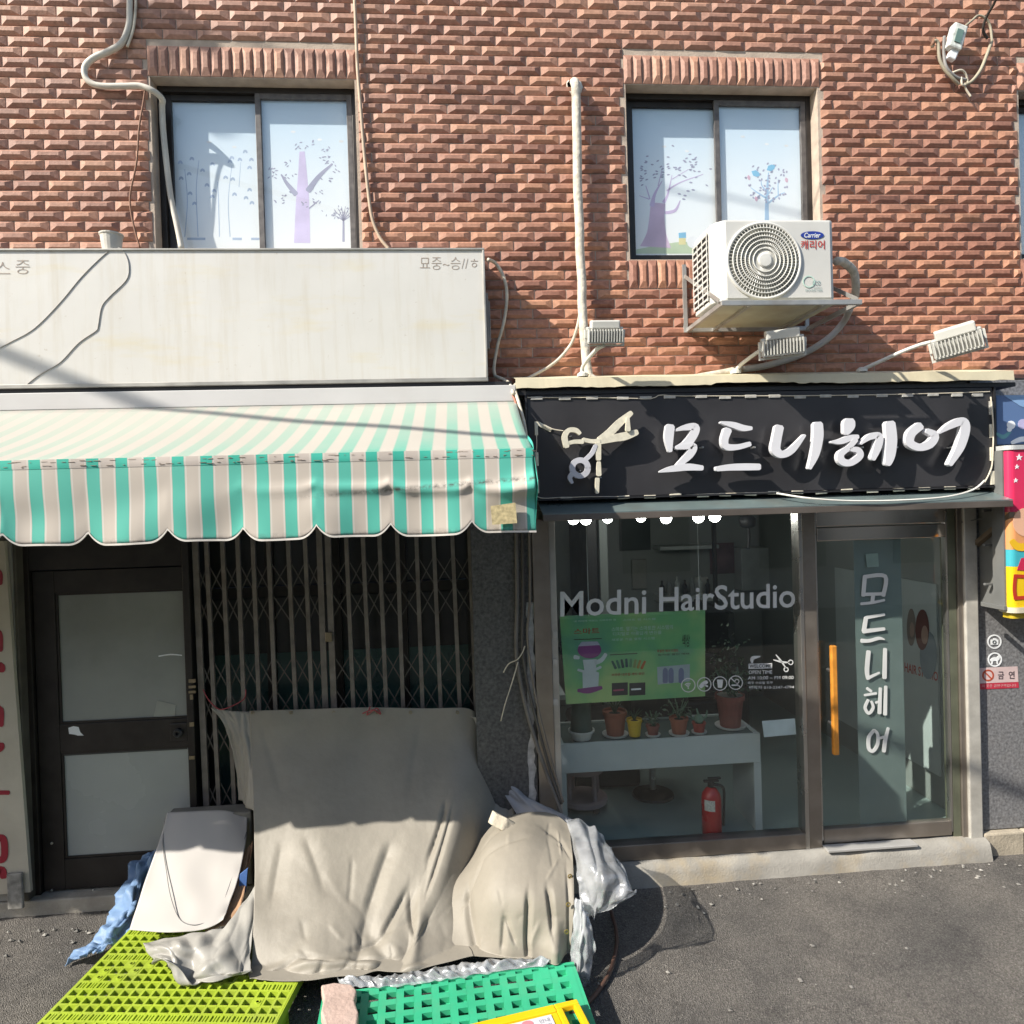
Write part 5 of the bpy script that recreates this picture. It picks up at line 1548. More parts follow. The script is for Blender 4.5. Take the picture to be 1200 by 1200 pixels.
MB().box((2.62, 2.1, iz), (2.68, YB, 1.35)).build("low_partition", M("low_partition", (.05, .055, .055), .5), SR)

# lit ceiling globes
gm_ = emit_mat("globe_lamp", (1.0, .97, .92), 20.0)
for k, (x, y) in enumerate(((672, 608), (686.5, 608.5), (712, 607), (751, 606), (780.5, 607), (818.5, 606), (837.5, 605))):
    Yg = (.9, 1.0, 1.5, 1.7, .95, .9, .75)[k]
    c = at(x, y, Yg)
    gl_ = thing("globe_lamp", "round lit globe lamp hanging from the salon ceiling", "lamp", c, "lit globes along the salon ceiling")
    r = .046
    MB().lathe([(r * math.sin(a), -r * math.cos(a)) for a in [math.radians(8 + 164 * i / 8) for i in range(9)]], c, 16).build("globe", gm_, gl_, smooth=True)
    MB().tube([c + Vector((0, 0, r - .004)), (c.x, c.y, 2.60)], .008, 6, False).build("stem", black_plastic, gl_)

# --- display table
TY0, TY1 = .16, .62
tx0, tx1 = at(657, 875, TY0).x, at(891, 865, TY0).x
ttz = at(775, 866, TY0).z
TB = thing("display_table", "white display table holding the potted plants behind the shop glass", "table", ((tx0 + tx1) / 2, .4, iz))
tw = M("table_white", (.46, .50, .50), .45, var=.04)
hb_ = ttz - at(775, 900, TY0).z
MB().box((tx0, TY0 + .005, ttz - .03), (tx1, TY1, ttz - .012)).build("table_top", M("table_glass_top", (.10, .14, .135), .12), TB)
MB().box((tx0, TY0, ttz - hb_), (tx1, TY0 + .025, ttz)).build("apron", tw, TB, bevel=.003)
MB().box((tx0, TY1, ttz - hb_), (tx1, TY1 + .025, ttz)).build("apron", tw, TB, bevel=.003)
MB().box((tx0, TY0 + .026, ttz - hb_), (tx0 + .025, TY1 - .001, ttz)).build("side_rim", tw, TB)
MB().box((tx1 - .025, TY0 + .026, iz), (tx1, TY1 - .001, ttz)).build("side_panel", tw, TB, bevel=.003)
MB().box((tx1 - .05, TY0, iz), (tx1, TY0 + .025, ttz - hb_ - .001)).build("leg", tw, TB)
MB().box((tx0, TY0, iz), (tx0 + .035, TY0 + .025, ttz - hb_ - .001)).build("leg", tw, TB)
MB().box((tx0, TY1, iz), (tx0 + .035, TY1 + .025, ttz - hb_ - .001)).build("leg", tw, TB)

leafm = M("plant_leaf", (.045, .085, .05), .5, var=.35, scale=30)
cact = M("plant_cactus", (.13, .21, .15), .6, var=.2, scale=30)
soil = M("soil", (.03, .022, .016), .9)
def plant(label, x, ybot, ytop, wpx, potm, kind, Yp=.38, saucer=True, group=None):
    base = at(x, ybot, Yp)
    zb0 = ttz - .0115
    # slide along the view ray so that the pot really stands on the table top
    dd = base - CAM
    t = (zb0 - CAM.z) / dd.z
    base = CAM + dd * t
    base.y = min(max(base.y, TY0 + .10), TY1 - .08)
    s_ = (base.y - CAM.y) / FPX
    h = (ybot - ytop) * s_
    r = wpx * s_ / 2
    root = thing("potted_plant", label, "plant", (base.x, base.y, zb0))
    c = Vector((base.x, base.y, zb0))
    if saucer:
        MB().lathe([(r * .85, 0), (r * 1.08, .008), (r * 1.12, .020), (r * 1.02, .020), (r * .8, .010)], c, 20).build("saucer", M("saucer_white", (.5, .5, .48), .5), root)
    MB().lathe([(r * .72, .011), (r * .95, h * .85), (r * 1.05, h * .86), (r * 1.05, h), (r * .95, h), (r * .9, h * .9)], c, 20).build("pot", potm, root)
    MB().lathe([(r * .93, h * .86), (r * .5, h * .90), (.004, h * .92)], c, 14).build("soil", soil, root)
    top = c + Vector((0, 0, h * .9))
    if kind == 'leafy':
        st_ = MB()
        for k in range(7):
            a = k * .9 + x
            d = Vector((math.cos(a) * .5, math.sin(a) * .4, 1)).normalized()
            st_.tube([top, top + d * r * 1.3, top + d * r * 2.4 + Vector((0, 0, -.01))], .004, 5)
        st_.build("stem", cact, root)
        lf_ = MB()
        for k in range(60):
            a = random.uniform(0, 6.28); el = random.uniform(.1, 1.3)
            p = top + Vector((math.cos(a) * math.cos(el), math.sin(a) * math.cos(el) * .7, math.sin(el) * 1.1)) * r * random.uniform(.5, 2.2)
            d = Vector((random.uniform(-1, 1), random.uniform(-1, 1), random.uniform(-.6, .6))).normalized()
            n_ = d.cross(Vector((random.uniform(-1, 1), random.uniform(-1, 1), 1))).normalized()
            l = r * random.uniform(.35, .7)
            lf_.add([p, p + d * l * .4 + n_ * l * .28, p + d * l, p + d * l * .4 - n_ * l * .28], [(0, 1, 2, 3)])
        lf_.build("foliage", leafm, root)
    elif kind == 'cactus':
        cc = MB()
        cc.lathe([(r * .5, 0), (r * .72, r * .5), (r * .6, r * 1.1), (r * .15, r * 1.35)], top, 14)
        for s2 in (-1, 1):
            cc.tube([top + Vector((s2 * r * .4, 0, r * .5)), top + Vector((s2 * r * 1.1, 0, r * .9)), top + Vector((s2 * r * 1.3, 0, r * 1.9))], r * .24, 8, True, r * .1)
        cc.tube([top + Vector((0, 0, r)), top + Vector((-r * .3, 0, r * 2.2))], r * .22, 8, False, r * .1)
        cc.build("cactus", cact, root, smooth=True)
    elif kind == 'column':
        cc = MB(); cc.tube([top, top + Vector((.0, 0, .12)), top + Vector((.01, .0, .30))], r * .9, 12, True, r * .7); cc.build("cactus", M("cactus_dark", (.035, .06, .05), .6), root, smooth=True)
    else:
        cc = MB()
        for k in range(9):
            a = k * .7
            d = Vector((math.cos(a) * .55, math.sin(a) * .5, 1)).normalized()
            cc.tube([top, top + d * r * .9, top + d * r * 1.7 + Vector((math.cos(a), 0, 0)) * r * .4], r * .11, 5, True, .001)
        cc.build("foliage", leafm, root, smooth=True)
    return root
terra = M("terracotta", (.26, .085, .05), .7, var=.15, scale=14)
terra2 = M("terracotta_dark", (.20, .06, .05), .7, var=.15, scale=14)
plant("dark column cactus in a white octagonal pot at the table end under the poster", 682, 868, 855, 30, M("pot_white", (.52, .52, .50), .5), 'column', saucer=False)
plant("tall terracotta pot right of the column cactus", 721, 862, 832, 28, terra, 'spiky')
plant("bright yellow pot among the terracotta ones", 745.5, 866, 844, 18, M("pot_yellow", (.55, .36, .015), .5), 'spiky', saucer=False)
plant("small red pot with a dark bushy plant beside the yellow pot", 765.5, 863, 849, 16, terra2, 'leafy')
plant("medium terracotta pot with dark leaves between two small red pots", 796, 861, 840, 22, terra, 'leafy')
plant("small red pot holding a pale branching cactus", 824, 864, 850, 16, M("pot_red", (.30, .05, .035), .6), 'cactus')
bigp = plant("large red pot with a pale rim and a bushy plant on the table end", 856, 852, 812, 33, terra2, 'leafy')
c = WO[bigp.name]
lf_ = MB(); random.seed(4)
for k in range(420):
    p = c + Vector((random.gauss(-.01, .085), random.gauss(0, .05), .27 + abs(random.gauss(0, .16))))
    d = Vector((random.uniform(-1, 1), random.uniform(-1, 1), random.uniform(-.4, .8))).normalized()
    n_ = d.cross(Vector((random.uniform(-1, 1), .3, 1))).normalized(); l = random.uniform(.02, .045)
    lf_.add([p, p + d * l * .4 + n_ * l * .3, p + d * l, p + d * l * .4 - n_ * l * .3], [(0, 1, 2, 3)])
lf_.build("upper_foliage", leafm, bigp)
MB().lathe([(.082, .155), (.092, .205), (.098, .235), (.09, .235)], c, 20).build("pot_rim", M("pot_pale", (.30, .30, .27), .6), bigp)

# --- fire extinguisher
ez = iz
ec_ = at(830.5, 980, .20); ec_ = Vector((ec_.x, .13, ez))
EX = thing("fire_extinguisher", "red fire extinguisher standing on the floor under the display table", "fire extinguisher", ec_)
r = .068
MB().lathe([(r * .92, 0), (r, .015), (r, .29), (r * .9, .325), (r * .55, .36), (r * .3, .372)], ec_, 24).build("cylinder", M("extinguisher_red", (.42, .012, .015), .3, var=.05, coat=.3), EX, smooth=True)
MB().tube([ec_ + Vector((0, 0, .37)), ec_ + Vector((0, 0, .41))], .022, 10, False).build("valve", black_plastic, EX)
lv_ = MB(); lv_.box((-.05, -.012, .405), (.055, .012, .42), Matrix.Translation(ec_)); lv_.box((-.02, -.012, .425), (.07, .012, .436), Matrix.Translation(ec_)); lv_.build("lever", black_plastic, EX, bevel=.003)
MB().tube([ec_ + Vector((.02, -.01, .39)), ec_ + Vector((.085, -.01, .36)), ec_ + Vector((.085, -.01, .22)), ec_ + Vector((.08, -.01, .10))], .010, 8).build("hose", black_plastic, EX, smooth=True)
lab = MB()
rows = []
for z in (.225, .30):
    rows.append([ec_ + Vector(((r + .0012) * math.sin(a), -(r + .0012) * math.cos(a), z)) for a in [math.radians(-62 + 9 * i) for i in range(8)]])
lab.grid(rows).build("label_plate", M("ext_label", (.55, .55, .5), .5, var=.3, scale=90), EX)

# --- pink stool, chair base, floor lamp base seen under the table
sc_ = at(684, 935, .75); sc_.z = iz
ST = thing("pink_stool", "pale pink round plastic stool on castors under the table", "stool", sc_)
pk = M("stool_pink", (.40, .30, .31), .5, var=.06)
MB().lathe([(.17, .05), (.185, .06), (.185, .09), (.165, .10), (.03, .10)], sc_, 28).build("base_ring", pk, ST, smooth=False)
MB().lathe([(.16, .30), (.165, .33), (.15, .345), (.02, .345)], sc_, 28).build("seat", pk, ST)
for k in range(4):
    a = k * 1.571 + .5
    MB().tube([sc_ + Vector((.14 * math.cos(a), .14 * math.sin(a), .08)), sc_ + Vector((.13 * math.cos(a), .13 * math.sin(a), .31))], .018, 8, False).build("leg", pk, ST)
    cst = sc_ + Vector((.15 * math.cos(a), .15 * math.sin(a), .025)); MB().lathe([(.02, -.01), (.025, 0), (.02, .01)], cst, 12, 'Y').build("castor", black_plastic, ST)
for lab_, x, y, Yc in (("black salon chair with a round steel foot behind the table", 766, 955, .9), ("black salon chair set further back by the mirrors", 805, 925, 1.8)):
    c = at(x, y, Yc); c.z = iz
    CH = thing("salon_chair", lab_, "chair", c)
    MB().lathe([(.17, 0), (.16, .018), (.05, .04), (.03, .05)], c, 24).build("foot", black_plastic, CH)
    MB().tube([c + Vector((0, 0, .04)), c + Vector((0, 0, .42))], .025, 10, False).build("post", steel, CH)
    MB().box((c.x - .24, c.y - .24, c.z + .42), (c.x + .24, c.y + .24, c.z + .54)).build("seat", black_plastic, CH, bevel=.03)
    MB().box((c.x - .23, c.y - .27, c.z + .56), (c.x + .23, c.y - .20, c.z + .98)).build("backrest", black_plastic, CH, bevel=.03)
    for s2 in (-1, 1):
        MB().box((c.x + s2 * .27 - .025, c.y - .2, c.z + .60), (c.x + s2 * .27 + .025, c.y + .2, c.z + .66)).build("armrest", black_plastic, CH, bevel=.01)
# mirror shelf with bottles and trolley on the back wall
SH = thing("wall_shelf", "white salon shelf with tools on the back wall", "shelf", at(803, 660, YB - .2))
z0 = at(803, 641, YB - .2).z
MB().box((at(770, 640, YB - .2).x, YB - .32, z0 - .02), (at(838, 640, YB - .2).x, YB - .01, z0 + .02)).build("shelf_board", M("shelf_white", (.42, .46, .45), .5), SH)
MB().box((at(770, 640, YB - .2).x, YB - .30, z0 - .62), (at(838, 640, YB - .2).x, YB - .01, z0 - .55)).build("shelf_board", M("shelf_white", (.42, .46, .45), .5), SH)
for k in range(7):
    x = at(776 + k * 9, 640, YB - .25).x
    MB().lathe([(.028, 0), (.03, .10 + .02 * (k % 3)), (.012, .13 + .02 * (k % 3)), (.012, .17 + .02 * (k % 3))], (x, YB - .2, z0 - .549), 10).build("bottle", (black_plastic, M("bottle_grey", (.2, .22, .22), .4), M("shelf_white", (.42, .46, .45)))[k % 3], SH)
BP = MB(); BP.box((at(832, 655, YB - .02).x, YB - .03, at(845, 672, YB).z), (at(860, 655, YB - .02).x, YB - .012, at(845, 636, YB).z))
bp_ = BP.build("portrait_poster", M("poster_mauve", (.12, .07, .085), .4, var=.5, scale=4), label="dark mauve portrait poster on the salon back wall", cat="poster")
DRY = thing("hair_dryer_stand", "black hood dryer hanging on a stand by the salon post", "hair dryer", at(876, 650, 1.4))
c = at(876, 612, 1.4); MB().lathe([(.04, -.05), (.07, -.03), (.075, .03), (.04, .06)], c, 16).build("hood", black_plastic, DRY, smooth=True)
MB().tube([c, c + Vector((.01, 0, -.12)), c + Vector((0, 0, -.24))], .014, 8).build("arm", black_plastic, DRY, smooth=True)
MB().tube([c + Vector((0, 0, .05)), Vector((c.x, c.y, 2.6))], .012, 8, False).build("pole", black_plastic, DRY)
# poster and white board on the right hand wall
RB = thing("wall_poster", "pale poster of a hair style with red lettering on the side wall inside the door", "poster", (sx1 - .06, .9, 1.0))
MB().box((sx1 - .066, .36, .35), (sx1 - .051, 1.75, 1.80)).build("board", M("poster_pale", (.42, .47, .47), .5, var=.04), RB)
def side(x, y):
    d = ray(x, y); t = (sx1 - .068 - CAM.x) / d.x
    return CAM + d * t
def sell(cx, cy, rx, ry, o, n=18, a0=0.0):
    return [side(cx + rx * math.cos(k * 2 * math.pi / n) + a0 * ry * math.sin(k * 2 * math.pi / n), cy + ry * math.sin(k * 2 * math.pi / n)) + Vector((o, 0, 0)) for k in range(n)]
for nm, q, cc in (("print", (1088, 768, 10, 28, 0.0), (.22, .27, .30)), ("print", (1081, 738, 8, 24, -.0006), (.13, .05, .04)), ("print", (1084, 744, 4, 11, -.0012), (.36, .24, .19)), ("print", (1068, 735, 5, 22, -.0003), (.20, .17, .15)), ("print", (1069, 738, 2.6, 9, -.001), (.34, .25, .21))):
    pm_ = MB(); pm_.prism(sell(*q), (-.002, 0, 0)); pm_.build(nm, M("poster_%d_%d" % (q[0], q[1]), cc, .5), RB)
tm = MB(); text_px(tm, "HAIR STUDIO", 1060, 776, 1099, 787, 0, .02, .30, pj=side); tm.build("lettering", M("poster_red", (.35, .06, .045), .5), RB)

# --- green poster hung inside the glass
PY = .05
GP = thing("green_poster", "green advertising poster with a hair appliance and product photos behind the glass", "poster", at(745, 826, PY))
def grn():
    mt, nt, b = NT("poster_green")
    L = nt.links
    geo = nt.nodes.new("ShaderNodeNewGeometry")
    n1 = nt.nodes.new("ShaderNodeTexNoise"); n1.inputs["Scale"].default_value = 2.2; n1.inputs["Detail"].default_value = 3
    L.new(geo.outputs["Position"], n1.inputs["Vector"])
    r = nt.nodes.new("ShaderNodeValToRGB"); e = r.color_ramp.elements
    e[0].position = .34; e[0].color = (.09, .27, .20, 1); e[1].position = .66; e[1].color = (.36, .50, .20, 1)  # wash of reflections off the glass is mixed into the printed greens
    k = e.new(.5); k.color = (.16, .40, .17, 1)
    L.new(n1.outputs["Fac"], r.inputs[0]); L.new(r.outputs[0], b.inputs["Base Color"]); b.inputs["Roughness"].default_value = .35
    return mt
zp = lambda x, y: (640 + x / 6, 700 + y / 6)
pb = MB(); pb.pxpoly([zp(95, 132), zp(1118, 88), zp(1118, 695), zp(140, 752)], PY, .003); pb.build("sheet", grn(), GP)
pdk = M("print_dark", (.03, .03, .035), .5)
pj_ = PY - .0015
mb = MB(); mb.disc(*zp(305, 370), 14, pj_, .001, 16, ry=10); mb.build("print", M("print_violet", (.22, .05, .20), .4), GP)
mb = MB(); mb.pxpoly([zp(225, 345), zp(380, 335), zp(360, 310), zp(250, 312)], pj_ - .0005, .001); mb.build("print", M("print_lilac2", (.40, .38, .50), .4), GP)
mb = MB(); mb.pxpoly([zp(258, 440), zp(355, 435), zp(350, 520), zp(372, 530), zp(366, 640), zp(258, 640), zp(256, 530), zp(270, 520)], pj_, .001); mb.stroke([(*zp(350, 460), 5), (*zp(390, 440), 5), (*zp(420, 400), 4)], pj_, .001); mb.stroke([(*zp(225, 510), 3), (*zp(300, 525), 3), (*zp(385, 490), 3)], pj_ - .0004, .001); mb.stroke([(*zp(200, 420), 5), (*zp(230, 425), 4)], pj_, .001); mb.build("print", M("print_palegrey", (.50, .54, .58), .4), GP)
mb = MB(); mb.stroke([(*zp(225, 655), 4), (*zp(300, 655), 7), (*zp(390, 635), 4)], pj_ - .0006, .001); mb.build("print", M("print_violet", (.22, .05, .20)), GP)
cols = [(.04, .10, .09), (.05, .16, .11), (.03, .05, .06), (.03, .07, .08), (.10, .22, .12), (.22, .26, .10), (.35, .22, .06), (.42, .12, .04)]
for k in range(8):
    x = 475 + k * 30
    t_ = (k - 3.5) / 3.5
    mb = MB(); mb.stroke([(*zp(x + t_ * 10 - (1 - abs(t_)) * 0, 450 - (1 - abs(t_)) * 18), 2.6), (*zp(x - t_ * 14 * -1 * -1, 500 - (1 - abs(t_)) * 14), 3.2)], pj_, .001); mb.build("print", M("print_swatch%d" % k, cols[k], .4), GP)
for x in (462, 585):
    mb = MB(); mb.pxpoly([zp(x, 604), zp(x + 112, 598), zp(x + 112, 686), zp(x, 692)], pj_, .001); mb.build("print", pdk, GP)
mb = MB(); mb.stroke([(*zp(475, 655), 2), (*zp(545, 650), 2)], pj_ - .001, .001); mb.build("print", M("print_magenta", (.4, .08, .14), .4), GP)
mb = MB(); mb.stroke([(*zp(600, 648), 2), (*zp(665, 644), 2)], pj_ - .001, .001); mb.build("print", whitep, GP)
mb = MB(); mb.pxpoly([zp(780, 490), zp(1010, 470), zp(1010, 590), zp(785, 614)], pj_, .001); mb.build("print", M("print_photo", (.36, .42, .46), .4), GP)
mb = MB()
for x, c_ in ((838, 0), (878, 1), (950, 2)):
    mb.stroke([(*zp(x, 500), 3), (*zp(x, 520), 6), (*zp(x, 595), 6)], pj_ - .001, .001)
mb.build("print", M("print_bottles", (.16, .18, .30), .4), GP)
gl1, gl2, gl3 = M("print_paletext", (.45, .58, .50), .5), M("print_redtext", (.36, .05, .03), .5), M("print_darktext", (.05, .06, .04), .5)
for t_, a, b_, mm in (("내 머리에 딱맞는 스마트한 펌", (195, 162), (490, 176), gl1), ("스마트 펌 시스템", (540, 152), (768, 168), gl1), ("스마트", (195, 220), (375, 262), gl2), ("스마트, 열기는 스마트한 시스템의", (460, 210), (890, 242), gl1), ("디지털로 아름답게 변신을", (470, 246), (812, 272), gl1), ("새로운 기술 열펌 시스템", (460, 290), (762, 308), gl1), ("특별한 헤어 이벤트", (780, 368), (930, 390), gl2), ("놀라운 할인 혜택", (785, 398), (1005, 412), gl3), ("브라운 내추럴 레드 와인", (460, 535), (690, 556), gl2), ("색상", (955, 262), (1010, 350), gl3)):
    tx = MB(); text_px(tx, t_, *zp(*a), *zp(*b_), pj_ - .0008, .008, -.04); tx.build("lettering", mm, GP)
mb = MB(); mb.stroke([(*zp(195, 298), 1), (*zp(390, 290), 1)], pj_, .001); mb.stroke([(*zp(450, 405), 1), (*zp(640, 395), 1)], pj_, .001); mb.build("print", gl3, GP)
cdg = MB(); cdg.tube([at(690, 722, PY), Vector((at(690, 722, PY).x, PY, 2.6))], .0015, 4, False); cdg.tube([at(820, 716, PY), Vector((at(820, 716, PY).x, PY, 2.6))], .0015, 4, False); cdg.build("hanging_cord", whitep, GP)

# --- more salon fittings seen through the glass
MR = thing("salon_mirror", "framed styling mirror with a counter against the salon left wall", "mirror", (sx0 + .2, 1.6, iz))
MB().box((sx0 + .001, 1.15, 1.05), (sx0 + .03, 2.0, 2.1)).build("frame", black_plastic, MR, bevel=.006)
MB().box((sx0 + .031, 1.19, 1.09), (sx0 + .036, 1.96, 2.06)).build("mirror_glass", M("mirror_silver", (.6, .62, .62), .05, 1.0, var=.02), MR)
MB().box((sx0 + .001, 1.1, .86), (sx0 + .36, 2.05, .90)).build("counter", tw, MR)
for k in range(6):
    MB().lathe([(.022, 0), (.024, .10 + .03 * (k % 3)), (.01, .13 + .03 * (k % 3))], (sx0 + .12 + .05 * (k % 2), 1.2 + k * .14, .901), 10).build("bottle", (black_plastic, M("bottle_grey", (.2, .22, .22)), M("bottle_violet", (.16, .08, .16), .4))[k % 3], MR)
CU = thing("wash_unit", "dark reclining wash chair behind the lettering on the salon glass", "chair", (at(700, 700, 1.3).x, 1.3, iz))
c = WO[CU.name]
MB().box((c.x - .28, c.y - .25, iz), (c.x + .28, c.y + .35, iz + .42)).build("base", M("leather_dark", (.035, .033, .032), .4), CU, bevel=.04)
MB().box((c.x - .27, c.y - .2, iz + .43), (c.x + .27, c.y + .3, iz + .55)).build("seat", M("leather_dark", (.035, .033, .032)), CU, bevel=.05)
MB().lathe([(.10, .55), (.26, .72), (.30, .86), (.27, .86), (.20, .74), (.06, .62)], (c.x, c.y + .45, iz + .2), 24).build("basin", M("basin_black", (.05, .05, .055), .12), CU, smooth=True)
for k, (lb_, x0, x1, y0, y1) in enumerate((("small framed notice on the salon back wall beside the dark panel", 741, 757, 655, 690), ("pale wall cabinet at the salon back beside the shelf", 862, 905, 640, 690), ("white price list hung on the salon back wall under the shelf", 815, 829, 676, 700))):
    a, b_ = at(x0, y1, YB - .03), at(x1, y0, YB - .03)
    t = MB().box((a.x, YB - (.05 if k != 1 else .22), a.z), (b_.x, YB - .008, b_.z)); t.build(("framed_notice", "wall_cabinet", "price_list")[k], M("fitting_%d" % k, ((.25, .26, .24), (.34, .37, .37), (.5, .52, .5))[k], .4), bevel=.004, label=lb_, cat=("notice", "cabinet", "notice")[k])
SF = thing("dark_sofa", "dark waiting sofa against the low partition inside the salon", "sofa", (2.25, 2.0, iz))
lm = M("sofa_dark", (.03, .032, .035), .5)
MB().box((1.75, 1.75, iz), (2.55, 2.45, iz + .40)).build("seat", lm, SF, bevel=.05)
MB().box((1.75, 2.46, iz), (2.55, 2.62, iz + .85)).build("backrest", lm, SF, bevel=.05)
for x in (1.62, 2.556):
    MB().box((x, 1.75, iz), (x + .12, 2.6, iz + .6)).build("armrest", lm, SF, bevel=.03)

# ================================================================ COVERED HEAP
random.seed(42)
def fold(rows, fn):
    N = normals_of(rows)
    nv, nu = len(rows), len(rows[0])
    return [[rows[j][i] + N[j][i] * fn(i / (nu - 1), j / (nv - 1), rows[j][i]) for i in range(nu)] for j in range(nv)]
def ridged(v):
    return 1 - abs(noise.noise(v)) * 2
def facet(u, v, seed, s1, s2):
    d = noise.voronoi(Vector((u * s1, v * s2, seed)))[0]
    return d[0] - .35
def crease(u, v, seed, s1, s2):
    d = noise.voronoi(Vector((u * s1, v * s2, seed)))[0]
    return math.exp(-((d[1] - d[0]) / .09) ** 2)
def tents(u, v, segs, asp=1.0):
    """sharp cloth creases: (u0, v0, u1, v1, width, height)"""
    d = 0
    for a0, b0, a1, b1, w, h in segs:
        ax, ay, bx, by_ = a0, b0 * asp, a1, b1 * asp
        dx, dy = bx - ax, by_ - ay
        L2 = dx * dx + dy * dy
        t = max(0, min(1, ((u - ax) * dx + (v * asp - ay) * dy) / L2))
        ex, ey = u - ax - t * dx, v * asp - ay - t * dy
        r = math.hypot(ex, ey)
        side = 1.0 if ex * dy - ey * dx > 0 else .45              # steeper on one side
        k = max(0, 1 - r / (w * side))
        d += h * k ** 1.45 * min(1, 4 * t + .15) * min(1, 4 * (1 - t) + .3)
    return d
def px_uv(x, y):
    ys = [833, 880, 946, 1008, 1083, 1128, 1158]
    for i in range(6):
        if y <= ys[i + 1] or i == 5:
            v = (i + (y - ys[i]) / (ys[i + 1] - ys[i])) / 6; break
    return ((x - 295) / 250 * .83, v)
def pseg(x0, y0, x1, y1, w, h):
    return (*px_uv(x0, y0), *px_uv(x1, y1), w, h)
def ctrl(rows):
    return [[at(*p) for p in r] for r in rows]
def tarp_mat(name, col, rough=.55, var=.08, trans=0.0):
    mt, nt, b = NT(name)
    L = nt.links
    geo = nt.nodes.new("ShaderNodeNewGeometry")
    n1 = nt.nodes.new("ShaderNodeTexNoise"); n1.inputs["Scale"].default_value = 3; n1.inputs["Detail"].default_value = 7; n1.inputs["Roughness"].default_value = .6
    n2 = nt.nodes.new("ShaderNodeTexNoise"); n2.inputs["Scale"].default_value = 16; n2.inputs["Detail"].default_value = 5
    n3 = nt.nodes.new("ShaderNodeTexNoise"); n3.inputs["Scale"].default_value = 220; n3.inputs["Detail"].default_value = 2
    for q in (n1, n2, n3):
        L.new(geo.outputs["Position"], q.inputs["Vector"])
    r = nt.nodes.new("ShaderNodeValToRGB"); e = r.color_ramp.elements
    e[0].position = .32; e[0].color = rgb(col, 1 - var * 1.6); e[1].position = .68; e[1].color = rgb(col, 1 + var)
    L.new(n1.outputs["Fac"], r.inputs[0]); L.new(r.outputs[0], b.inputs["Base Color"])
    b.inputs["Roughness"].default_value = rough
    b.inputs["Specular IOR Level"].default_value = .4
    ad = nt.nodes.new("ShaderNodeMath"); ad.operation = 'MULTIPLY_ADD'; ad.inputs[1].default_value = .05
    L.new(n3.outputs["Fac"], ad.inputs[0]); L.new(n2.outputs["Fac"], ad.inputs[2])
    bp = nt.nodes.new("ShaderNodeBump"); bp.inputs["Strength"].default_value = .18; bp.inputs["Distance"].default_value = .02
    L.new(ad.outputs[0], bp.inputs["Height"]); L.new(bp.outputs[0], b.inputs["Normal"])
    if trans:
        tr = nt.nodes.new("ShaderNodeBsdfTransparent"); ms = nt.nodes.new("ShaderNodeMixShader"); ms.inputs[0].default_value = trans
        L.new(b.outputs[0], ms.inputs[1]); L.new(tr.outputs[0], ms.inputs[2]); L.new(ms.outputs[0], nt.nodes["Material Output"].inputs[0])
    return mt
taupe = tarp_mat("tarp_taupe", (.275, .252, .212))
beige = tarp_mat("tarp_beige", (.27, .245, .203), .6)
greyt = tarp_mat("tarp_grey_sheen", (.33, .32, .295), .38)

# what the tarpaulin covers: stacked crates
CR = thing("covered_crates", "stack of goods bulging under the big taupe tarpaulin", "crates", (-.7, -.3, .10))
crm = M("crate_dark", (.10, .09, .08), .8)
MB().box((-1.34, -.13, .105), (-.10, .08, .60)).build("crate", crm, CR, bevel=.01)
MB().box((-1.30, -.60, .105), (-.35, -.20, .16)).build("crate", crm, CR, bevel=.01)

T1 = ctrl([
    [(292, 833, .09), (360, 831, .085), (430, 829, .085), (500, 830, .085), (548, 830, .09), (557, 840, .14)],
    [(294, 880, .02), (360, 880, .0), (430, 880, .0), (500, 878, .0), (549, 878, .02), (570, 885, .13)],
    [(297, 945, -.20), (360, 948, -.235), (430, 948, -.235), (500, 942, -.23), (543, 935, -.20), (588, 942, .06)],
    [(298, 1010, -.40), (360, 1010, -.45), (430, 1010, -.46), (490, 1005, -.46), (531, 990, -.42), (558, 1000, -.3)],
    [(297, 1080, -.68), (360, 1085, -.73), (425, 1085, -.73), (475, 1078, -.72), (512, 1058, -.66), (540, 1062, -.60)],
    [(293, 1130, -.84), (360, 1130, -.90), (425, 1126, -.90), (470, 1118, -.88), (498, 1105, -.82), (548, 1110, -.78)],
    [(292, 1162, -.95), (345, 1160, -.99), (395, 1150, -.98), (440, 1150, -.99), (492, 1142, -.96), (556, 1136, -.90)]])
R1 = patch(T1, 170, 174)
rs = random.Random(12)
SEG1 = [pseg(440, 985, 418, 1068, .06, .028), pseg(418, 1068, 405, 1125, .05, .018), pseg(505, 945, 492, 1015, .05, .030), pseg(520, 950, 505, 1060, .04, .022),
        pseg(470, 1040, 440, 1095, .05, .030), pseg(440, 1095, 395, 1108, .04, .022), pseg(470, 1040, 500, 1110, .05, .026), pseg(345, 1118, 300, 1158, .05, .030), pseg(345, 1118, 385, 1128, .04, .020),
        pseg(372, 1125, 366, 1158, .03, .018), pseg(330, 985, 318, 1055, .05, .012), pseg(352, 978, 372, 1040, .05, .012), pseg(400, 1120, 470, 1132, .03, .018), pseg(310, 850, 330, 930, .05, .006), pseg(470, 850, 455, 940, .05, .006)]
for k in range(13):
    x, y = rs.uniform(305, 520), rs.uniform(975, 1140)
    a = rs.gauss(1.4, .7); l = rs.uniform(18, 60)
    SEG1.append(pseg(x, y, x + l * math.cos(a), min(y + l * abs(math.sin(a)), 1155), rs.uniform(.018, .04), rs.choice((-1, 1, 1)) * rs.uniform(.004, .010)))
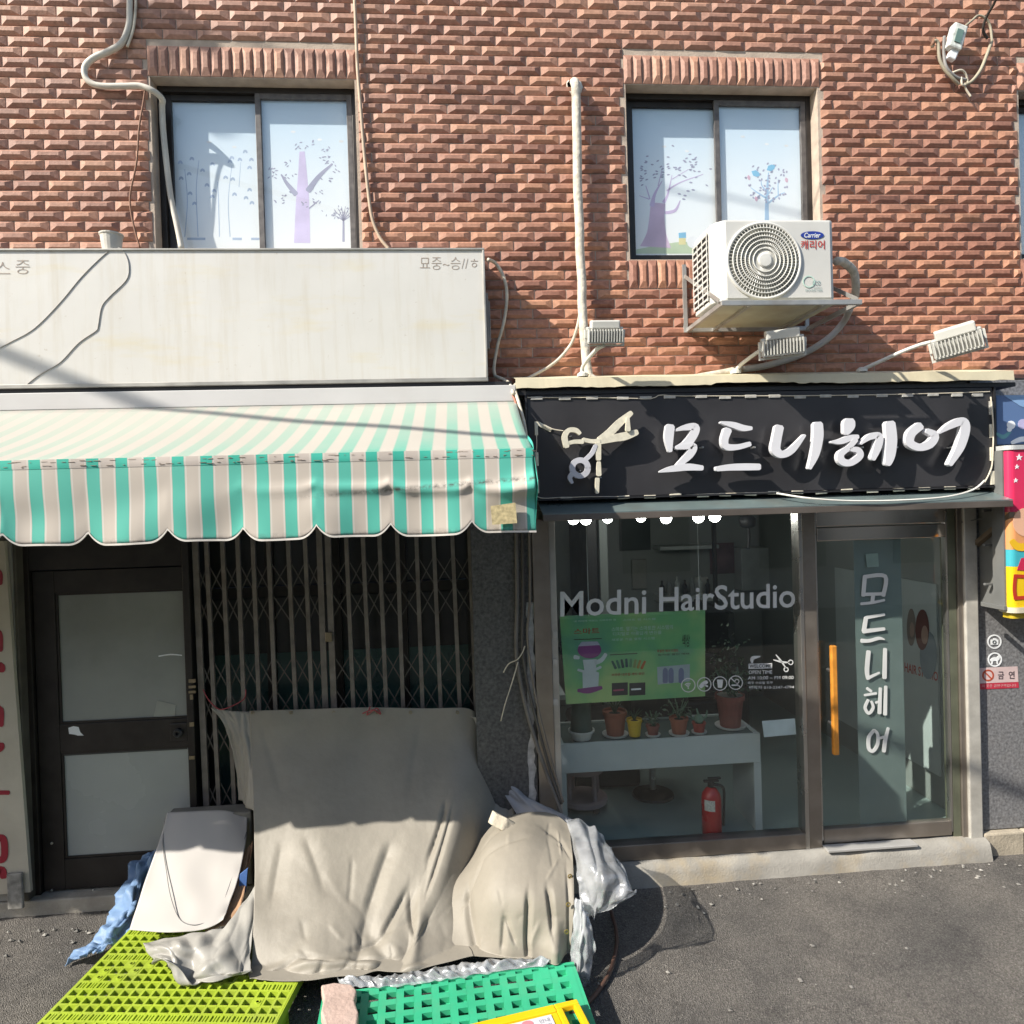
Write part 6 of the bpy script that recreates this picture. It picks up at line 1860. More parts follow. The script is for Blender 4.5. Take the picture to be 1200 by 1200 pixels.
def f1(u, v, p):
    x = u * 5; d = 0
    low = max(0, (v - .30)) / .70
    d += .9 * tents(u, v, SEG1, 1.1)
    # soft vertical folds, stronger towards the hem
    d += .010 * math.sin(u * 9 + 2.5 * v) * low
    d += .020 * ridged(Vector((u * 5.2 + v * 1.1, v * 1.6, 2.0))) * (low ** 1.1) * .8
    d += .016 * noise.noise(Vector((u * 6, v * 7, 5)))* (.25 + low)
    # big diagonal crease running to the bottom right
    c = abs((u - .52) - (.85 - v) * -.55)
    d += .035 * math.exp(-(c / .045) ** 2) * max(0, min(1, (v - .55) * 4))
    c = abs((u - .70) - (v - .75) * .25)
    d -= .030 * math.exp(-(c / .05) ** 2) * max(0, min(1, (v - .55) * 4))
    # turned-up hem folds
    c = abs(v - (.90 - .07 * math.sin(u * 6)))
    d -= .022 * math.exp(-(c / .025) ** 2)
    d += (.010 * facet(u, v, 3.3, 4.5, 5) + .004 * crease(u, v, 8.1, 3.5, 4.5)) * (.12 + low)
    # stretch dimples below the tie points
    d += .006 * math.cos(u * 5 * 2 * math.pi) * max(0, 1 - v * 3.2)
    return d
R1 = fold(R1, f1)
for j, r in enumerate(R1):
    for i, p in enumerate(r):
        p.z = max(p.z, .108)
TA = thing("taupe_tarpaulin", "big taupe tarpaulin tied to the grille and draped over the goods", "tarpaulin", (-.7, -.4, .1))
tm_ = MB().grid(R1).build("sheet", taupe, TA, smooth=True, solid=.003)
# eyelets and ties along the top edge
for k, x in enumerate((296, 341, 391, 442, 481, 536)):
    c = at(x, 835, .072)
    e_ = MB(); torus(e_, c, .009, .003, 12, 5); e_.build("eyelet", M("old_brass", (.3, .25, .17)), TA)
redc = M("cord_red", (.33, .06, .07), .7)
for pts in ([(434, 828, .06), (430, 838, .06), (441, 830, .05), (446, 837, .06), (437, 832, .05), (425, 836, .06)], [(238, 808, .14), (243, 818, .12), (252, 828, .10), (262, 831, .10), (285, 820, .14), (288, 808, .15)]):
    MB().tube([at(*p) for p in pts], .004, 5).build("tie_cord", redc, TA, smooth=True)
tear = MB(); tear.pxpoly([(409, 908), (414, 905), (419, 903), (424, 905), (420, 908), (423, 911), (416, 911), (413, 914)], -.072, .001)
tear.build("tear", black_plastic, TA)
# folded corner flaps (thin, dusty) on both sides of the top
fl = tarp_mat("tarp_thin_flap", (.36, .34, .30), .45, .1, .18)
Rf = patch(ctrl([[(246, 830, .12), (268, 833, .11), (292, 834, .095)], [(262, 850, .12), (278, 860, .07), (294, 870, .03)], [(274, 885, .12), (284, 900, .02), (296, 915, -.08)], [(278, 935, .08), (286, 945, -.02), (297, 952, -.18)]]), 24, 30)
Rf = fold(Rf, lambda u, v, p: .018 * ridged(Vector((u * 4 + v, v * 2, 7))) + .008 * noise.noise(Vector((u * 12, v * 8, 1))))
MB().grid(Rf).build("corner_flap", fl, TA, smooth=True, solid=.002)
Rf = patch(ctrl([[(549, 838, .09), (566, 845, .06), (584, 845, .05)], [(556, 860, .10), (572, 868, .06), (586, 872, .07)], [(564, 885, .12), (577, 895, .07), (585, 900, .08)]]), 20, 24)
Rf = fold(Rf, lambda u, v, p: .016 * ridged(Vector((u * 4, v * 4, 3))))
MB().grid(Rf).build("corner_flap", fl, TA, smooth=True, solid=.002)

# ---- second, beige tarpaulin over the low mound
T2 = ctrl([
    [(530, 1012, -.20), (552, 998, -.26), (578, 966, -.26), (612, 951, -.26), (648, 954, -.28), (667, 966, -.38)],
    [(515, 1040, -.50), (546, 1026, -.54), (575, 994, -.56), (614, 984, -.58), (650, 987, -.58), (671, 1003, -.68)],
    [(505, 1080, -.66), (545, 1072, -.72), (578, 1046, -.80), (615, 1042, -.84), (650, 1045, -.86), (673, 1052, -.88)],
    [(495, 1120, -.82), (556, 1118, -.85), (586, 1104, -.90), (615, 1102, -.93), (646, 1104, -.94), (670, 1098, -.93)],
    [(490, 1142, -.90), (556, 1141, -.90), (590, 1139, -.93), (620, 1136, -.95), (642, 1137, -.95), (666, 1128, -.93)]])
R2_ = patch(T2, 130, 128)
rs = random.Random(5)
SEG2 = [(.22, .30, .20, .98, .05, .035), (.62, .50, .60, .90, .05, .040), (.74, .48, .80, .70, .05, .040), (.90, .35, .98, .95, .06, .020), (.45, .62, .40, .80, .05, .022), (.45, .62, .52, .78, .04, .018),
        (.30, .18, .55, .10, .04, .016), (.35, .28, .62, .24, .04, .012), (.18, .45, .34, .28, .04, .020), (.70, .15, .95, .28, .05, .012)]
for k in range(10):
    u0, v0, a, l = rs.uniform(.25, .98), rs.uniform(.05, .85), rs.gauss(1.5, .8), rs.uniform(.06, .2)
    SEG2.append((u0, v0, u0 + l * math.cos(a), min(v0 + l * abs(math.sin(a)), .98), rs.uniform(.018, .045), rs.choice((-1, 1, 1)) * rs.uniform(.004, .011)))
def f2(u, v, p):
    d = .75 * tents(u, v, SEG2) + .008 * noise.noise(Vector((u * 6, v * 5, 3))) + .010 * facet(u, v, 5.7, 4.0, 4.0)
    # deep dark pocket at the lower right
    c = abs((u - .83) - (v - .8) * .1)
    d -= .07 * math.exp(-(c / .07) ** 2) * max(0, min(1, (v - .62) * 6))
    return d
R2_ = fold(R2_, f2)
for r in R2_:
    for p in r:
        p.z = max(p.z, .108)
TB2 = thing("beige_tarpaulin", "smaller beige tarpaulin with brass eyelets over the low mound beside the pillar", "tarpaulin", (.25, -.6, .1))
MB().grid(R2_).build("sheet", beige, TB2, smooth=True, solid=.003)
for k, (x, y, Y) in enumerate(((668, 1027, -.80), (666, 1060, -.91), (664, 1092, -.955))):
    e_ = MB(); torus(e_, at(x, y, Y), .010, .0035, 12, 5); e_.build("eyelet", M("brass_bright", (.45, .33, .12), .35, .8), TB2)
MB().box((.02, -.70, .105), (.42, -.34, .36)).build("crate", crm, TB2, bevel=.02)

# dark side fold between the two sheets
Rs = patch(ctrl([[(556, 842, .13), (566, 862, .12), (578, 880, .12)], [(566, 890, .10), (580, 905, .08), (592, 925, .08)], [(578, 930, .02), (592, 945, .0), (604, 955, -.02)], [(548, 990, -.2), (566, 985, -.16), (585, 975, -.14)]]), 20, 30)
Rs = fold(Rs, lambda u, v, p: .014 * ridged(Vector((u * 3, v * 3, 31))))
MB().grid(Rs).build("side_fold", taupe, TA, smooth=True, solid=.003)
# grey thin sheet drooping from the pillar to the mound
Rg = patch(ctrl([[(551, 850, .10), (557, 846, .09), (563, 848, .10)], [(572, 895, .07), (580, 890, .05), (588, 892, .06)], [(590, 930, .0), (603, 928, -.02), (612, 930, .0)], [(612, 965, -.12), (632, 955, -.14), (648, 948, -.12)], [(624, 985, -.34), (648, 972, -.34), (672, 960, -.30)]]), 24, 48)
Rg = fold(Rg, lambda u, v, p: .010 * ridged(Vector((u * 3, v * 5, 17))) + .012 * math.sin(u * 6) )
MB().grid(Rg).build("grey_plastic_sheet", tarp_mat("sheet_greyblue", (.36, .37, .40), .35, .1, .15), smooth=True, solid=.002, label="thin grey-blue plastic sheet drooping from the grille onto the beige tarpaulin", cat="plastic sheet")
# broken slab holding the sheet down
sb = MB()
pts = [(-.095, -.045), (-.03, -.075), (.07, -.06), (.10, -.01), (.085, .05), (.01, .07), (-.07, .05), (-.10, .01)]
c = at(592, 966, -.36)
Tm = Matrix.Translation(c) @ Matrix.Rotation(-.35, 4, 'X') @ Matrix.Rotation(.5, 4, 'Y') @ Matrix.Rotation(.3, 4, 'Z')
n = len(pts)
vs = [Tm @ Vector((x * 1.1, y, .035 + .008 * math.sin(i * 2))) for i, (x, y) in enumerate(pts)] + [Tm @ Vector((x * 1.05, y * 1.05, -.035)) for x, y in pts]
sb.v = vs; sb.f = [tuple(range(n)), tuple(range(2 * n - 1, n - 1, -1))] + [(i, i + n, (i + 1) % n + n, (i + 1) % n) for i in range(n)]
sb.build("broken_stone", M("stone_pale", (.50, .45, .36), .9, var=.12, scale=20, bump=.5, bscale=60), bevel=.008, label="broken pale stone weighing down the grey plastic sheet", cat="stone")

# ---- clear plastic
def clear_mat(name, w=.3, col=(.7, .72, .75)):
    mt, nt, b = NT(name)
    L = nt.links
    geo = nt.nodes.new("ShaderNodeNewGeometry")
    n1 = nt.nodes.new("ShaderNodeTexNoise"); n1.inputs["Scale"].default_value = 11; n1.inputs["Detail"].default_value = 4
    n2 = nt.nodes.new("ShaderNodeTexNoise"); n2.inputs["Scale"].default_value = 5; n2.inputs["Detail"].default_value = 5
    L.new(geo.outputs["Position"], n1.inputs["Vector"]); L.new(geo.outputs["Position"], n2.inputs["Vector"])
    b.inputs["Base Color"].default_value = (*col, 1); b.inputs["Roughness"].default_value = .2
    bp = nt.nodes.new("ShaderNodeBump"); bp.inputs["Strength"].default_value = .5; bp.inputs["Distance"].default_value = .02
    L.new(n1.outputs["Fac"], bp.inputs["Height"])
    tr = nt.nodes.new("ShaderNodeBsdfTransparent"); tr.inputs[0].default_value = (.94, .95, .96, 1)
    gl = nt.nodes.new("ShaderNodeBsdfGlossy"); gl.inputs["Roughness"].default_value = .2
    L.new(bp.outputs[0], gl.inputs["Normal"]); L.new(bp.outputs[0], b.inputs["Normal"])
    ms = nt.nodes.new("ShaderNodeMixShader")
    mr = nt.nodes.new("ShaderNodeMapRange"); mr.inputs[1].default_value = .3; mr.inputs[2].default_value = .7; mr.inputs[3].default_value = max(w - .14, .02); mr.inputs[4].default_value = w + .16
    L.new(n2.outputs["Fac"], mr.inputs[0]); L.new(mr.outputs[0], ms.inputs[0])
    L.new(tr.outputs[0], ms.inputs[1]); L.new(b.outputs[0], ms.inputs[2])
    lw = nt.nodes.new("ShaderNodeLayerWeight"); lw.inputs[0].default_value = .5
    pw = nt.nodes.new("ShaderNodeMath"); pw.operation = 'POWER'; pw.inputs[1].default_value = 3.0; L.new(lw.outputs["Facing"], pw.inputs[0])
    ad = nt.nodes.new("ShaderNodeMath"); ad.operation = 'MULTIPLY_ADD'; ad.inputs[1].default_value = .32; ad.inputs[2].default_value = .055; ad.use_clamp = True; L.new(pw.outputs[0], ad.inputs[0])
    m2 = nt.nodes.new("ShaderNodeMixShader"); L.new(ad.outputs[0], m2.inputs[0]); L.new(ms.outputs[0], m2.inputs[1]); L.new(gl.outputs[0], m2.inputs[2])
    L.new(m2.outputs[0], nt.nodes["Material Output"].inputs[0])
    return mt
clr = clear_mat("clear_plastic", .18)
CP = thing("clear_plastic_sheet", "crumpled clear plastic sheet bunched at the right end of the beige tarpaulin", "plastic sheet", (.75, -.8, GZ))
def crumple(a, s_):
    return lambda u, v, p: a * 1.6 * facet(u, v, 4.4, 4.5 * s_, 4 * s_) + a * .5 * ridged(Vector((u * 3.2 * s_, v * 3.2 * s_, 41))) + a * .6 * noise.noise(Vector((u * 9 * s_, v * 8 * s_, 6)))
Rc = patch(ctrl([[(662, 955, -.35), (690, 962, -.45), (705, 975, -.55), (718, 990, -.6)],
                 [(668, 985, -.60), (692, 985, -.72), (716, 1000, -.78), (732, 1015, -.82)],
                 [(672, 1020, -.80), (698, 1020, -.92), (726, 1030, -.94), (745, 1042, -.95)],
                 [(676, 1050, -.88), (696, 1060, -.96), (712, 1060, -.96), (744, 1050, -.96)],
                 [(682, 1075, -.90), (694, 1078, -.94), (702, 1074, -.94), (712, 1066, -.94)]]), 45, 48)
MB().grid(fold(Rc, crumple(.030, .8))).build("bunch", clr, CP, smooth=True, solid=.001)
Rc = patch(ctrl([[(672, 1052, -.92), (682, 1058, -.97), (692, 1072, -.96)], [(669, 1085, -.96), (682, 1090, -1.01), (697, 1098, -.99)], [(666, 1120, -.97), (680, 1125, -1.02), (697, 1130, -.99)], [(670, 1150, -.98), (678, 1160, -1.0), (692, 1155, -.98)]]), 24, 40)
MB().grid(fold(Rc, crumple(.022, .9))).build("hanging_tail", clear_mat("clear_plastic_dense", .34), CP, smooth=True, solid=.001)
Rc = patch(ctrl([[(395, 1152, -.99), (450, 1150, -1.0), (500, 1142, -.985), (560, 1134, -.95), (640, 1130, -.97)],
                 [(398, 1166, -1.03), (450, 1163, -1.05), (505, 1158, -1.04), (560, 1150, -1.01), (645, 1140, -1.0)],
                 [(410, 1172, -1.06), (455, 1170, -1.08), (515, 1166, -1.07), (570, 1158, -1.04), (640, 1146, -1.02)]]), 160, 20)
nvr, nur = len(Rc), len(Rc[0])
for j, r in enumerate(Rc):
    for i, p in enumerate(r):
        u, v = i / (nur - 1), j / (nvr - 1)
        k = math.sin(math.pi * min(1, v * 1.05)) * .8 + .2
        p.z = max(p.z, .105) + max(0, .055 * facet(u, v, 4.4, 20, 2.2) + .020 * ridged(Vector((u * 22, v * 1.5, 4)))) * k
        p.y += .02 * noise.noise(Vector((u * 18, v * 2, 8)))
MB().grid(Rc).build("hem_film", clear_mat("clear_plastic_film", .24), CP, smooth=True, solid=.001)

# ---- white board and cartons at the left end
wb = M("board_white", (.48, .455, .43), .6, var=.03, scale=3, dirt=.12, dcol=(.4, .36, .32))
WB = thing("white_board_sheet", "white peeling board leaning on the heap beside the brown door", "board", at(220, 1092, -.6))
Rb = patch(ctrl([[(196, 952, .0), (225, 950, -.01), (262, 949, -.01), (290, 955, .0)],
                 [(187, 985, -.16), (220, 985, -.18), (258, 985, -.18), (288, 988, -.17)],
                 [(171, 1030, -.34), (212, 1032, -.37), (250, 1032, -.37), (279, 1030, -.36)],
                 [(160, 1065, -.47), (205, 1068, -.52), (243, 1066, -.52), (268, 1062, -.49)],
                 [(152, 1090, -.58), (200, 1092, -.62), (240, 1088, -.61), (262, 1078, -.57)]]), 36, 40)
Rb = fold(Rb, lambda u, v, p: .010 * math.sin(u * math.pi) + .012 * math.exp(-((u - 1) / .08) ** 2) * noise.noise(Vector((v * 8, 1, 1))) + .006 * noise.noise(Vector((u * 4, v * 4, 3))))
MB().grid(Rb).build("sheet", wb, WB, smooth=True, solid=.004)
ln = MB()
ln.tube([p + Vector((0, -.001, .001)) for p in [at(*q) for q in ((193, 962, -.04), (191, 990, -.19), (195, 1020, -.32), (200, 1050, -.45), (210, 1076, -.55), (225, 1084, -.59), (243, 1080, -.57), (258, 1066, -.51), (268, 1040, -.40), (280, 1005, -.25), (289, 975, -.11))]], .0024, 5)
ln.build("edge_cord", M("cord_charcoal", (.17, .17, .17), .6), WB, smooth=True)
kraft = M("kraft_board", (.40, .24, .14), .85, var=.1, scale=12)
Rk = patch(ctrl([[(285, 1000, -.2), (297, 985, -.14)], [(272, 1040, -.38), (290, 1025, -.30)], [(258, 1072, -.5), (284, 1055, -.44)], [(240, 1092, -.6), (276, 1080, -.55)]]), 10, 24)
Rk = fold(Rk, lambda u, v, p: .014 * noise.noise(Vector((u * 5, v * 6, 3))))
MB().grid(Rk).build("torn_kraft_layer", kraft, WB, smooth=False, solid=.004)
CB = MB().box((at(199, 960, .06).x, -.02, .10), (at(299, 960, .06).x, .12, at(240, 950, .02).z - .01))
CB.build("carton", M("carton_grey", (.20, .19, .17), .85, var=.15), bevel=.01, label="grey-brown carton standing behind the white peeling board", cat="carton")
bs = MB(); bs.pxpoly([(281, 1025), (290, 1018), (288, 1045), (279, 1055)], -.36, .012); bs.build("blue_scrap", M("scrap_blue", (.07, .16, .42), .6), label="small blue scrap sticking out beside the white board", cat="scrap")
# grey flap folded under the board
GF = thing("grey_tarp_flap", "crumpled shiny grey tarpaulin flap spilling onto the lime pallet", "tarpaulin", (-1.4, -.75, .1))
Rf = patch(ctrl([[(165, 1098, -.62), (200, 1092, -.66), (235, 1090, -.66), (262, 1082, -.64), (280, 1060, -.55), (296, 1035, -.45)],
                 [(168, 1108, -.70), (198, 1106, -.78), (228, 1108, -.80), (256, 1100, -.78), (282, 1085, -.70), (297, 1070, -.64)],
                 [(172, 1116, -.76), (200, 1118, -.84), (222, 1128, -.86), (250, 1120, -.90), (282, 1112, -.84), (296, 1105, -.78)],
                 [(182, 1122, -.82), (203, 1126, -.88), (218, 1143, -.92), (248, 1140, -.96), (280, 1135, -.95), (294, 1130, -.9)],
                 [(190, 1119, -.84), (208, 1124, -.89), (228, 1148, -.95), (252, 1150, -.98), (278, 1142, -.97), (296, 1137, -.94)]]), 90, 64)
def f3(u, v, p):
    return .055 * facet(u, v, 9.1, 5, 2.6) + .022 * ridged(Vector((u * 3.4 - v * 1.5, v * 1.3, 19))) * (.4 + v * .6) + .016 * noise.noise(Vector((u * 8, v * 5, 2)))
Rf = fold(Rf, f3)
for r in Rf:
    for p in r: p.z = max(p.z, .109)
MB().grid(Rf).build("sheet", greyt, GF, smooth=True, solid=.003)
# blue bag
BBg = thing("blue_plastic_bag", "crumpled light-blue plastic bag lying between door and lime pallet", "bag", (-2.0, -.3, GZ))
Rz = patch(ctrl([[(150, 1012, .02), (168, 1002, .03), (186, 992, .04)],
                 [(140, 1040, -.06), (160, 1030, -.10), (178, 1030, -.06)],
                 [(128, 1075, -.20), (150, 1065, -.30), (165, 1070, -.24)],
                 [(110, 1095, -.36), (130, 1092, -.42), (150, 1096, -.40)],
                 [(80, 1122, -.45), (108, 1110, -.50), (132, 1104, -.50)],
                 [(78, 1125, -.48), (96, 1122, -.52), (112, 1112, -.52)]]), 30, 65)
Rz = fold(Rz, lambda u, v, p: .06 * facet(u, v, 6.6, 4, 9) + .012 * crease(u, v, 1.6, 4, 9) + .012 * ridged(Vector((u * 2.6 + v, v * 4.5, 23))) - .01 + .02 * noise.noise(Vector((u * 6, v * 9, 1))))
for r in Rz:
    for p in r: p.z = max(p.z, GZ + .016)
MB().grid(Rz).build("sheet", tarp_mat("bag_blue", (.20, .32, .52), .5, .15, .25), BBg, smooth=True, solid=.002)

# ---- pallets
def pallet(name, label, origin, rot, L, Wd, px_, py_, bw, col, special):
    root = thing(name, label, "pallet", (origin[0], origin[1], GZ + .005))
    T = Matrix.Translation(Vector((origin[0], origin[1], 0))) @ Matrix.Rotation(rot, 4, 'Z')
    m_ = M(name + "_plastic", col, .5, var=.10, scale=5, dirt=.45, dcol=(col[0] * .5 + .10, col[1] * .5 + .09, col[2] * .5 + .07), dscale=7)
    zt, th = .10, .028
    dk = MB()
    nx, ny = round(L / px_), round(Wd / py_)
    sx, sy = L / nx, Wd / ny
    for i in range(nx + 1):
        x = i * sx
        dk.box((x - bw / 2, -Wd, zt - th), (x + bw / 2, 0, zt - .0008), T)
    for j in range(ny + 1):
        y = -j * sy
        for i in range(nx):
            dk.box((i * sx + bw / 2 + .0001, y - bw / 2, zt - th + .002), ((i + 1) * sx - bw / 2 - .0001, y + bw / 2, zt), T)
    if special == 'lime':
        # finer slots along every third band, solid pads with square wells
        for j in range(ny):
            for i in range(nx):
                if j in (0, 4, 8, 12, 16) and (i < 3 or i > nx - 4) or j in (4, 12) :
                    y = -(j + .5) * sy
                    for q in (1, 2):
                        x = i * sx + bw / 2 + (sx - bw) * q / 3
                        dk.box((x - .004, y - sy / 2 + bw / 2, zt - .02), (x + .004, y + sy / 2 - bw / 2, zt - .003), T)
    deck = dk.build("deck", m_, root)
    pad = MB()
    cells = {'lime': [(3, 5), (5, 5), (1, 6), (4, 6), (1, 7), (3, 7), (10, 7), (12, 7), (10, 5), (18, 2), (18, 10), (2, 14), (10, 14), (12, 14)], 'green': [(0, 0), (12, 0), (6, 5)]}[special]
    for k, (i, j) in enumerate(cells):
        if i >= nx or j >= ny: continue
        pd = MB().box((i * sx + bw / 2, -(j + 1) * sy + bw / 2, zt - .016), ((i + 1) * sx - bw / 2, -j * sy - bw / 2, zt + .0012), T)
        pd.build("pad", m_, root)
        if special == 'lime':
            cc = T @ Vector(((i + .5) * sx, -(j + .5) * sy, zt + .0014)); e_ = MB(); e_.lathe([(.012, 0), (.012, .004), (.008, .004), (.008, 0)], cc, 12); e_.build("boss", m_, root)
    for i in range(3):
        for j in range(3):
            cx = .08 + i * (L - .16) / 2; cy = -.08 - j * (Wd - .16) / 2
            MB().box((cx - .07, cy - .07, GZ + .008), (cx + .07, cy + .07, zt - th), T).build("foot", m_, root, bevel=.006)
    rim = MB()
    rim.box((-bw, -Wd, zt - .05), (-bw / 2 - .0005, 0, zt - .002), T); rim.box((L + bw / 2 + .0005, -Wd, zt - .05), (L + bw, 0, zt - .002), T)
    rim.box((-bw, bw / 2 + .0005, zt - .05), (L + bw, bw, zt - .002), T)
    rim.build("rim", m_, root)
    sk = MB()
    for y in (-.08, -Wd / 2, -Wd + .08):
        sk.box((0, y - .045, GZ + .009), (L, y + .045, GZ + .028), T)
    sk.build("skid", m_, root)
    return root
c0, c1 = atz(154, 1089, .10), atz(60, 1185, .10)
dirv = (c1 - c0).normalized()
rot = math.atan2(dirv.x, -dirv.y)
pallet("lime_pallet", "lime green plastic pallet with fine square holes in front of the door", (c0.x, c0.y), rot, 1.13, 1.13, .0535, .053, .0125, (.36, .47, .035), 'lime')
g0, g1 = atz(666, 1133, .10), atz(380, 1170, .10)
dv = (g0 - g1).normalized()
rot2 = math.atan2(dv.y, dv.x)
Lg = 1.20
g00 = g0 - dv * Lg
pallet("green_pallet", "emerald green plastic pallet with larger square holes under the tarpaulin hem", (g00.x, g00.y), rot2, Lg, 1.1, .085, .085, .037, (.035, .40, .21), 'green')

# ---- pinkish stone slab on the pallet edge
st_ = MB()
sp2 = [(376, 1154), (392, 1151), (412, 1153), (418, 1160), (415, 1172), (420, 1186), (418, 1205), (414, 1222), (384, 1224), (381, 1200), (376, 1186), (379, 1170)]
top = [atz(x, y, .165) for x, y in sp2]
st_.prism(top, (0, 0, -.055))
st_.build("stone_slab", M("stone_pink", (.46, .34, .29), .85, var=.12, scale=14, bump=.5, bscale=50, dirt=.2, dcol=(.55, .5, .45), dscale=8), bevel=.008, label="pinkish-grey stone slab lying across the gap between the two pallets", cat="stone")

# ---- yellow board lying on the green pallet
YB2 = thing("yellow_sign_board", "yellow plastic sign board with a handle slot lying on the green pallet", "sign", atz(620, 1195, .14))
def yb(x, y): return atz(x, y, .150)
A0, A1 = yb(676, 1170), yb(540, 1202)
e1 = (A1 - A0); e1.z = 0; e1.normalize()
e2 = Vector((e1.y, -e1.x, 0))
if e2.y > 0: e2 = -e2
T = Matrix((e1, e2, Vector((0, 0, 1)))).transposed().to_4x4(); T.translation = A0
ym_ = M("sign_yellow", (.78, .50, .008), .38, var=.05, scale=6)
by = MB()
Wb, Hb = .62, .50
by.box((0, 0, -.03), (.115, .03, 0), T); by.box((0, .03, -.03), (.03, .17, 0), T); by.box((.085, .03, -.03), (.115, .17, 0), T); by.box((0, .17, -.03), (.115, Hb, 0), T)
by.box((.1155, 0, -.03), (Wb, .045, 0), T); by.box((.1155, .0455, -.03), (Wb, Hb, -.004), T)
by.build("board", ym_, YB2, bevel=.005)
wp_ = MB().box((.15, .06, -.0035), (Wb - .04, Hb - .05, .001), T); wp_.build("panel", M("panel_white", (.62, .61, .64), .4, var=.04), YB2)
ink = M("panel_ink", (.30, .30, .33), .6)
def ybp(x, y):
    return T @ Vector((x, y, .0022))
t_ = MB()
for k, (s2, x, y, w_, h_) in enumerate((("안내", .165, .075, .05, .024), ("주차금지", .165, .108, .075, .022), ("010", .165, .138, .05, .018))):
    vs, fs = text_geo(s2, .01)
    ax, bx = min(v.x for v in vs), max(v.x for v in vs); ay, by_ = min(v.y for v in vs), max(v.y for v in vs)
    t_.add([ybp(x + w_ * (1 - (v.x - ax) / (bx - ax)), y + h_ * (1 - (v.y - ay) / (by_ - ay))) for v in vs], fs)
t_.build("lettering", ink, YB2)
dt = MB(); dt.prism([ybp(.27 + .028 * math.cos(a * .524), .085 + .02 * math.sin(a * .524)) for a in range(12)], (0, 0, .001)); dt.build("pink_dot", M("dot_pink", (.65, .22, .25), .5), YB2)
ln_ = MB().box((.325, .065, .0012), (.328, .30, .002), T); ln_.build("ruled_line", ink, YB2)

# ---- brown hose on the ground
cable_pts = [atz(x, y, GZ + .022) for x, y in ((716, 1068), (722, 1090), (722, 1112), (714, 1140), (698, 1165), (680, 1182), (655, 1196))]
MB().tube(cable_pts, .011, 8).build("garden_hose", M("hose_brown", (.10, .055, .04), .6, var=.2), smooth=True, label="thin brown hose curving on the asphalt beside the clear plastic", cat="hose")

# ================================================================ NEIGHBOUR'S SIGNS ON THE RIGHT
def bandmat(n, c): return M(n, c, .3, var=.04, coat=.2)
NB = thing("blue_banner_sign", "blue printed sign panel right of the black sign", "sign", (4.2, -.2, 2.85))
bx0 = at(1168, 490, -.22).x
bz0, bz1 = at(1185, 521, -.22).z, at(1185, 463, -.22).z
MB().box((bx0, -.22, bz0), (bx0 + 2.0, -.03, bz1)).build("panel", bandmat("banner_blue", (.10, .17, .33)), NB, bevel=.004)
w_ = MB(); w_.pxpoly([(1176, 463), (1200, 463), (1230, 463), (1230, 486), (1196, 476)], -.2225, .002); w_.build("print", bandmat("banner_pale", (.22, .36, .58)), NB)
w_ = MB(); w_.disc(1185, 498, 5, -.2225, .002); w_.disc(1183, 503, 3, -.2228, .002); w_.build("print", whitep, NB)
w_ = MB(); w_.disc(1199, 497, 6, -.2225, .002); w_.build("print", M("print_lav", (.45, .42, .62), .5), NB)
w_ = MB(); w_.stroke([(1168, 508, 3), (1176, 512, 5), (1184, 506, 3)], -.2225, .002); w_.build("print", M("print_seagreen", (.12, .30, .33), .5), NB)
w_ = MB(); w_.stroke([(1186, 519, 4), (1196, 515, 6), (1210, 514, 6)], -.2225, .002); w_.build("print", whitep, NB)
LB = thing("light_box_sign", "red and yellow rounded light box sign with stars beside the granite wall", "sign", at(1195, 720, -.4))
lx0 = at(1183.5, 620, -.36).x
zA, zB_, zC, zD, zE = at(1190, 527, -.36).z, at(1190, 600, -.36).z, at(1190, 644, -.36).z, at(1190, 664, -.36).z, at(1190, 712, -.36).z
dgrey = M('frame_grey', (.20, .205, .20), .5, .3, var=.15, dirt=.4, dcol=(.12, .09, .06), dscale=6)
def plan(o):
    p = [(lx0 - o, -.27), (lx0 - o, -.32)]
    for k in range(7):
        a = math.radians(180 + 15 * k)
        p.append((lx0 + .04 + (.04 + o) * math.cos(a), -.32 + (.04 + o) * math.sin(a)))
    p += [(lx0 + .75, -.36 - o), (lx0 + .75, -.27)]
    return p
def band(z0, z1, o, mm, nm="panel"):
    return MB().prism([(x, y, z0) for x, y in plan(o)], (0, 0, z1 - z0)).build(nm, mm, LB)
band(zB_ + .0, zA, 0, bandmat("lb_red", (.62, .03, .10)), "red_panel")
band(zC, zB_ - .001, 0, bandmat("lb_orange", (.66, .30, .12)), "orange_panel")
band(zD, zC - .001, 0, bandmat("lb_teal", (.05, .38, .45)), "teal_panel")
band(zE, zD - .001, 0, bandmat("lb_yellow", (.75, .50, .01)), "yellow_panel")
band(zE - .035, zE - .001, .012, M("lb_trim_cream", (.55, .5, .38), .4), "bottom_trim")
band(zE - .075, zE - .036, -.015, M("lb_under", (.45, .33, .02), .4), "underside")
band(zA + .001, zA + .03, .010, grey_paint, "top_trim")
fy = -.3625
def star(mb, x, y, r):
    mb.pxpoly([(x + (r if k % 2 == 0 else r * .42) * math.sin(k * .628), y - (r if k % 2 == 0 else r * .42) * math.cos(k * .628)) for k in range(10)], fy, .002)
for x, y, r in ((1194.5, 536, 4.2), (1192, 547, 3), (1190.5, 563, 3), (1206, 548, 4)):
    mb = MB(); star(mb, x, y, r); mb.build("star", whitep, LB)
mb = MB(); mb.disc(1203, 612, 16, fy - .001, .002, 20, ry=17); mb.build("peach_shape", bandmat("lb_peach", (.72, .42, .28)), LB)
mb = MB(); mb.stroke([(1186, 634, 7), (1194, 641, 9), (1212, 640, 9)], fy - .002, .002); mb.build("yellow_shape", bandmat("lb_yellow2", (.75, .45, .02)), LB)
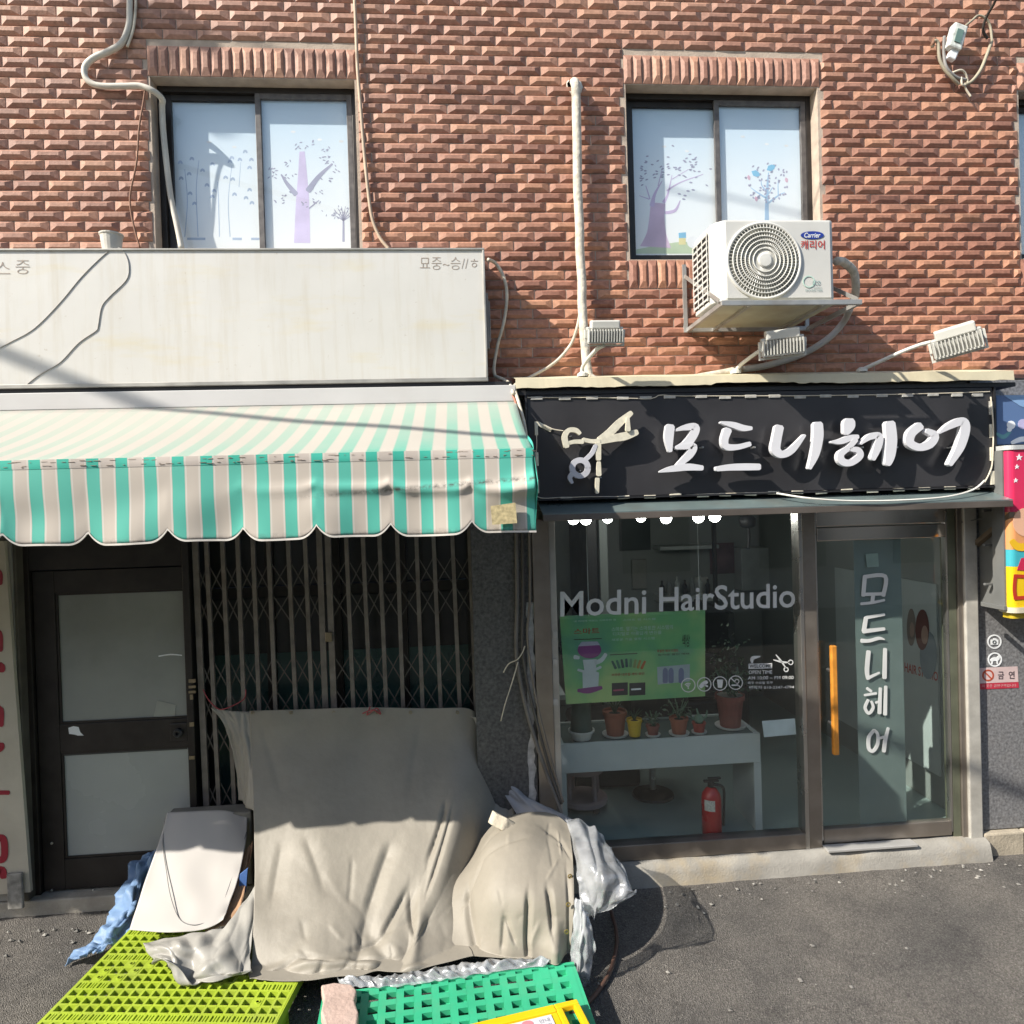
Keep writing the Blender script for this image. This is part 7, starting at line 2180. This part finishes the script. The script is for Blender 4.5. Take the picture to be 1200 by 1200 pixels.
mb = MB(); mb.pxpoly([(1192, 668), (1197, 654), (1215, 652), (1215, 670)], fy - .001, .002); mb.build("crimson_shape", bandmat("lb_crimson", (.50, .02, .07)), LB)
mb = MB()
mb.stroke([(1190, 676, 4.2), (1189, 690, 4.2), (1190, 700, 4.2)], fy - .001, .002); mb.stroke([(1189, 675, 4.2), (1206, 676, 4.2)], fy - .0014, .002); mb.stroke([(1189, 701, 4.2), (1206, 700, 4.2)], fy - .0018, .002)
mb.build("lettering", bandmat("lb_letter", (.45, .04, .02)), LB)
MB().box((lx0 - .012, -.322, zE), (lx0 - .001, -.25, zA)).build("side_profile", dgrey, LB)
MB().box((lx0, -.268, zE), (lx0 + .75, -.21, zA)).build("back_box", dgrey, LB)
# mounting frame
fr = MB()
fx = at(1163, 660, -.14).x
fr.box((fx, -.16, zE - .03), (fx + .03, -.02, zA + .16)); fr.box((fx + .05, -.20, zE - .02), (fx + .07, -.17, zA + .15)); fr.box((lx0 - .035, -.34, zE - .02), (lx0 - .013, -.14, zE + .01))
for z in (zE + .12, zD + .12, zB_, zA - .1):
    fr.box((fx + .031, -.16, z), (lx0 - .014, -.14, z + .015)); fr.box((fx + .005, -.158, z - .02), (fx + .028, -.02, z - .005))
fr.build("mounting_frame", dgrey, LB, bevel=.003)
MB().tube([at(1127, 612, -.03), at(1150, 608, -.06), at(1168, 605, -.12), at(1180, 604, -.16)], .005, 6).build("thin_wire", cable_grey, smooth=True, label="thin wire strung from the salon frame to the light box", cat="wire")

# ---- stickers on the granite
def gsq(x, y): return at(x, y, -.004)
for lab_, cx, cy, kind in (("round white camera sticker on the granite wall", 1165.5, 752, 0), ("round white animal sticker on the granite wall", 1166, 773, 1)):
    r_ = thing("round_sticker", lab_, "sticker", at(cx, cy, -.003))
    mb = MB(); mb.ring(cx, cy, 7.6, 1.6, -.004, .002, 24); mb.build("ring", whitep, r_)
    mb = MB()
    if kind == 0:
        mb.pxpoly([(cx - 4.5, cy - 2.5), (cx - 2, cy - 2.5), (cx - 1, cy - 4), (cx + 2, cy - 4), (cx + 3, cy - 2.5), (cx + 4.6, cy - 2.5), (cx + 4.6, cy + 3.6), (cx - 4.5, cy + 3.6)], -.004, .002)
    else:
        mb.stroke([(cx - 5, cy + 1, 2.5), (cx - 1, cy - .5, 4.4), (cx + 3, cy - 1, 4.4), (cx + 5, cy - 4, 2.5)], -.004, .002); mb.stroke([(cx - 3, cy + 1, 1.6), (cx - 3.4, cy + 5, 1.4)], -.0042, .002); mb.stroke([(cx + 2.6, cy + 1, 1.6), (cx + 3, cy + 5, 1.4)], -.0044, .002)
    mb.build("symbol", whitep, r_)
    if kind == 0:
        mb = MB(); mb.ring(cx, cy + .6, 1.8, 1.0, -.0062, .002, 12); mb.build("lens_mark", M("vinyl_dark", (.05, .06, .06)), r_)
NS = thing("no_smoking_sticker", "pink and red no-smoking sticker on the granite wall", "sticker", at(1170, 806, -.003))
mb = MB(); mb.pxpoly([(1145.5, 783), (1192.5, 781), (1193.5, 799), (1147, 801)], -.003, .002); mb.build("upper_field", M("sticker_pink", (.62, .48, .47), .5), NS)
mb = MB(); mb.pxpoly([(1147, 801.3), (1193.5, 799.3), (1194, 806), (1148, 808)], -.003, .002); mb.build("lower_band", M("sticker_red", (.50, .03, .06), .5), NS)
mb = MB(); mb.ring(1158, 791.5, 6, 1.8, -.0045, .001, 20); mb.stroke([(1154, 787.5, 1.6), (1162, 795.5, 1.6)], -.005, .001); mb.build("prohibition_sign", M("sticker_rust", (.42, .07, .03), .5), NS)
tx = MB(); text_px(tx, "금", 1169.5, 787, 1176.5, 796, -.0045, .02); tx.build("lettering", M("sticker_ink", (.08, .06, .07), .5), NS)
tx = MB(); text_px(tx, "연", 1182, 786.5, 1189, 795.5, -.0045, .02); tx.build("lettering", M("sticker_ink", (.08, .06, .07), .5), NS)
tx = MB(); text_px(tx, "이 곳은 금연구역입니다", 1151, 802.2, 1191, 805.6, -.0042, .0, -.02); tx.build("lettering", M("sticker_palepink", (.7, .45, .45), .5), NS)
